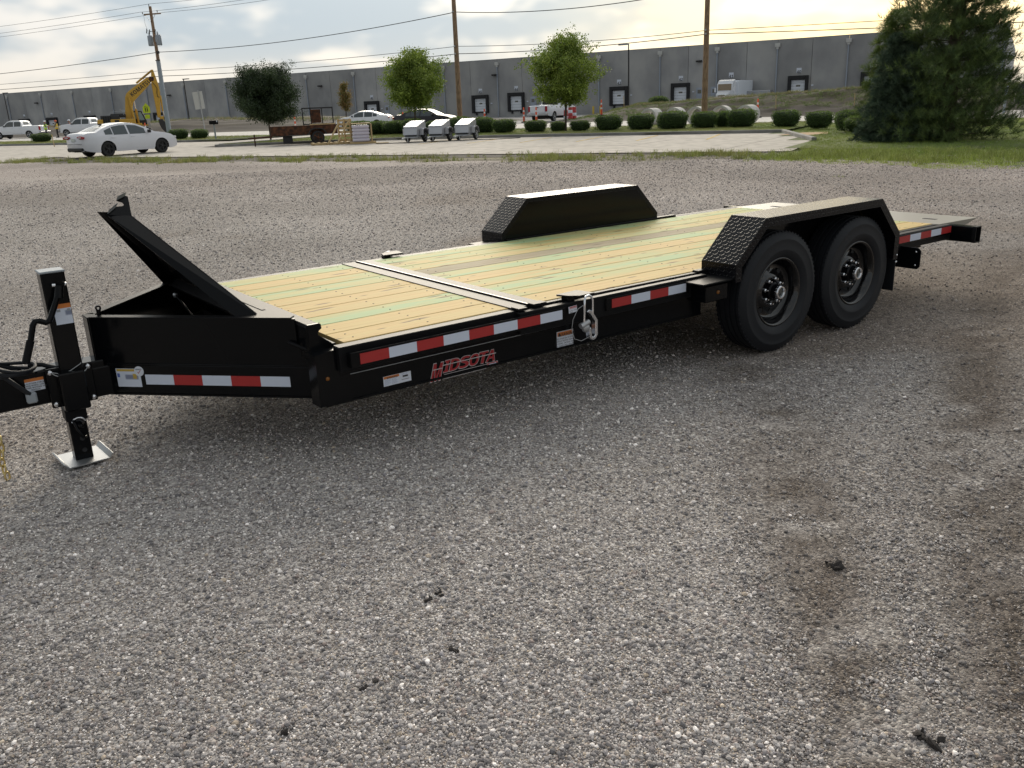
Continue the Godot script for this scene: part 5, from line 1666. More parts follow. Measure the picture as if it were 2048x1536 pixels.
# ---------------------------------------------------------------- warehouse
func make_warehouse():
	var o := thing("warehouse", "long grey concrete warehouse with a row of loading docks and downpipes", "warehouse")
	var wall := M("tilt_up_concrete")
	var bays := [-330.0, -305.0, -280.0, -254.0, -240.8, -227.7, -213.7, -201.2, -186.8, -174.4, -162.2, -149.1, -137.7, -126.4, -114.2, -103.5, -93.2, -81.8, -72.0, -62.2, -51.5, -42.2, -33.0, -22.9, -12.6, -2.6]
	var top := 9.25
	var put := func(called: String, mb: Mb, key: String, parent: Node) -> MeshInstance3D:
		return part(called, mb, M(key), parent)
	o.position = S(0, 141, 0)
	o.rotation.y = STREET      # local x along the street, local z towards it
	for i in bays.size() - 1:
		var n := 2 if bays[i + 1] - bays[i] < 20 else 3
		for k in n:
			var a: float = lerpf(bays[i], bays[i + 1], float(k) / n) + 0.03
			var c: float = lerpf(bays[i], bays[i + 1], float(k + 1) / n) - 0.03
			var b := Mb.new()
			b.box(Vector3((a + c) / 2, top / 2 - 0.4, -0.15 - rng.randf() * 0.015), Vector3(c - a, top + 0.8, 0.3))
			var m: StandardMaterial3D = wall
			var tone := rng.randi() % 4
			var key := "tilt_up_concrete_%d" % tone
			if not mats.has(key):
				m = wall.duplicate()
				m.albedo_color = Color(1, 1, 1) * [0.93, 0.98, 1.03, 0.965][tone]
				mats[key] = m
			part("wall_panel", b, mats[key], o)
	var back := Mb.new()
	back.box(Vector3(-166.3, top / 2 - 0.45, -45.2), Vector3(327.2, top - 0.3, 89.6))
	part("wall_core", back, M("grey_paint"), o)
	var roof := Mb.new()
	roof.box(Vector3(-166.3, top + 0.03, -0.16), Vector3(327.4, 0.06, 0.36))
	part("parapet_cap", roof, M("grey_paint"), o)
	for i in range(3, bays.size()):
		var s: float = bays[i] if i < bays.size() - 1 else -3.0
		var hd := Mb.new()
		hd.box(Vector3(s, top - 0.75, 0.17), Vector3(0.75, 0.55, 0.34), Transform3D(), 0.03)
		hd.box(Vector3(s, top - 1.15, 0.15), Vector3(0.4, 0.3, 0.26), Transform3D(), 0.03)
		part("downpipe_head", hd, M("sign_back"), o)
		var pp := Mb.new()
		pp.tube([Vector3(s, top - 1.2, 0.14), Vector3(s, 0.8, 0.14), Vector3(s, 0.2, 0.3), Vector3(s, -0.5, 0.34)], 0.10, 0.10, 8)
		part("downpipe", pp, M("transformer_grey"), o)
	# loading docks: s of the middle, width, height of the top of the seal, bottom of the door, number over it
	var docks := [[-222.1, 4.2, 2.85, 0.1, "54"], [-210.7, 4.2, 2.9, 0.1, "53"], [-195.9, 4.0, 2.95, 0.15, "52"], [-171.1, 3.9, 2.95, 0.15, "50"], [-134.2, 3.7, 3.1, 0.2, "47"], [-110.2, 3.5, 3.25, 0.45, "46"], [-85.5, 3.4, 3.42, 0.56, "45"], [-78.1, 3.3, 3.55, 0.62, "44"], [-58.6, 3.2, 3.73, 0.95, "43"], [-48.0, 3.1, 3.8, 1.06, "42"], [-39.9, 3.0, 3.9, 1.1, "41"], [-29.7, 3.0, 4.05, 1.25, "40"], [-19.4, 3.0, 4.1, 1.3, "39"]]
	for d in docks:
		var s: float = d[0]
		var w: float = d[1]
		var dk := Node3D.new()
		dk.name = "loading_dock"
		o.add_child(dk, true)
		dk.position = Vector3(s, 0, 0)
		var y1: float = d[2]
		var y0: float = d[3]
		var hgt := y1 - y0
		var door := Mb.new()
		var dw := w - 0.95
		var dh := hgt - 0.62
		for k in 5:
			door.box(Vector3(0, y0 + dh * (k + 0.5) / 5.0, 0.04), Vector3(dw, dh / 5.0 - 0.03, 0.05), Transform3D(), 0.012)
		part("dock_door", door, M("door_white"), dk)
		var win := Mb.new()
		win.box(Vector3(0.0, y0 + dh * 0.62, 0.068), Vector3(0.62, 0.26, 0.02))
		part("door_window", win, M("car_glass"), dk)
		for k in [-1.0, 1.0]:
			var pad := Mb.new()
			pad.box(Vector3(k * (w / 2 - 0.24), y0 + hgt / 2 - 0.12, 0.25), Vector3(0.46, hgt + 0.24, 0.5), Transform3D(), 0.04)
			part("side_pad", pad, M("dock_black"), dk)
			var bump := Mb.new()
			bump.box(Vector3(k * (w / 2 - 0.75), y0 - 0.35, 0.12), Vector3(0.3, 0.5, 0.2), Transform3D(), 0.03)
			part("bumper", bump, M("dock_black"), dk)
		var head := Mb.new()
		head.box(Vector3(0, y1 - 0.29, 0.27), Vector3(w - 0.94, 0.58, 0.52), Transform3D(), 0.04)
		part("head_pad", head, M("dock_black"), dk)
		var lev := Mb.new()
		lev.box(Vector3(0, y0 - 0.12, 0.06), Vector3(dw + 0.2, 0.2, 0.1))
		part("leveller", lev, M("dock_black"), dk)
		var sg := Mb.new()
		sg.box(Vector3(0, y1 + 0.72, 0.02), Vector3(0.72, 0.72, 0.04))
		var so := part("number_sign", sg, M("label_white"), dk)
		text("dock_number", d[4], 0.46, M("ink"), so, Transform3D(Basis(), Vector3(0, y1 + 0.52, 0.045)), "Droid Sans", 0.004, 700)
		var bx := Mb.new()
		bx.box(Vector3(w / 2 + 0.55, y0 + 1.35, 0.06), Vector3(0.32, 0.2, 0.1))
		part("door_switch", bx, M("label_white"), dk)
	for q in [[-106.7, 0.0, 2.35], [-74.8, 0.5, 2.72], [-72.6, 0.5, 2.72], [-44.9, 1.0, 3.0], [-42.5, 1.0, 3.0]]:
		var d := Mb.new()
		d.box(Vector3(q[0], (q[1] + q[2]) / 2, 0.04), Vector3(1.05, q[2] - q[1], 0.06), Transform3D(), 0.015)
		var dd := part("access_door", d, M("door_grey"), o)
		var g := Mb.new()
		g.box(Vector3(q[0], q[2] - 0.62, 0.075), Vector3(0.6, 0.55, 0.02))
		part("door_window", g, M("car_glass"), dd)
		var st := Mb.new()
		for k in 5:
			st.box(Vector3(q[0] + 0.5 + k * 0.28, q[1] - 0.12 - k * 0.2, 0.6), Vector3(0.28, 0.05, 1.1))
		st.tube([Vector3(q[0] - 0.5, q[1] + 1.0, 1.1), Vector3(q[0] + 0.5, q[1] + 1.0, 1.1), Vector3(q[0] + 1.8, q[1] - 0.1, 1.1)], 0.03, 0.03, 6)
		st.tube([Vector3(q[0] - 0.5, q[1] - 0.4, 1.1), Vector3(q[0] - 0.5, q[1] + 1.0, 1.1)], 0.03, 0.03, 6)
		part("door_steps", st, M("door_grey"), o)
	for q in [[-215.6, 6.5], [-166.9, 6.5], [-122.7, 6.55], [-82.3, 6.67], [-45.0, 6.9]]:
		var l := Mb.new()
		l.box(Vector3(q[0], q[1], 0.35), Vector3(0.9, 0.28, 0.6), Transform3D(), 0.06)
		part("wall_light", l, M("lamp_bronze"), o)

func make_yard():
	# lamp posts near the warehouse
	var i := 0
	for q in [[-207.8, 128.0, 8.7, "dark lamp post at the far left end of the warehouse"], [-146.9, 128.0, 8.95, "dark lamp post between the excavator and the dark round tree"], [-51.7, 128.0, 9.4, "dark lamp post by dock 43, its head turned left"]]:
		var o := thing("lamp_post", q[3], "lamp post", S(q[0], q[1], -0.45), STREET, "lamp posts in front of the warehouse")
		var p := Mb.new()
		p.tube([Vector3.ZERO, Vector3(0, q[2] + 0.4, 0)], 0.11, 0.09, 8)
		part("post", p, M("lamp_bronze"), o)
		var h := Mb.new()
		var dx := 1.1 if i < 2 else -1.3
		h.box(Vector3(dx * 0.6, q[2] + 0.42, 0), Vector3(1.6, 0.16, 0.5), Transform3D(), 0.04)
		part("lamp_head", h, M("lamp_bronze") if i < 2 else M("grey_paint"), o)
		i += 1
	# yellow bollards
	for q in [[-93.4, 140.0, 0.25, "yellow bollard left of the downpipe behind the black car"], [-91.4, 140.0, 0.25, "yellow bollard right of the downpipe behind the black car"], [-74.1, 140.0, 0.62, "yellow bollard left of the white utility pickup"], [-66.3, 140.0, 0.62, "yellow bollard above the white utility pickup's bonnet"], [-62.6, 140.0, 0.72, "yellow bollard right of the young tree, by the downpipe"], [-61.3, 140.0, 0.72, "yellow bollard nearest dock 43"]]:
		var o := thing("bollard", q[3], "bollard", S(q[0], q[1] - 0.6, -0.45), 0.0, "yellow bollards along the warehouse")
		var b := Mb.new()
		b.lathe([Vector2(0.17, 0), Vector2(0.17, q[2] + 0.42), Vector2(0.12, q[2] + 0.5), Vector2(0, q[2] + 0.53)], 10)
		part("post", b, M("safety_yellow"), o)
	# steel box by the wall
	var bo := thing("refuse_container", "low grey steel container by the warehouse wall behind the bank", "container", S(-35.3, 138.5, -0.45), STREET)
	var cb := Mb.new()
	cb.box(Vector3(0, 1.3, 0), Vector3(4.6, 2.6, 1.8), Transform3D(), 0.05)
	part("shell", cb, M("galvanised"), bo)
	for k in 5:
		var rb := Mb.new()
		rb.box(Vector3(-2.2 + k * 1.1, 1.3, 0.94), Vector3(0.1, 2.5, 0.1))
		part("rib", rb, M("door_grey"), bo)
	# concrete pipe sections waiting by the cut bank
	var names := ["leftmost of the five concrete pipe sections by the bank", "second concrete pipe section from the left", "middle one of the five concrete pipe sections", "concrete pipe section behind the right pole", "rightmost concrete pipe section by the bank"]
	var px := [[9.05, -54.4, -0.62], [10.35, -53.6, -0.5], [11.47, -53.0, -0.42], [12.77, -52.2, -0.45], [14.06, -51.5, -0.66]]
	for k in 5:
		var o := thing("concrete_pipe", names[k], "pipe", Vector3(px[k][0], 0, px[k][1]), px[k][2], "concrete pipe sections by the bank")
		var p: Vector3 = o.position
		o.position.y = land(p.dot(U), 51.5) + 0.53
		var b := Mb.new()
		b.lathe([Vector2(0.41, 0.5), Vector2(0.52, 0.5), Vector2(0.52, -0.5), Vector2(0.47, -0.5), Vector2(0.47, -0.62), Vector2(0.41, -0.62), Vector2(0.41, 0.5)], 28, Transform3D(Basis(Vector3.RIGHT, PI / 2), Vector3.ZERO), true)
		part("shell", b, M("pipe_concrete"), o)
	# orange delineators
	var cn: Node3D
	var spots := [[1.95, -77.9, "orange marker post left of the white utility pickup"], [2.85, -73.5, "orange marker post in front of the utility pickup's tailgate"], [-1.43, -78.4, "orange marker post at the right foot of the middle pole"], [8.33, -75.2, "orange marker post at the left end of the weedy bank"], [17.75, -62.6, "orange marker post right of the concrete pipes"], [-18.2, -80.0, "orange marker post above the rusty trailer's side"], [-31.6, -80.5, "orange marker post in front of the excavator bucket"], [-8.6, -79.5, "orange marker post behind the black car's boot"]]
	for q in spots:
		var at := Vector3(q[0], 0, q[1])
		at.y = land(at.dot(U), at.dot(N))
		if cn == null:
			cn = thing("marker_post", q[2], "traffic marker", at, 0.0, "orange traffic markers along the street")
			var bs := Mb.new()
			bs.box(Vector3(0, 0.05, 0), Vector3(0.5, 0.1, 0.5), Transform3D(), 0.03)
			part("base", bs, M("dock_black"), cn)
			var y := 0.1
			for k in 5:
				var seg := Mb.new()
				var h: float = [0.42, 0.14, 0.22, 0.14, 0.22][k]
				seg.lathe([Vector2(0.085 - k * 0.006, y), Vector2(0.083 - k * 0.006, y + h)] if k < 4 else [Vector2(0.06, y), Vector2(0.055, y + h), Vector2(0.03, y + h + 0.03), Vector2(0, y + h + 0.03)], 12)
				part("band", seg, M("cone_white") if k % 2 == 1 else M("cone_orange"), cn)
				y += h
		else:
			dup(cn, q[2], at, 0.0)
	var bar := thing("traffic_drum", "red and white drums standing together behind the young tree's trunk", "traffic drum", Vector3(5.75, land(-34.0, 70.0) + 0.05, -77.6), 0.0)
	for k in 3:
		for j in 4:
			var d := Mb.new()
			d.lathe([Vector2(0.20 - j * 0.01, j * 0.24), Vector2(0.195 - j * 0.01, j * 0.24 + 0.232), Vector2(0.0, j * 0.24 + 0.234)], 14, Transform3D(Basis(), Vector3(k * 0.36 - 0.2, 0, (k % 2) * 0.4)))
			part("band", d, M("tape_red") if (j + k) % 3 != 0 else M("label_white"), bar)
	# survey stakes
	for q in [[10.6, -78.0, 1.1, "thin survey stake on the bank left of the right pole"], [20.2, -66.5, 1.0, "thin yellow stake on the bank right of the concrete pipes"], [25.0, -64.0, 0.9, "thin pale stake on the bank near the light pine"], [-31.5, -63.5, 0.9, "thin white stake at the verge behind the sedan's bonnet"]]:
		var at := Vector3(q[0], 0, q[1])
		at.y = land(at.dot(U), at.dot(N)) - 0.05
		var o := thing("survey_stake", q[3], "stake", at)
		var b := Mb.new()
		b.box(Vector3(0, q[2] / 2, 0), Vector3(0.05, q[2], 0.02), Transform3D(Basis(Vector3.BACK, 0.04), Vector3.ZERO))
		part("lath", b, M("raw_wood"), o)

# ---------------------------------------------------------------- poles and wires
const LINE := 0.763   # the line of poles stands on the near side of the street
func pole(label: String, s: float, t: float, h: float, r: float) -> Node3D:
	var o := thing("utility_pole", label, "utility pole", S(s * LINE, t * LINE, 1.62 * (1.0 - LINE)), STREET)
	o.scale = Vector3.ONE * LINE
	var b := Mb.new()
	b.tube([Vector3(0, -0.8, 0), Vector3(0, h * 0.5, 0), Vector3(0, h, 0)], r * 1.15, r * 0.75, 12)
	part("post", b, M("pole_wood"), o)
	return o

func make_lines():
	var p1 := pole("leaning looking utility pole with crossarm and two transformers by the excavator", -78.5, 65.5, 12.5, 0.19)
	var sleeve := Mb.new()
	sleeve.tube([Vector3(0.02, 0, 0.03), Vector3(0.02, 7.3, 0.03)], 0.245, 0.215, 12)
	part("cable_guard", sleeve, M("transformer_grey"), p1)
	var arm := Mb.new()
	arm.box(Vector3(0, 11.75, 0.15), Vector3(2.5, 0.13, 0.11), Transform3D(Basis(Vector3.BACK, -0.03), Vector3.ZERO), 0.01)
	part("crossarm", arm, M("pole_wood"), p1)
	var br := Mb.new()
	br.tube([Vector3(-0.75, 11.7, 0.16), Vector3(0, 10.95, 0.14), Vector3(0.75, 11.65, 0.16)], 0.022, 0.022, 6)
	part("arm_brace", br, M("galvanised"), p1)
	for x in [-1.12, 0.0, 1.1]:
		var ins := Mb.new()
		var y := 12.5 if x == 0.0 else 11.82
		ins.lathe([Vector2(0.02, y), Vector2(0.06, y + 0.08), Vector2(0.04, y + 0.14), Vector2(0.06, y + 0.2), Vector2(0, y + 0.26)], 10, Transform3D(Basis(), Vector3(x, 0, 0.12)))
		part("insulator", ins, M("grey_paint"), p1)
	for s in [-1.0, 1.0]:
		var tf := Mb.new()
		var at := Vector3(s * 0.62, 8.75, 0.05)
		tf.lathe([Vector2(0.0, 0.0), Vector2(0.26, 0.02), Vector2(0.28, 0.08), Vector2(0.28, 0.92), Vector2(0.24, 1.02), Vector2(0.0, 1.06)], 18, Transform3D(Basis(), at))
		var to := part("transformer", tf, M("transformer_grey"), p1)
		var bs := Mb.new()
		bs.lathe([Vector2(0.06, 1.0), Vector2(0.075, 1.1), Vector2(0.05, 1.18), Vector2(0.07, 1.26), Vector2(0.02, 1.36)], 10, Transform3D(Basis(), at + Vector3(-0.08, 0, 0)))
		part("bushing", bs, M("grey_paint"), to)
		var hk := Mb.new()
		hk.box(at + Vector3(-s * 0.36, 0.6, 0), Vector3(0.22, 0.5, 0.12))
		part("hanger", hk, M("grey_paint"), to)
	for q in [[-0.85, 10.35], [-0.45, 10.25], [0.4, 10.2]]:
		var fu := Mb.new()
		fu.tube([Vector3(0, 10.1, 0.1), Vector3(q[0], q[1] - 0.1, 0.15)], 0.025, 0.025, 6)
		fu.tube([Vector3(q[0] - 0.08, q[1] - 0.35, 0.15), Vector3(q[0] + 0.05, q[1] + 0.1, 0.15)], 0.05, 0.04, 8)
		part("cutout_fuse", fu, M("lamp_bronze"), p1)
	var jw := Mb.new()
	jw.tube([Vector3(-0.95, 11.8, 0.15), Vector3(-0.9, 11.0, 0.2), Vector3(-0.8, 10.4, 0.15)], 0.012, 0.012, 5)
	jw.tube([Vector3(-0.8, 10.0, 0.15), Vector3(-0.75, 9.9, 0.15), Vector3(-0.7, 9.95, 0.05)], 0.012, 0.012, 5)
	jw.tube([Vector3(0.4, 9.9, 0.15), Vector3(0.65, 9.95, 0.1), Vector3(0.9, 9.7, 0.05), Vector3(0.92, 8.7, 0.05), Vector3(0.3, 8.6, 0.1), Vector3(0.2, 7.2, 0.2)], 0.012, 0.012, 5)
	part("jumper_wire", jw, M("wire"), p1)
	var clamp1 := Mb.new()
	clamp1.box(Vector3(0.05, 7.35, 0.1), Vector3(0.6, 0.1, 0.12))
	clamp1.box(Vector3(0.25, 8.1, 0.1), Vector3(0.35, 0.25, 0.12))
	part("cable_bracket", clamp1, M("lamp_bronze"), p1)
	var p2 := pole("wooden utility pole behind the silver trailers, tall and bare", -42.6, 66.6, 13.0, 0.21)
	var p3 := pole("wooden utility pole behind the concrete pipes and clipped bushes", -20.2, 64.7, 12.6, 0.20)
	for q in [[p2, 9.2, 6.5, 5.9], [p3, 8.9, 6.1, 5.85]]:
		var m := Mb.new()
		for y in [q[1], q[2], q[3]]:
			m.box(Vector3(0, y, 0.2), Vector3(0.12, 0.12, 0.16))
		part("cable_bracket", m, M("galvanised"), q[0])
	# wires from pole to pole, with sag; the ends run out of the picture
	var wires := [
		["thick cable bundle strung highest of the lower lines, past the middle pole's top", 0.032, [[-160.0, 65.5, 8.6], [-78.5, 65.7, 8.15], [-42.6, 66.8, 9.2], [-20.2, 64.9, 8.9], [40.0, 64.0, 9.0]], 0.55],
		["upper one of the two low cables crossing the warehouse roofline", 0.022, [[-160.0, 65.5, 7.2], [-78.5, 65.7, 6.35], [-42.6, 66.8, 6.5], [-20.2, 64.9, 6.1], [40.0, 64.0, 5.6]], 0.25],
		["lower one of the two low cables crossing the warehouse roofline", 0.030, [[-160.0, 65.5, 6.5], [-78.5, 65.7, 5.82], [-42.6, 66.8, 5.9], [-20.2, 64.9, 5.85], [40.0, 64.0, 4.4]], 0.25],
		["leftmost power line on the crossarm of the transformer pole", 0.016, [[-170.0, 64.8, 13.4], [-79.5, 65.0, 12.0], [-42.6, 66.0, 13.2]], 0.5],
		["power line on the pin at the top of the transformer pole", 0.016, [[-170.0, 65.6, 14.4], [-78.5, 65.6, 12.75], [-42.6, 66.7, 13.6]], 0.5],
		["rightmost power line on the crossarm of the transformer pole", 0.016, [[-170.0, 66.2, 13.0], [-77.5, 66.2, 11.9], [-42.6, 67.2, 13.1]], 0.5]]
	for w in wires:
		var o := thing("overhead_wire", w[0], "wire")
		var pts: Array = w[2]
		for i in pts.size() - 1:
			var a := S(pts[i][0] * LINE, pts[i][1] * LINE, 1.62 + (pts[i][2] - 1.62) * LINE)
			var c := S(pts[i + 1][0] * LINE, pts[i + 1][1] * LINE, 1.62 + (pts[i + 1][2] - 1.62) * LINE)
			var path := []
			for k in 25:
				var f := k / 24.0
				path.append(a.lerp(c, f) - Vector3(0, w[3] * LINE * 4.0 * f * (1.0 - f) * (1.0 if i > 0 else 1.8), 0))
			var b := Mb.new()
			b.tube(path, w[1] * LINE, w[1] * LINE, 6, false)
			part("span", b, M("wire"), o)
	# slack loops and a closure by the poles
	var cl := thing("cable_closure", "brown cable closure hanging on the wire left of the leaning pole", "cable closure", S(-80.1 * LINE, 65.6 * LINE, 1.62 + 4.0 * LINE))
	cl.scale = Vector3.ONE * LINE
	var cb := Mb.new()
	cb.lathe([Vector2(0, -0.26), Vector2(0.2, -0.2), Vector2(0.24, 0), Vector2(0.2, 0.2), Vector2(0, 0.26)], 12, Transform3D(Basis(Vector3.BACK, 1.3), Vector3.ZERO))
	part("closure_body", cb, M("rust"), cl)

# ---------------------------------------------------------------- signs and mailbox
func make_signs():
	var a := Vector3(-27.0, 0, -82.5)
	a.y = land(a.dot(U), a.dot(N))
	var o := thing("road_sign", "back of a tall rectangular sign on a leaning post left of the dark tree", "sign", a, -0.25)
	o.rotation.z = 0.05
	var b := Mb.new()
	b.box(Vector3(0, 1.9, 0), Vector3(0.07, 3.9, 0.05))
	part("post", b, M("galvanised"), o)
	var p := Mb.new()
	p.box(Vector3(-0.06, 3.0, -0.04), Vector3(1.0, 1.5, 0.02), Transform3D(Basis(Vector3.BACK, 0.02), Vector3.ZERO))
	part("panel", p, M("sign_back"), o)
	a = Vector3(-33.0, 0, -85.0)
	a.y = land(a.dot(U), a.dot(N))
	o = thing("school_crossing_sign", "lime yellow school crossing sign beside the excavator's cab", "sign", a, 0.35)
	o.scale = Vector3(0.68, 1.0, 0.68)
	b = Mb.new()
	b.box(Vector3(0, 1.3, -0.03), Vector3(0.07, 2.6, 0.05))
	part("post", b, M("galvanised"), o)
	p = Mb.new()
	p.prism(PackedVector2Array([Vector2(-0.46, 2.1), Vector2(0.46, 2.1), Vector2(0.46, 2.62), Vector2(0, 3.0), Vector2(-0.46, 2.62)]), 0.0, 0.02)
	var so := part("panel", p, M("sign_lime"), o)
	for k in 2:
		var f := Mb.new()
		var x := -0.13 + k * 0.24
		f.lathe([Vector2(0.055, 0), Vector2(0.055, 0.01), Vector2(0, 0.01)], 12, Transform3D(Basis(Vector3.RIGHT, PI / 2), Vector3(x, 2.66 - k * 0.05, 0.022)), true)
		f.prism(PackedVector2Array([Vector2(x - 0.07, 2.36), Vector2(x + 0.07, 2.36), Vector2(x + 0.055, 2.58), Vector2(x - 0.055, 2.58)]), 0.021, 0.03)
		f.prism(PackedVector2Array([Vector2(x - 0.09, 2.2), Vector2(x - 0.05, 2.2), Vector2(x, 2.32), Vector2(x + 0.05, 2.2), Vector2(x + 0.09, 2.2), Vector2(x + 0.05, 2.38), Vector2(x - 0.05, 2.38)]), 0.021, 0.03)
		part("walking_figure", f, M("ink"), so)
	var bar := Mb.new()
	bar.box(Vector3(0, 2.02, 0.0), Vector3(0.8, 0.07, 0.03))
	part("bar", bar, M("lamp_bronze"), o)
	var pq := Mb.new()
	pq.box(Vector3(0, 1.78, 0.0), Vector3(0.62, 0.36, 0.02))
	part("plaque", pq, M("sign_lime"), o)
	var pw := Mb.new()
	pw.box(Vector3(0, 1.2, 0.0), Vector3(0.46, 0.6, 0.02))
	part("plaque", pw, M("sign_back"), o)
	a = Vector3(-19.9, 0, -62.8)
	o = thing("mailbox", "black mailbox on a grey post at the verge behind the parking entrance", "mailbox", a + Vector3(0, land(a.dot(U), a.dot(N)) + 0.08, 0), 0.25)
	b = Mb.new()
	b.box(Vector3(0, 0.5, 0), Vector3(0.11, 1.0, 0.11), Transform3D(), 0.01)
	part("post", b, M("grey_paint"), o)
	p = Mb.new()
	p.prism(PackedVector2Array([Vector2(-0.14, 0), Vector2(0.14, 0), Vector2(0.14, 0.16), Vector2(0.1, 0.25), Vector2(0, 0.29), Vector2(-0.1, 0.25), Vector2(-0.14, 0.16)]), -0.3, 0.3, Transform3D(Basis(Vector3.UP, PI / 2), Vector3(0, 1.0, 0)), 0.01)
	part("box", p, M("black_steel"), o)
	var fl := Mb.new()
	fl.box(Vector3(0.22, 1.2, 0.15), Vector3(0.06, 0.1, 0.01))
	part("flag", fl, M("label_white"), o)

# ---------------------------------------------------------------- vehicles
# x runs from the tail (0) to the nose (L), z is across; the sides are grids between a lower line (with wheel arches) and the upper outline
class Shape:
	var L := 4.87
	var W := 1.85
	var up: Array
	var sill := 0.22
	var belt := 0.92
	var roof := 1.47
	var wheels := [1.05, 3.9]
	var wr := 0.335
	var tumble := 0.30
	var blunt := 0.35
	func top(x: float) -> float:
		if x <= up[0].x: return up[0].y
		for i in up.size() - 1:
			if x <= up[i + 1].x:
				return lerpf(up[i].y, up[i + 1].y, (x - up[i].x) / maxf(up[i + 1].x - up[i].x, 1e-5))
		return up[-1].y
	func half(x: float, y: float) -> float:
		var e := minf(x, L - x)
		var k := 1.0 - 0.20 * pow(1.0 - clampf(e / (blunt * 2.2), 0.0, 1.0), 2.0)
		var v := clampf((y - sill) / (belt - sill), 0.0, 1.0)
		k *= 0.955 + 0.045 * sin(PI * clampf(v * 0.95 + 0.05, 0, 1))
		if y > belt:
			k *= 1.0 - tumble * (y - belt) / maxf(roof - belt, 0.1)
		return W * 0.5 * k
	func low(x: float) -> float:
		var y := sill + 0.10 * pow(1.0 - clampf(minf(x, L - x) / 0.6, 0, 1), 2.0)
		for c in wheels:
			var d: float = absf(x - c)
			var r := wr + 0.055
			if d < r:
				y = maxf(y, wr + sqrt(r * r - d * d))
		return y
	func xs(a: float, b: float, step := 0.09) -> Array:
		var out := {}
		var n := int(ceil((b - a) / step))
		for i in n + 1:
			out[snappedf(lerpf(a, b, float(i) / n), 0.0001)] = true
		for p in up:
			if p.x > a and p.x < b: out[snappedf(p.x, 0.0001)] = true
		for c in wheels:
			for q in [-1.0, -0.985, -0.93, -0.8, 0.8, 0.93, 0.985, 1.0]:
				var x: float = c + q * (wr + 0.055)
				if x > a and x < b: out[snappedf(x, 0.0001)] = true
		var k := out.keys()
		k.sort()
		return k

func car_side(sh: Shape, m: Mb, s: float, a: float, b: float, lo, hi, off: float, rows := 9):
	var g := []
	for x in sh.xs(a, b):
		var col := []
		var y0: float = lo.call(x) if lo is Callable else lo
		var y1: float = hi.call(x) if hi is Callable else hi
		y1 = maxf(y0 + 0.001, y1)
		for j in rows + 1:
			var y := lerpf(y0, y1, float(j) / rows)
			col.append(Vector3(x, y, s * (sh.half(x, y) + off)))
		g.append(col)
	if s > 0:
		g.reverse()
	var h := []
	for col in g:
		h.append(col)
	m.grid(h)

func car_top(sh: Shape, m: Mb, a: float, b: float, inset: float, off: float, n := 6):
	var g := []
	for x in sh.xs(a, b):
		var y := sh.top(x)
		var w := maxf(sh.half(x, y) - inset, 0.02)
		var row := []
		for j in n + 1:
			var f := lerpf(-1.0, 1.0, float(j) / n)
			row.append(Vector3(x, y + 0.035 * (1.0 - f * f) + off, w * f))
		g.append(row)
	m.grid(g)

func car_wheel(parent: Node3D, at: Vector3, r: float, w: float, s: float, rim_key: String, spokes: int):
	var n := Node3D.new()
	n.name = "wheel"
	parent.add_child(n, true)
	n.position = at
	n.rotation.x = PI / 2 * s
	var t := Mb.new()
	t.lathe([Vector2(r * 0.66, w * 0.42), Vector2(r * 0.80, w * 0.5), Vector2(r * 0.95, w * 0.46), Vector2(r, w * 0.34), Vector2(r, -w * 0.34), Vector2(r * 0.95, -w * 0.46), Vector2(r * 0.6, -w * 0.5)], 28)
	part("tyre", t, M("car_tyre"), n)
	var k := Mb.new()
	k.lathe([Vector2(r * 0.70, w * 0.42), Vector2(r * 0.66, w * 0.46), Vector2(r * 0.62, w * 0.40), Vector2(r * 0.60, w * 0.2)], 28)
	for i in spokes:
		var a := TAU * i / spokes
		k.box(Vector3(r * 0.36, w * 0.36, 0), Vector3(r * 0.56, w * 0.12, r * 0.15), Transform3D(Basis(Vector3.UP, a), Vector3.ZERO), 0.008)
	k.lathe([Vector2(r * 0.17, w * 0.3), Vector2(r * 0.15, w * 0.45), Vector2(0, w * 0.46)], 16)
	part("rim", k, M(rim_key), n)
	var d := Mb.new()
	d.lathe([Vector2(r * 0.62, w * 0.10), Vector2(0, w * 0.08)], 24)
	part("brake_disc", d, M("car_trim"), n)

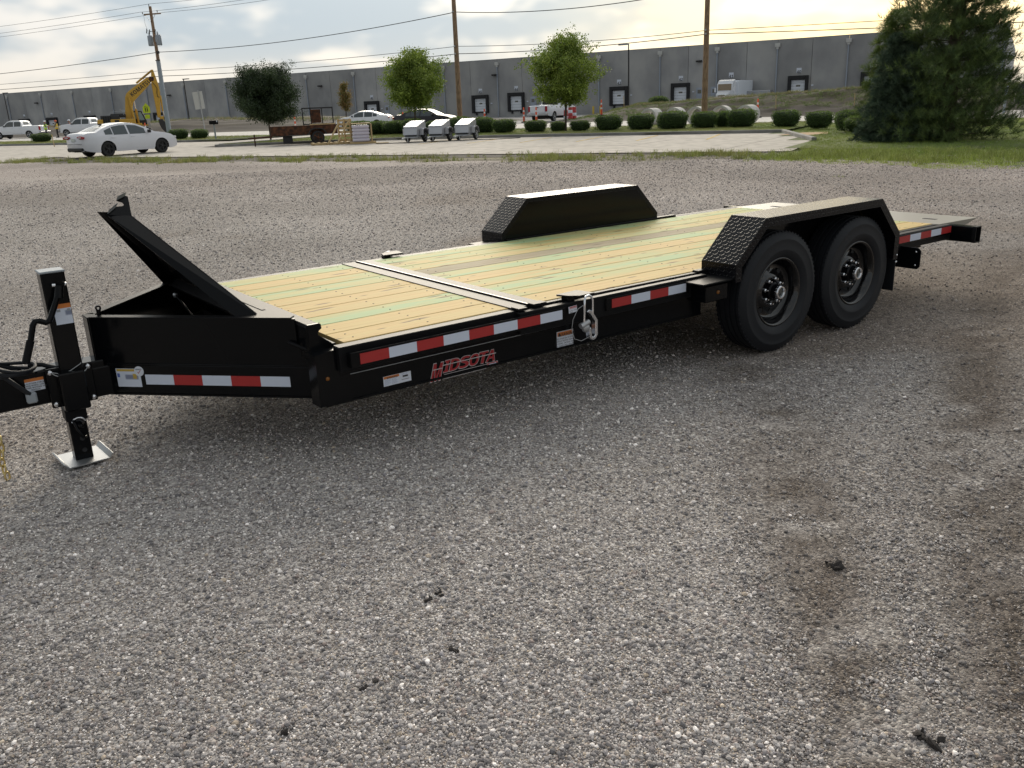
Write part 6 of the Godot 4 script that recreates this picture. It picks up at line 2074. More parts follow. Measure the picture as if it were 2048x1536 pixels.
# glass: [x0, x1, lower, upper inset] along the sides; roof spans are windscreens
func vehicle(called: String, label: String, category: String, at: Vector3, turn: float, sh: Shape, paint: String, side_glass: Array, screens: Array, doors: Array, rim: String, group := "") -> Node3D:
	var o := thing(called, label, category, at, turn, group)
	var body := Mb.new()
	for s in [-1.0, 1.0]:
		car_side(sh, body, s, 0.0, sh.L, sh.low, sh.top, 0.0)
	car_top(sh, body, 0.0, sh.L, 0.0, 0.0)
	# ends
	for x in [0.0, sh.L]:
		var g := []
		for j in 10:
			var y := lerpf(sh.low(x), sh.top(x), j / 9.0)
			var row := []
			for k in 9:
				var f := lerpf(-1.0, 1.0, k / 8.0)
				row.append(Vector3(x + (0.10 if x > 1.0 else -0.10) * (1.0 - f * f) * (1.0 - pow(absf(j / 9.0 - 0.45) * 1.6, 2.0)), y + 0.035 * (1.0 - f * f) * (j / 9.0), f * sh.half(x, y)))
			g.append(row)
		if x < 1.0: g.reverse()
		body.grid(g)
	part("body", body, M(paint), o)
	var under := Mb.new()
	under.box(Vector3(sh.L / 2, sh.sill + 0.12, 0), Vector3(sh.L - 0.5, 0.2, sh.W * 0.72))
	for c in sh.wheels:
		under.box(Vector3(c, sh.wr + 0.12, 0), Vector3(sh.wr * 2.0 + 0.14, sh.wr * 1.5, sh.W * 0.70))
	part("underside", under, M("car_trim"), o)
	for s in [-1.0, 1.0]:
		for q in side_glass:
			var gl := Mb.new()
			var up_in: float = q[3]
			var lo_y: float = q[2]
			car_side(sh, gl, s, q[0], q[1], lo_y, func(x): return minf(sh.top(x) - up_in, sh.roof - up_in), 0.006, 4)
			part("side_window", gl, M("car_glass"), o)
		for q in doors:
			var d := Mb.new()
			car_side(sh, d, s, q[0], q[1], func(x): return maxf(sh.low(x) + 0.01, sh.sill + 0.10), sh.belt + 0.02, 0.007, 7)
			var dd := part("door", d, M(paint), o)
			var hd := Mb.new()
			var hx: float = q[0] + 0.16
			hd.box(Vector3(hx, sh.belt - 0.09, s * (sh.half(hx, sh.belt - 0.09) + 0.02)), Vector3(0.2, 0.03, 0.03), Transform3D(), 0.008)
			part("door_handle", hd, M(paint), dd)
		var mi := Mb.new()
		var mx: float = doors[-1][1] - 0.05
		mi.box(Vector3(mx, sh.belt + 0.12, s * (sh.half(mx, sh.belt) + 0.10)), Vector3(0.10, 0.15, 0.22), Transform3D(), 0.03)
		part("mirror", mi, M("car_trim"), o)
		for c in sh.wheels:
			car_wheel(o, Vector3(c, sh.wr, s * (sh.W * 0.5 - 0.13)), sh.wr, 0.23, s, rim, 5)
	for q in screens:
		var gl := Mb.new()
		car_top(sh, gl, q[0], q[1], q[2], 0.006)
		part(q[3], gl, M("car_glass"), o)
	return o

func slab(o: Node3D, called: String, at: Vector3, size: Vector3, key: String, bev := 0.015) -> MeshInstance3D:
	var b := Mb.new()
	b.box(at, size, Transform3D(), bev)
	return part(called, b, M(key), o)

func sedan_shape() -> Shape:
	var sh := Shape.new()
	sh.up = [Vector2(0.0, 0.90), Vector2(0.06, 1.04), Vector2(0.22, 1.09), Vector2(0.62, 1.11), Vector2(1.0, 1.27), Vector2(1.45, 1.41), Vector2(1.9, 1.47), Vector2(2.35, 1.475), Vector2(2.75, 1.43), Vector2(3.2, 1.25), Vector2(3.62, 1.03), Vector2(4.1, 0.97), Vector2(4.5, 0.88), Vector2(4.75, 0.74), Vector2(4.87, 0.60)]
	sh.belt = 0.94
	return sh

func sedan(label: String, at: Vector3, turn: float, paint: String, rim: String) -> Node3D:
	var sh := sedan_shape()
	var o := vehicle("parked_car" if paint == "white_car" and rim == "car_trim" else "passing_car", label, "car", at, turn, sh, paint, [[1.02, 1.40, 0.99, 0.10], [1.45, 2.18, 0.97, 0.085], [2.27, 3.12, 0.97, 0.085]], [[0.66, 1.40, 0.10, "rear_window"], [2.82, 3.58, 0.09, "windscreen"]], [[1.22, 2.20], [2.22, 3.30]], rim)
	for s in [-1.0, 1.0]:
		var tl := Mb.new()
		tl.prism(PackedVector2Array([Vector2(0.30, 0.90), Vector2(0.52, 0.83), Vector2(0.86, 0.84), Vector2(0.90, 0.93), Vector2(0.60, 0.98), Vector2(0.34, 0.95)]), 0.045, 0.10, Transform3D(Basis(Vector3(0, 0, s), Vector3.UP, Vector3(-1, 0, 0)), Vector3(0.02, 0, 0)), 0.01)
		var to := part("tail_lamp", tl, M("tail_red"), o)
		slab(to, "reversing_lamp", Vector3(-0.075, 0.90, s * 0.55), Vector3(0.05, 0.05, 0.24), "lens_clear", 0.01)
		var hl := Mb.new()
		hl.box(Vector3(4.72, 0.72, s * 0.66), Vector3(0.22, 0.12, 0.30), Transform3D(), 0.03)
		part("headlight", hl, M("lens_clear"), o)
		slab(o, "exhaust", Vector3(-0.03, 0.30, s * 0.55), Vector3(0.1, 0.06, 0.16), "alloy", 0.02)
	slab(o, "number_plate", Vector3(-0.105, 0.80, 0), Vector3(0.015, 0.14, 0.31), "plate_white", 0.003)
	slab(o, "rear_diffuser", Vector3(-0.03, 0.37, 0), Vector3(0.16, 0.15, 1.25), "car_trim", 0.03)
	slab(o, "boot_seam", Vector3(-0.085, 0.62, 0), Vector3(0.03, 0.012, 1.25), "car_trim", 0.002)
	slab(o, "grille", Vector3(4.93, 0.52, 0), Vector3(0.06, 0.16, 0.9), "car_trim", 0.02)
	slab(o, "roof_fin", Vector3(1.35, 1.45, 0), Vector3(0.20, 0.06, 0.035), "car_trim", 0.015)
	return o

func pickup(label: String, at: Vector3, turn: float, crew: bool) -> Node3D:
	var sh := Shape.new()
	sh.L = 5.85
	sh.W = 2.02
	sh.sill = 0.46
	sh.belt = 1.24
	sh.roof = 1.93
	sh.wr = 0.40
	sh.wheels = [1.22, 4.88]
	sh.tumble = 0.22
	sh.blunt = 0.18
	var cab := 1.95 if crew else 2.55
	sh.up = [Vector2(0.0, 1.26), Vector2(0.03, 1.33), Vector2(cab - 0.06, 1.34), Vector2(cab, 1.40), Vector2(cab + 0.12, 1.84), Vector2(cab + 0.35, 1.92), Vector2(3.5, 1.93), Vector2(3.72, 1.86), Vector2(4.28, 1.40), Vector2(5.3, 1.30), Vector2(5.72, 1.18), Vector2(5.85, 0.95)]
	var glass := [[cab + 0.16, cab + 0.95, 1.30, 0.11], [cab + 1.05, 4.02, 1.30, 0.11]] if crew else [[cab + 0.18, cab + 0.55, 1.30, 0.11], [cab + 0.62, 4.02, 1.30, 0.11]]
	var drs := [[cab + 0.08, cab + 1.0], [cab + 1.02, 4.1]] if crew else [[cab + 0.55, 4.1]]
	var o := vehicle("pickup_truck", label, "pickup truck", at, turn, sh, "white_paint", glass, [[cab + 0.01, cab + 0.13, 0.16, "rear_window"], [3.74, 4.24, 0.12, "windscreen"]], drs, "alloy", "white pickup trucks on the street")
	for s in [-1.0, 1.0]:
		slab(o, "tail_lamp", Vector3(-0.02, 1.06, s * 0.80), Vector3(0.14, 0.42, 0.16), "tail_red", 0.02)
		slab(o, "headlight", Vector3(5.78, 1.02, s * 0.72), Vector3(0.22, 0.22, 0.40), "lens_clear", 0.03)
	slab(o, "tailgate", Vector3(-0.07, 1.02, 0), Vector3(0.09, 0.52, 1.36), "white_paint", 0.015)
	slab(o, "gate_handle", Vector3(-0.122, 1.18, 0), Vector3(0.02, 0.06, 0.22), "car_trim", 0.005)
	slab(o, "rear_bumper", Vector3(-0.12, 0.62, 0), Vector3(0.22, 0.2, 1.9), "alloy", 0.03)
	slab(o, "number_plate", Vector3(-0.235, 0.62, 0), Vector3(0.012, 0.14, 0.3), "plate_white", 0.002)
	slab(o, "front_bumper", Vector3(5.92, 0.62, 0), Vector3(0.2, 0.24, 1.9), "alloy", 0.04)
	slab(o, "grille", Vector3(5.90, 0.98, 0), Vector3(0.1, 0.3, 1.0), "car_trim", 0.03)
	return o

func make_vehicles():
	M("gold_glint_glass", 0.20, 0.15, 0.09, 0.08).metallic_specular = 0.9  # gold reflection of the low sky mixed into the glass colour
	var at := func(x: float, z: float, dy := 0.0) -> Vector3:
		var p := Vector3(x, 0, z)
		p.y = land(p.dot(U), p.dot(N)) + dy
		return p
	# the turn is about the middle of each vehicle
	var centred := func(o: Node3D, l: float):
		o.position -= Basis(Vector3.UP, o.rotation.y) * Vector3(l / 2, 0, 0)
	var c := sedan("white four door sedan parked on the grass edge, seen from behind", at.call(-18.35, -43.8, 0.01), deg_to_rad(55), "white_car", "car_trim")
	centred.call(c, 4.87)
	c = sedan("white saloon car passing behind the leaning pallet and hedge", at.call(-12.4, -82.0), PI - 0.12, "white_paint", "alloy")
	centred.call(c, 4.87)
	c = sedan("black car passing behind the small silver trailers", at.call(-5.75, -70.0), -0.30, "dark_car", "alloy")
	centred.call(c, 4.87)
	c = pickup("white crew cab pickup at the far left edge of the street", at.call(-55.2, -104.0), PI - 0.10, true)
	centred.call(c, 5.85)
	c = pickup("white pickup partly hidden behind the white sedan's roof", at.call(-45.6, -100.0), PI - 0.16, true)
	centred.call(c, 5.85)
	c = pickup("white utility pickup with amber roof beacon behind the young tree's trunk", at.call(4.5, -79.5), deg_to_rad(62), false)
	centred.call(c, 5.85)
	slab(c, "beacon", Vector3(3.0, 2.02, 0), Vector3(0.3, 0.16, 1.0), "cone_orange", 0.05)
	slab(c, "headache_rack", Vector3(2.42, 1.68, 0), Vector3(0.08, 0.56, 1.4), "car_trim", 0.02)
	# dark van at the right edge
	var sh := Shape.new()
	sh.L = 5.1
	sh.W = 1.98
	sh.sill = 0.30
	sh.belt = 1.08
	sh.roof = 1.82
	sh.wr = 0.36
	sh.wheels = [1.0, 4.05]
	sh.tumble = 0.2
	sh.up = [Vector2(0.0, 1.0), Vector2(0.10, 1.5), Vector2(0.35, 1.76), Vector2(0.9, 1.82), Vector2(2.9, 1.82), Vector2(3.3, 1.7), Vector2(4.1, 1.16), Vector2(4.8, 1.0), Vector2(5.1, 0.7)]
	c = vehicle("parked_van", "dark grey vehicle cut by the right edge of the picture", "van", at.call(34.5, -55.5), -0.52, sh, "dark_car", [[0.4, 1.3, 1.14, 0.12], [1.4, 2.3, 1.14, 0.12], [2.4, 3.5, 1.14, 0.12]], [[0.11, 0.34, 0.1, "rear_window"], [3.32, 4.06, 0.1, "windscreen"]], [[1.35, 2.35], [2.37, 3.6]], "alloy")
	centred.call(c, 5.1)
	for q in [[27.6, -49.5, "grey steel guard post left of the dark vehicle"], [29.4, -49.2, "grey steel guard post in front of the dark vehicle"]]:
		var g := thing("guard_post", q[2], "post", at.call(q[0], q[1]))
		slab(g, "post", Vector3(0, 0.75, 0), Vector3(0.12, 1.5, 0.12), "transformer_grey", 0.02)
	# semi truck backed to dock 41
	var s := thing("semi_truck", "white truck tractor with box trailer backed against dock 41", "truck", S(-36.6, 131.8, -0.42), STREET)
	# local z faces the street
	slab(s, "box_trailer", Vector3(-1.1, 2.65, -5.0), Vector3(2.5, 2.95, 7.9), "door_white", 0.04)
	slab(s, "sleeper", Vector3(-1.35, 2.55, -0.6), Vector3(2.35, 2.9, 1.2), "white_paint", 0.12)
	var fair := Mb.new()
	fair.prism(PackedVector2Array([Vector2(-0.6, 3.7), Vector2(0.55, 3.7), Vector2(0.4, 4.05), Vector2(-0.6, 4.25)]), -1.15, 1.15, Transform3D(Basis(Vector3(0, 0, 1), Vector3.UP, Vector3(-1, 0, 0)), Vector3(-1.35, 0, 0)), 0.08)
	part("roof_fairing", fair, M("white_paint"), s)
	slab(s, "cab", Vector3(-1.35, 2.45, 0.3), Vector3(2.3, 2.6, 1.2), "white_paint", 0.12)
	slab(s, "windscreen", Vector3(-1.35, 3.2, 0.915), Vector3(1.95, 0.9, 0.03), "gold_glint_glass", 0.01)
	var hood := Mb.new()
	hood.prism(PackedVector2Array([Vector2(0.8, 0.9), Vector2(2.35, 0.9), Vector2(2.4, 2.1), Vector2(2.2, 2.4), Vector2(0.8, 2.7)]), -0.85, 0.85, Transform3D(Basis(Vector3(0, 0, 1), Vector3.UP, Vector3(-1, 0, 0)), Vector3(-1.35, 0, 0)), 0.10)
	part("bonnet", hood, M("white_paint"), s)
	slab(s, "grille", Vector3(-1.35, 1.75, 2.40), Vector3(1.0, 0.75, 0.08), "car_trim", 0.04)
	slab(s, "bumper", Vector3(-1.35, 0.62, 2.35), Vector3(2.4, 0.36, 0.3), "zinc", 0.05)
	for k in [-1.0, 1.0]:
		slab(s, "headlight", Vector3(-1.35 + k * 0.88, 1.75, 2.22), Vector3(0.36, 0.3, 0.3), "lens_clear", 0.06)
		slab(s, "mirror", Vector3(-1.35 + k * 1.38, 2.85, 0.95), Vector3(0.2, 0.62, 0.12), "white_paint", 0.04)
		slab(s, "mudguard", Vector3(-1.35 + k * 0.98, 1.05, 1.75), Vector3(0.42, 0.5, 1.2), "white_paint", 0.15)
		for z in [1.6, -3.2, -7.6]:
			var n := Node3D.new()
			car_wheel(s, Vector3(-1.35 + k * 0.95 + (0.4 if z < 0 else 0.0), 0.5, z), 0.5, 0.28, k, "alloy", 6)
			(s.get_child(s.get_child_count() - 1) as Node3D).rotation = Vector3(0, 0, -PI / 2 * k)
			n.free()

# ---------------------------------------------------------------- excavator
func make_excavator():
	var at := Vector3(-34.6, 0, -84.0)
	at.y = land(at.dot(U), at.dot(N))
	var o := thing("excavator", "yellow tracked excavator with raised boom and folded stick beyond the street", "excavator", at, 0.36)
	var yl := M("digger_yellow")
	for s in [-1.0, 1.0]:
		var tk := Mb.new()
		tk.prism(PackedVector2Array([Vector2(-1.75, 0.0), Vector2(1.75, 0.0), Vector2(2.1, 0.22), Vector2(2.15, 0.5), Vector2(1.95, 0.82), Vector2(-1.95, 0.86), Vector2(-2.15, 0.5), Vector2(-2.05, 0.2)]), s * 1.1 - 0.3, s * 1.1 + 0.3, Transform3D(), 0.04)
		var tr_ := part("track", tk, M("digger_dark"), o)
		for k in 22:
			slab(tr_, "track_shoe", Vector3(-1.72 + k * 0.165, 0.86, s * 1.1), Vector3(0.12, 0.05, 0.58), "digger_dark", 0.0)
		slab(tr_, "track_frame", Vector3(0, 0.42, s * 1.41), Vector3(2.9, 0.3, 0.06), "digger_yellow", 0.02)
	var tt := Mb.new()
	tt.lathe([Vector2(0.75, 0.6), Vector2(0.75, 1.0), Vector2(0, 1.0)], 24)
	part("slew_ring", tt, M("digger_dark"), o)
	slab(o, "deck_frame", Vector3(-0.4, 1.12, 0), Vector3(3.4, 0.26, 2.5), "digger_yellow", 0.04)
	var cw := Mb.new()
	cw.prism(PackedVector2Array([Vector2(-2.45, 1.2), Vector2(-1.9, 1.05), Vector2(-1.9, 1.72), Vector2(-2.4, 1.66)]), -1.25, 1.25, Transform3D(), 0.08)
	part("counterweight", cw, yl, o)
	slab(o, "engine_cover", Vector3(-1.30, 1.60, 0), Vector3(1.6, 0.82, 2.4), "digger_dark", 0.06)
	slab(o, "engine_hood", Vector3(-0.62, 1.98, 0.2), Vector3(1.3, 0.34, 1.6), "digger_dark", 0.08)
	for k in 4:
		slab(o, "cover_louvre", Vector3(-1.85 + k * 0.2, 1.62, 1.225), Vector3(0.04, 0.6, 0.03), "black_steel", 0.0)
	slab(o, "side_body", Vector3(-0.25, 1.36, 1.12), Vector3(2.1, 0.6, 0.36), "digger_yellow", 0.05)
	slab(o, "side_vent", Vector3(-0.76, 1.38, 1.32), Vector3(0.36, 0.46, 0.05), "digger_dark", 0.01)
	var hr := Mb.new()
	hr.tube([Vector3(-1.3, 2.0, 1.1), Vector3(-1.2, 2.3, 1.1), Vector3(-0.2, 2.35, 1.1), Vector3(-0.1, 2.0, 1.1)], 0.025, 0.025, 6)
	part("handrail", hr, M("grey_paint"), o)
	slab(o, "exhaust", Vector3(-0.42, 2.3, -0.2), Vector3(0.14, 0.5, 0.14), "grey_paint", 0.03)
	slab(o, "mirror", Vector3(-0.08, 2.35, 1.2), Vector3(0.2, 0.24, 0.06), "grey_paint", 0.02)
	# cab on the far side of the boom
	var cabm := Mb.new()
	cabm.prism(PackedVector2Array([Vector2(0.55, 1.1), Vector2(1.72, 1.1), Vector2(1.72, 1.45), Vector2(1.42, 2.32), Vector2(0.55, 2.36)]), -1.2, -0.25, Transform3D(), 0.05)
	var cab := part("cab", cabm, M("digger_dark"), o)
	var gl := Mb.new()
	gl.prism(PackedVector2Array([Vector2(1.08, 1.5), Vector2(1.56, 1.5), Vector2(1.33, 2.22), Vector2(1.08, 2.22)]), -0.252, -0.235)
	part("cab_window", gl, M("cab_glass", 0.20, 0.30, 0.33, 0.08), cab)
	var gl2 := Mb.new()
	gl2.prism(PackedVector2Array([Vector2(0.62, 1.6), Vector2(1.02, 1.6), Vector2(1.02, 2.22), Vector2(0.62, 2.22)]), -0.252, -0.235)
	part("cab_window", gl2, M("cab_glass"), cab)
	slab(o, "front_step", Vector3(1.35, 1.05, -0.2), Vector3(0.9, 0.1, 0.6), "digger_yellow", 0.02)
	# boom
	var bm := Mb.new()
	bm.prism(PackedVector2Array([Vector2(-0.08, 1.45), Vector2(0.02, 2.3), Vector2(0.22, 3.55), Vector2(0.36, 3.85), Vector2(0.62, 4.08), Vector2(2.18, 5.12), Vector2(2.45, 5.22), Vector2(2.72, 5.20), Vector2(2.80, 5.02), Vector2(2.38, 4.50), Vector2(1.25, 3.48), Vector2(0.86, 3.12), Vector2(0.70, 2.6), Vector2(0.48, 1.45), Vector2(0.2, 1.3)]), 0.12, 0.62, Transform3D(), 0.05)
	var bo := part("boom", bm, yl, o)
	var ba := atan2(4.98 - 4.05, 2.1 - 1.12)
	text("boom_lettering", "KOMATSU", 0.36, M("ink"), bo, Transform3D(Basis(Vector3.BACK, 0.60), Vector3(1.66, 4.32, 0.624)), "Droid Sans", 0.006, 800)
	var st := Mb.new()
	st.prism(PackedVector2Array([Vector2(2.66, 5.05), Vector2(2.80, 5.86), Vector2(2.96, 5.86), Vector2(3.22, 4.6), Vector2(3.26, 3.9), Vector2(2.98, 1.65), Vector2(2.72, 1.65), Vector2(2.62, 4.5)]), 0.16, 0.56, Transform3D(), 0.04)
	part("stick", st, yl, o)
	for q in [["stick_cylinder", Vector3(1.35, 4.72, 0.37), Vector3(2.82, 5.78, 0.37), 0.09, "digger_yellow"], ["cylinder_rod", Vector3(2.1, 5.26, 0.37), Vector3(2.86, 5.80, 0.37), 0.05, "zinc"], ["bucket_cylinder", Vector3(3.24, 3.6, 0.37), Vector3(3.28, 2.2, 0.37), 0.09, "digger_yellow"], ["cylinder_rod", Vector3(3.28, 2.3, 0.37), Vector3(3.3, 1.75, 0.37), 0.05, "zinc"], ["boom_cylinder", Vector3(0.55, 3.55, 0.72), Vector3(0.70, 1.3, 0.72), 0.10, "digger_yellow"], ["boom_cylinder", Vector3(0.95, 2.5, -0.05), Vector3(1.02, 1.1, -0.05), 0.10, "digger_yellow"], ["cylinder_rod", Vector3(0.93, 3.3, -0.05), Vector3(0.95, 2.5, -0.05), 0.055, "zinc"]]:
		var b := Mb.new()
		b.tube([q[1], q[2]], q[3], q[3], 10)
		part(q[0], b, M(q[4]), o)
	var hs := Mb.new()
	hs.tube([Vector3(2.75, 4.75, 0.6), Vector3(2.95, 4.45, 0.64), Vector3(3.06, 4.2, 0.64), Vector3(2.98, 3.85, 0.64), Vector3(3.0, 3.5, 0.64), Vector3(3.18, 3.45, 0.6)], 0.025, 0.025, 6)
	hs.tube([Vector3(2.0, 5.05, 0.55), Vector3(2.35, 5.42, 0.6), Vector3(2.7, 5.6, 0.6)], 0.025, 0.025, 6)
	part("hydraulic_hose", hs, M("digger_dark"), o)
	var bk := Mb.new()
	bk.prism(PackedVector2Array([Vector2(2.75, 1.5), Vector2(3.1, 1.52), Vector2(3.45, 1.1), Vector2(3.72, 0.55), Vector2(3.7, 0.2), Vector2(3.3, 0.25), Vector2(2.95, 0.65), Vector2(2.78, 1.1)]), -0.2, 0.95, Transform3D(), 0.04)
	var bko := part("bucket", bk, M("digger_dark"), o)
	for k in 5:
		slab(bko, "bucket_tooth", Vector3(3.36, 0.16, -0.12 + k * 0.25), Vector3(0.24, 0.1, 0.08), "rust", 0.01)
	var lk := Mb.new()
	lk.box(Vector3(3.06, 1.62, 0.37), Vector3(0.36, 0.3, 0.5), Transform3D(), 0.03)
	part("bucket_link", lk, yl, o)

# ---------------------------------------------------------------- things on the parking lot
func make_lot_things():
	# three small polished cargo trailers
	var names := ["leftmost of the three small silver cargo trailers", "middle one of the three small silver cargo trailers", "rightmost of the three small silver cargo trailers"]
	var first: Node3D
	var spots := [Vector3(-4.35, 0.015, -44.9), Vector3(-3.12, 0.015, -45.0), Vector3(-1.82, 0.015, -45.2)]
	for i in 3:
		if first:
			dup(first, names[i], spots[i], -0.34)
			continue
		var o := thing("cargo_trailer", names[i], "cargo trailer", spots[i], -0.34, "small silver cargo trailers")
		first = o
		# local z faces forward (towards the street corner we stand at), x across
		var prof := PackedVector2Array([Vector2(-0.62, 0.30), Vector2(0.38, 0.26), Vector2(0.52, 0.36), Vector2(0.44, 0.72), Vector2(-0.55, 0.98), Vector2(-0.62, 0.92)])
		var sidew := Transform3D(Basis(Vector3(0, 0, 1), Vector3.UP, Vector3(-1, 0, 0)), Vector3.ZERO)
		var b := Mb.new()
		b.prism(prof, -0.36, 0.36, sidew, 0.015)
		part("box", b, M("aluminium"), o)
		var lidm := Mb.new()
		lidm.prism(PackedVector2Array([Vector2(0.475, 0.70), Vector2(0.455, 0.745), Vector2(-0.56, 1.01), Vector2(-0.60, 0.975)]), -0.375, 0.375, sidew, 0.008)
		var lid := part("lid", lidm, M("aluminium"), o)
		for x in [-0.28, 0.28]:
			var rr := Mb.new()
			rr.tube([Vector3(x, 0.80, 0.36), Vector3(x, 0.86, 0.30), Vector3(x, 1.02, -0.44), Vector3(x, 0.99, -0.5)], 0.014, 0.014, 6)
			part("lid_rail", rr, M("zinc"), lid)
		var fr := Mb.new()
		fr.box(Vector3(0, 0.24, -0.05), Vector3(0.76, 0.06, 1.15), Transform3D(), 0.01)
		fr.box(Vector3(0, 0.23, 0.85), Vector3(0.07, 0.06, 0.9), Transform3D(), 0.01)
		part("frame", fr, M("galvanised"), o)
		slab(o, "front_kick", Vector3(0, 0.30, 0.47), Vector3(0.6, 0.09, 0.02), "car_trim", 0.004)
		slab(o, "step_plate", Vector3(0, 0.23, 0.68), Vector3(0.62, 0.02, 0.30), "aluminium", 0.005)
		var cp := Mb.new()
		cp.box(Vector3(0, 0.20, 1.30), Vector3(0.10, 0.09, 0.26), Transform3D(), 0.02)
		cp.tube([Vector3(0.07, 0.26, 0.98), Vector3(0.07, 0.04, 0.98)], 0.03, 0.03, 8)
		part("coupler", cp, M("galvanised"), o)
		for s in [-1.0, 1.0]:
			var fd := Mb.new()
			fd.prism(PackedVector2Array([Vector2(-0.52, 0.34), Vector2(-0.45, 0.58), Vector2(-0.30, 0.66), Vector2(0.02, 0.66), Vector2(0.12, 0.60), Vector2(0.16, 0.34), Vector2(0.13, 0.34), Vector2(0.09, 0.58), Vector2(0.0, 0.63), Vector2(-0.29, 0.63), Vector2(-0.42, 0.56), Vector2(-0.49, 0.34)]), -s * 0.56, -s * 0.37, sidew)
			part("mudguard", fd, M("aluminium"), o)
			var gx := Mb.new()
			gx.box(Vector3(s * 0.465, 0.49, 0.145), Vector3(0.18, 0.27, 0.02), Transform3D(), 0.004)
			part("stone_guard", gx, M("aluminium"), o)
			car_wheel(o, Vector3(s * 0.47, 0.26, -0.18), 0.26, 0.13, s, "alloy", 5)
			(o.get_child(o.get_child_count() - 1) as Node3D).rotation = Vector3(0, 0, -PI / 2 * s)
	# rusty utility trailer
	var r := thing("utility_trailer", "rusty open utility trailer with an upright mesh gate", "trailer", Vector3(-12.2, 0.015, -47.9), 0.24)
	# local x runs to the tail, z towards us
	var bedm := Mb.new()
	bedm.box(Vector3(1.7, 0.52, 0), Vector3(3.4, 0.06, 1.8))
	part("bed", bedm, M("rust"), r)
	for q in [["side_panel", Vector3(1.7, 0.72, 0.9), Vector3(3.4, 0.42, 0.05)], ["side_panel", Vector3(1.7, 0.72, -0.9), Vector3(3.4, 0.42, 0.05)], ["front_panel", Vector3(0, 0.72, 0), Vector3(0.05, 0.42, 1.8)]]:
		slab(r, q[0], q[1], q[2], "rust", 0.008)
	for k in 5:
		slab(r, "side_post", Vector3(0.3 + k * 0.72, 0.72, 0.935), Vector3(0.06, 0.44, 0.03), "rust", 0.004)
	slab(r, "side_rail", Vector3(1.7, 0.945, 0.9), Vector3(3.44, 0.05, 0.08), "rust", 0.006)
	slab(r, "side_rail", Vector3(0, 0.945, 0), Vector3(0.08, 0.05, 1.85), "rust", 0.006)
	var gate := Mb.new()
	for x in [1.72, 2.15, 2.75, 3.32]:
		gate.box(Vector3(x, 1.35, -0.84), Vector3(0.06, 0.95, 0.06))
	gate.box(Vector3(2.52, 1.82, -0.84), Vector3(1.66, 0.07, 0.07))
	gate.box(Vector3(2.52, 1.0, -0.84), Vector3(1.66, 0.06, 0.06))
	part("upright_gate", gate, M("digger_dark"), r)
	slab(r, "gate_board", Vector3(2.42, 1.40, -0.80), Vector3(0.52, 0.70, 0.04), "rust", 0.004)
	slab(r, "pale_board", Vector3(2.65, 0.995, 0.80), Vector3(1.3, 0.05, 0.2), "raw_wood", 0.004)
	for s in [-1.0, 1.0]:
		car_wheel(r, Vector3(2.35, 0.34, s * 1.05), 0.34, 0.2, s, "rust", 5)
		var fd := Mb.new()
		fd.prism(PackedVector2Array([Vector2(1.85, 0.52), Vector2(2.0, 0.76), Vector2(2.2, 0.82), Vector2(2.5, 0.82), Vector2(2.7, 0.76), Vector2(2.85, 0.52), Vector2(2.8, 0.5), Vector2(2.66, 0.72), Vector2(2.5, 0.78), Vector2(2.2, 0.78), Vector2(2.04, 0.72), Vector2(1.9, 0.5)]), s * 0.92, s * 1.17)
		part("mudguard", fd, M("digger_dark"), r)
	var tg := Mb.new()
	tg.tube([Vector3(0, 0.45, -0.75), Vector3(-1.2, 0.42, 0)], 0.04, 0.04, 6)
	tg.tube([Vector3(0, 0.45, 0.75), Vector3(-1.2, 0.42, 0)], 0.04, 0.04, 6)
	tg.tube([Vector3(-0.9, 0.6, 0.0), Vector3(-0.9, 0.0, 0.0)], 0.035, 0.035, 8)
	part("tongue", tg, M("rust"), r)
	slab(r, "storage_box", Vector3(0.8, 0.28, 0.4), Vector3(0.5, 0.36, 0.5), "digger_dark", 0.02)
	# pallet crate: a base pallet, an upright pallet leaning on it and a brace
	var pb := thing("wooden_pallet", "flat wooden pallet lying under the upright one", "pallet", Vector3(-8.7, 0.015, -46.1), 0.30)
	for k in 3:
		slab(pb, "runner", Vector3(-0.1, 0.05, -0.5 + k * 0.5), Vector3(1.9, 0.08, 0.09), "raw_wood", 0.004)
	for k in 7:
		slab(pb, "slat", Vector3(-0.95 + k * 0.29, 0.105, 0), Vector3(0.14, 0.022, 1.15), "raw_wood", 0.003)
	var pu := thing("wooden_pallet", "wooden pallet standing upright with a diagonal brace", "pallet", Vector3(-8.0, 0.13, -46.0), 0.95)
	for k in 3:
		slab(pu, "runner", Vector3(0, 0.56, -0.42 + k * 0.42), Vector3(0.07, 1.12, 0.06), "raw_wood", 0.004)
	for k in 6:
		slab(pu, "slat", Vector3(0.048, 0.09 + k * 0.19, 0), Vector3(0.024, 0.11, 0.96), "raw_wood", 0.003)
	for z in [-0.3, 0.35]:
		var br := Mb.new()
		br.box(Vector3(0, 0, 0), Vector3(0.05, 1.35, 0.08), Transform3D(Basis(Vector3.BACK, -0.72), Vector3(-0.48, 0.46, z)), 0.004)
		part("brace", br, M("raw_wood"), pu)
	# wrapped stack
	var ws := thing("wrapped_stack", "stack of sacks in clear wrap with a pale wooden end, on a pallet", "pallet load", Vector3(-7.05, 0.015, -45.6), 0.18)
	for k in 3:
		slab(ws, "runner", Vector3(0, 0.05, -0.4 + k * 0.4), Vector3(1.3, 0.09, 0.09), "raw_wood", 0.004)
	var rr := RandomNumberGenerator.new()
	rr.seed = 3
	for k in 5:
		slab(ws, "sack", Vector3(-0.08 + rr.randf_range(-0.015, 0.015), 0.19 + k * 0.16, rr.randf_range(-0.02, 0.02)), Vector3(0.86, 0.155, 0.9), "shrink_wrap", 0.05)
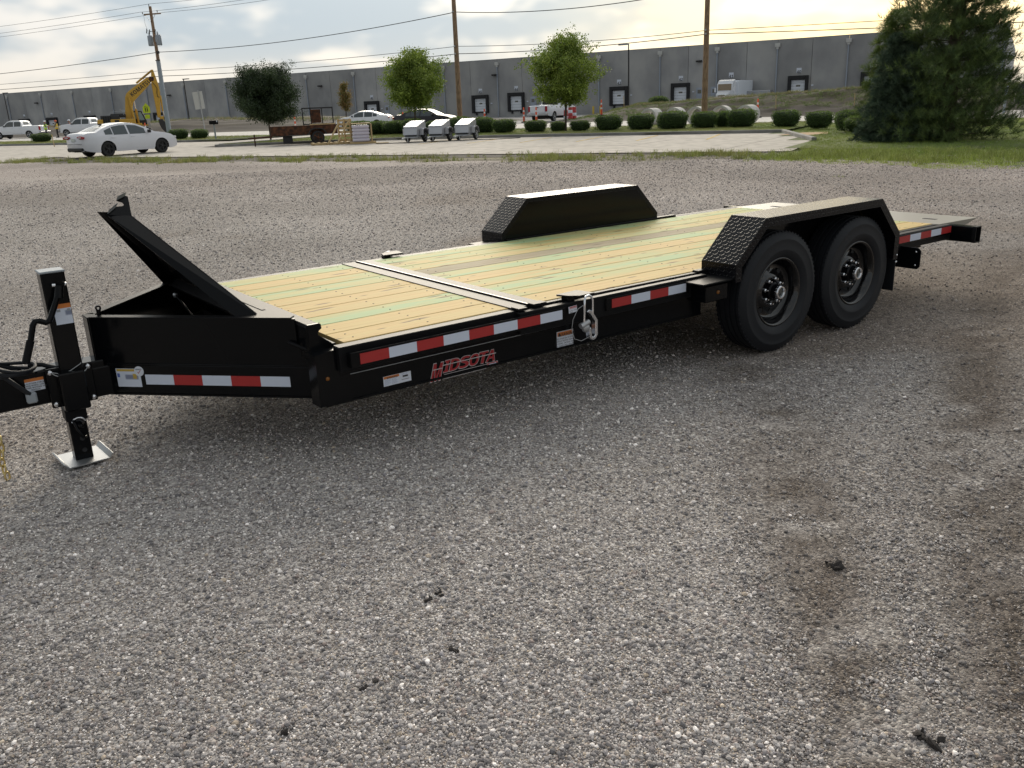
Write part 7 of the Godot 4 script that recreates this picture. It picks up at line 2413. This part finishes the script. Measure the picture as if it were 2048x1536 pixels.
	for k in 4:
		slab(ws, "end_board", Vector3(0.46, 0.53, -0.36 + k * 0.24), Vector3(0.05, 0.86, 0.2), "raw_wood", 0.006)
	slab(ws, "cap_board", Vector3(-0.05, 0.985, 0), Vector3(0.95, 0.03, 0.92), "raw_wood", 0.006)
	var bd := thing("loose_board", "short pale board lying right of the wrapped stack", "board", Vector3(-6.05, 0.03, -45.2), 0.1)
	slab(bd, "board", Vector3.ZERO, Vector3(0.7, 0.04, 0.2), "raw_wood", 0.004)
	var hs := thing("cable_on_ground", "dark cable lying along the parking lot by the silver trailers", "cable", Vector3(0, 0.03, 0))
	var path := []
	for i in 60:
		var f := i / 59.0
		path.append(Vector3(lerpf(-6.2, 0.9, f), 0.0, -44.2 + sin(f * 17.0) * 0.22 + sin(f * 41.0) * 0.08))
	var cb := Mb.new()
	cb.tube(path, 0.02, 0.02, 6)
	part("cable", cb, M("lamp_bronze"), hs)

# ---------------------------------------------------------------- people
# a body as one surface: tapered capsules joined by a smooth minimum, meshed as surface nets
func sdf_body(bones: Array, cell: float, lo: Vector3, hi: Vector3, blend: float, colour: Callable) -> ArrayMesh:
	var n := Vector3i(((hi - lo) / cell).ceil()) + Vector3i.ONE
	var field := PackedFloat32Array()
	field.resize(n.x * n.y * n.z)
	field.fill(1.0)
	for b in bones:
		var a: Vector3 = b[0]
		var c: Vector3 = b[1]
		var ra: float = b[2]
		var rb: float = b[3]
		var reach := maxf(ra, rb) + blend * 2.0 + cell * 2.0
		var p0 := Vector3i(((Vector3(minf(a.x, c.x), minf(a.y, c.y), minf(a.z, c.z)) - Vector3.ONE * reach - lo) / cell).floor()).clamp(Vector3i.ZERO, n - Vector3i.ONE)
		var p1 := Vector3i(((Vector3(maxf(a.x, c.x), maxf(a.y, c.y), maxf(a.z, c.z)) + Vector3.ONE * reach - lo) / cell).ceil()).clamp(Vector3i.ZERO, n - Vector3i.ONE)
		var ac := c - a
		var l2 := maxf(ac.length_squared(), 1e-9)
		for z in range(p0.z, p1.z + 1):
			for y in range(p0.y, p1.y + 1):
				for x in range(p0.x, p1.x + 1):
					var p := lo + Vector3(x, y, z) * cell
					var t := clampf((p - a).dot(ac) / l2, 0.0, 1.0)
					var d := p.distance_to(a + ac * t) - lerpf(ra, rb, t)
					var k := x + n.x * (y + n.y * z)
					var e := field[k]
					var h := clampf(0.5 + 0.5 * (e - d) / blend, 0.0, 1.0)
					field[k] = lerpf(e, d, h) - blend * h * (1.0 - h)
	var verts := {}
	var st := SurfaceTool.new()
	st.begin(Mesh.PRIMITIVE_TRIANGLES)
	var off := [0, 1, n.x, n.x + 1, n.x * n.y, n.x * n.y + 1, n.x * n.y + n.x, n.x * n.y + n.x + 1]
	var count := 0
	for z in n.z - 1:
		for y in n.y - 1:
			for x in n.x - 1:
				var k := x + n.x * (y + n.y * z)
				var inside := 0
				for i in 8:
					if field[k + off[i]] < 0.0: inside += 1
				if inside == 0 or inside == 8: continue
				var s := Vector3.ZERO
				var m := 0
				for i in 8:
					for bit in [1, 2, 4]:
						if i & bit: continue
						var j: int = i | bit
						var f0: float = field[k + off[i]]
						var f1: float = field[k + off[j]]
						if (f0 < 0.0) != (f1 < 0.0):
							var t := f0 / (f0 - f1)
							s += Vector3(i & 1, (i >> 1) & 1, (i >> 2) & 1).lerp(Vector3(j & 1, (j >> 1) & 1, (j >> 2) & 1), t)
							m += 1
				var v := lo + (Vector3(x, y, z) + s / m) * cell
				verts[k] = count
				st.set_color(colour.call(v))
				st.set_smooth_group(1)
				st.add_vertex(v)
				count += 1
	for z in range(1, n.z - 1):
		for y in range(1, n.y - 1):
			for x in range(1, n.x - 1):
				var k := x + n.x * (y + n.y * z)
				for ax in 3:
					var d1: int = [1, n.x, n.x * n.y][ax]
					if (field[k] < 0.0) == (field[k + d1] < 0.0): continue
					var d2: int = [n.x, n.x * n.y, 1][ax]
					var d3: int = [n.x * n.y, 1, n.x][ax]
					var q := [verts.get(k - d2 - d3, -1), verts.get(k - d3, -1), verts.get(k, -1), verts.get(k - d2, -1)]
					if q.has(-1): continue
					if field[k] < 0.0:
						q.reverse()
					for i in [0, 1, 2, 0, 2, 3]:
						st.add_index(q[i])
	st.generate_normals()
	return st.commit()

func worker(label: String, at: Vector3, turn: float, vest: Color, hat: String, pants: Color, fold: bool):
	var o := thing("person", label, "person", at, turn)
	# faces +x; z is across
	var b := []
	var hip := 0.92
	for s in [-1.0, 1.0]:
		b.append([Vector3(0, hip, s * 0.09), Vector3(0.02, 0.50, s * 0.11), 0.088, 0.062])
		b.append([Vector3(0.02, 0.50, s * 0.11), Vector3(-0.02, 0.10, s * 0.12), 0.060, 0.045])
		b.append([Vector3(-0.05, 0.05, s * 0.12), Vector3(0.15, 0.04, s * 0.14), 0.046, 0.038])
		var sh := Vector3(0.0, 1.42, s * 0.19)
		var el := Vector3(0.03, 1.14, s * 0.27) if not fold else Vector3(0.10, 1.16, s * 0.27)
		var ha := Vector3(0.14, 0.90, s * 0.25) if not fold else Vector3(0.34, 1.18, s * 0.10)
		b.append([sh, el, 0.058, 0.044])
		b.append([el, ha, 0.042, 0.030])
		var d := (ha - el).normalized()
		b.append([ha, ha + d * 0.08, 0.030, 0.032])
		for f in 4:
			b.append([ha + d * 0.08 + Vector3(0, 0, (f - 1.5) * 0.018), ha + d * (0.155 - 0.012 * absf(f - 1.2)) + Vector3(0, -0.012, (f - 1.5) * 0.02), 0.010, 0.008])
		b.append([ha + d * 0.03 + Vector3(0, 0.02, 0), ha + d * 0.10 + Vector3(0, 0.05, 0), 0.011, 0.009])
	b.append([Vector3(0, 0.95, 0.05), Vector3(0, 0.95, -0.05), 0.13, 0.13])
	b.append([Vector3(0, 1.0, 0), Vector3(0, 1.34, 0), 0.135, 0.155])
	b.append([Vector3(0, 1.40, -0.14), Vector3(0, 1.40, 0.14), 0.075, 0.075])
	b.append([Vector3(0.0, 1.44, 0), Vector3(0.015, 1.56, 0), 0.055, 0.052])
	b.append([Vector3(0.015, 1.62, 0), Vector3(0.0, 1.70, 0), 0.082, 0.098])
	b.append([Vector3(0.09, 1.645, 0), Vector3(0.115, 1.625, 0), 0.012, 0.014])
	var col := func(v: Vector3) -> Color:
		if v.y > 1.50: return Color(0.36, 0.20, 0.13)
		if v.y < 0.11: return Color(0.03, 0.025, 0.02)
		if v.y < 0.96 and absf(v.z) < 0.225 and v.x < 0.12: return pants
		if (fold and v.x > 0.30) or (not fold and v.y < 0.92): return Color(0.36, 0.20, 0.13)
		return Color(0.10, 0.10, 0.12)
	var m := sdf_body(b, 0.022, Vector3(-0.26, -0.06, -0.42), Vector3(0.56, 1.86, 0.42), 0.035, col)
	var bm := M("person_body", 1, 1, 1, 0.8)
	bm.vertex_color_use_as_albedo = true
	part("body", m, bm, o)
	var vm := Mb.new()
	var rows := []
	for j in 8:
		var f := j / 7.0
		var row := []
		for i in 21:
			var a := TAU * (i % 20) / 20.0
			row.append(Vector3(cos(a) * lerpf(0.150, 0.155, f), lerpf(0.90, 1.46, f), sin(a) * (0.205 + 0.025 * sin(f * PI) - 0.08 * pow(f, 6.0))))
		rows.append(row)
	vm.grid(rows)
	var vest_m := StandardMaterial3D.new()
	vest_m.albedo_color = vest.linear_to_srgb()
	vest_m.roughness = 0.8
	var vo := part("safety_vest", vm, vest_m, o)
	var band := Mb.new()
	band.lathe([Vector2(0.214, 1.08), Vector2(0.216, 1.13)], 20, Transform3D(Basis().scaled(Vector3(0.74, 1, 1.08)), Vector3.ZERO))
	part("reflective_band", band, M("label_white"), vo)
	var ht := Mb.new()
	ht.lathe([Vector2(0.145, 1.715), Vector2(0.115, 1.735), Vector2(0.108, 1.78), Vector2(0.075, 1.83), Vector2(0, 1.845)], 18, Transform3D(Basis().scaled(Vector3(1.12, 1, 1)), Vector3.ZERO))
	part("hard_hat", ht, M(hat), o)
	for s in [-1.0, 1.0]:
		var ey := Mb.new()
		ey.lathe([Vector2(0, -0.011), Vector2(0.009, -0.006), Vector2(0.011, 0), Vector2(0.009, 0.006), Vector2(0, 0.011)], 8, Transform3D(Basis(), Vector3(0.086, 1.668, s * 0.034)))
		part("eye", ey, M("ink"), o)

func make_people():
	var at := func(x: float, z: float) -> Vector3:
		var p := Vector3(x, 0, z)
		p.y = land(p.dot(U), p.dot(N))
		return p
	worker("worker in lime vest and white hard hat behind the left pickup", at.call(-50.2, -100.0), 0.3, Color(0.50, 0.78, 0.04), "label_white", Color(0.035, 0.035, 0.05), true)
	worker("worker in yellow vest and orange hard hat facing the worker in lime", at.call(-48.7, -99.4), PI + 0.2, Color(0.70, 0.48, 0.05), "cone_orange", Color(0.06, 0.055, 0.05), true)
	worker("worker with white hard hat half hidden by the second pickup", at.call(-49.2, -103.5), PI, Color(0.75, 0.22, 0.06), "label_white", Color(0.05, 0.05, 0.06), false)

func _ready():
	# camera
	var cam := Camera3D.new()
	cam.name = "camera"
	cam.fov = 47.8627
	cam.near = 0.05
	cam.far = 3000.0
	add_child(cam)
	cam.position = Vector3(0, 1.621, 0)
	cam.basis = Basis(Vector3.RIGHT, -0.31250) * Basis(Vector3.BACK, -0.04050)
	# sky, sun, exposure
	var env := Environment.new()
	env.background_mode = Environment.BG_SKY
	var sky := Sky.new()
	sky.sky_material = make_sky()
	env.sky = sky
	env.tonemap_mode = Environment.TONE_MAPPER_LINEAR
	env.tonemap_exposure = 1.6
	env.sdfgi_enabled = true
	env.ssao_enabled = true
	env.ssil_enabled = true
	var we := WorldEnvironment.new()
	we.name = "world_environment"
	we.environment = env
	add_child(we)
	var sun := DirectionalLight3D.new()
	sun.name = "sun"
	sun.light_energy = 0.5
	sun.light_color = Color(1.0, 0.95, 0.87)
	sun.light_angular_distance = 38.0
	sun.shadow_enabled = true
	add_child(sun)
	sun.basis = Basis.looking_at(-Vector3(sin(-0.05), tan(deg_to_rad(23.0)), -cos(-0.05)), Vector3.UP)
	rng.seed = 20
	fine.seed = 3
	fine.frequency = 0.12
	fine.fractal_octaves = 4
	wide.seed = 9
	wide.frequency = 0.06
	wide.fractal_octaves = 3
	make_materials()
	# setting
	make_ground()
	make_warehouse()
	make_lines()
	# things
	make_trailer()
	make_vehicles()
	make_excavator()
	make_yard()
	make_signs()
	make_lot_things()
	make_people()
	# plants and small stuff
	make_plants()
	make_grass()
	make_pebbles()
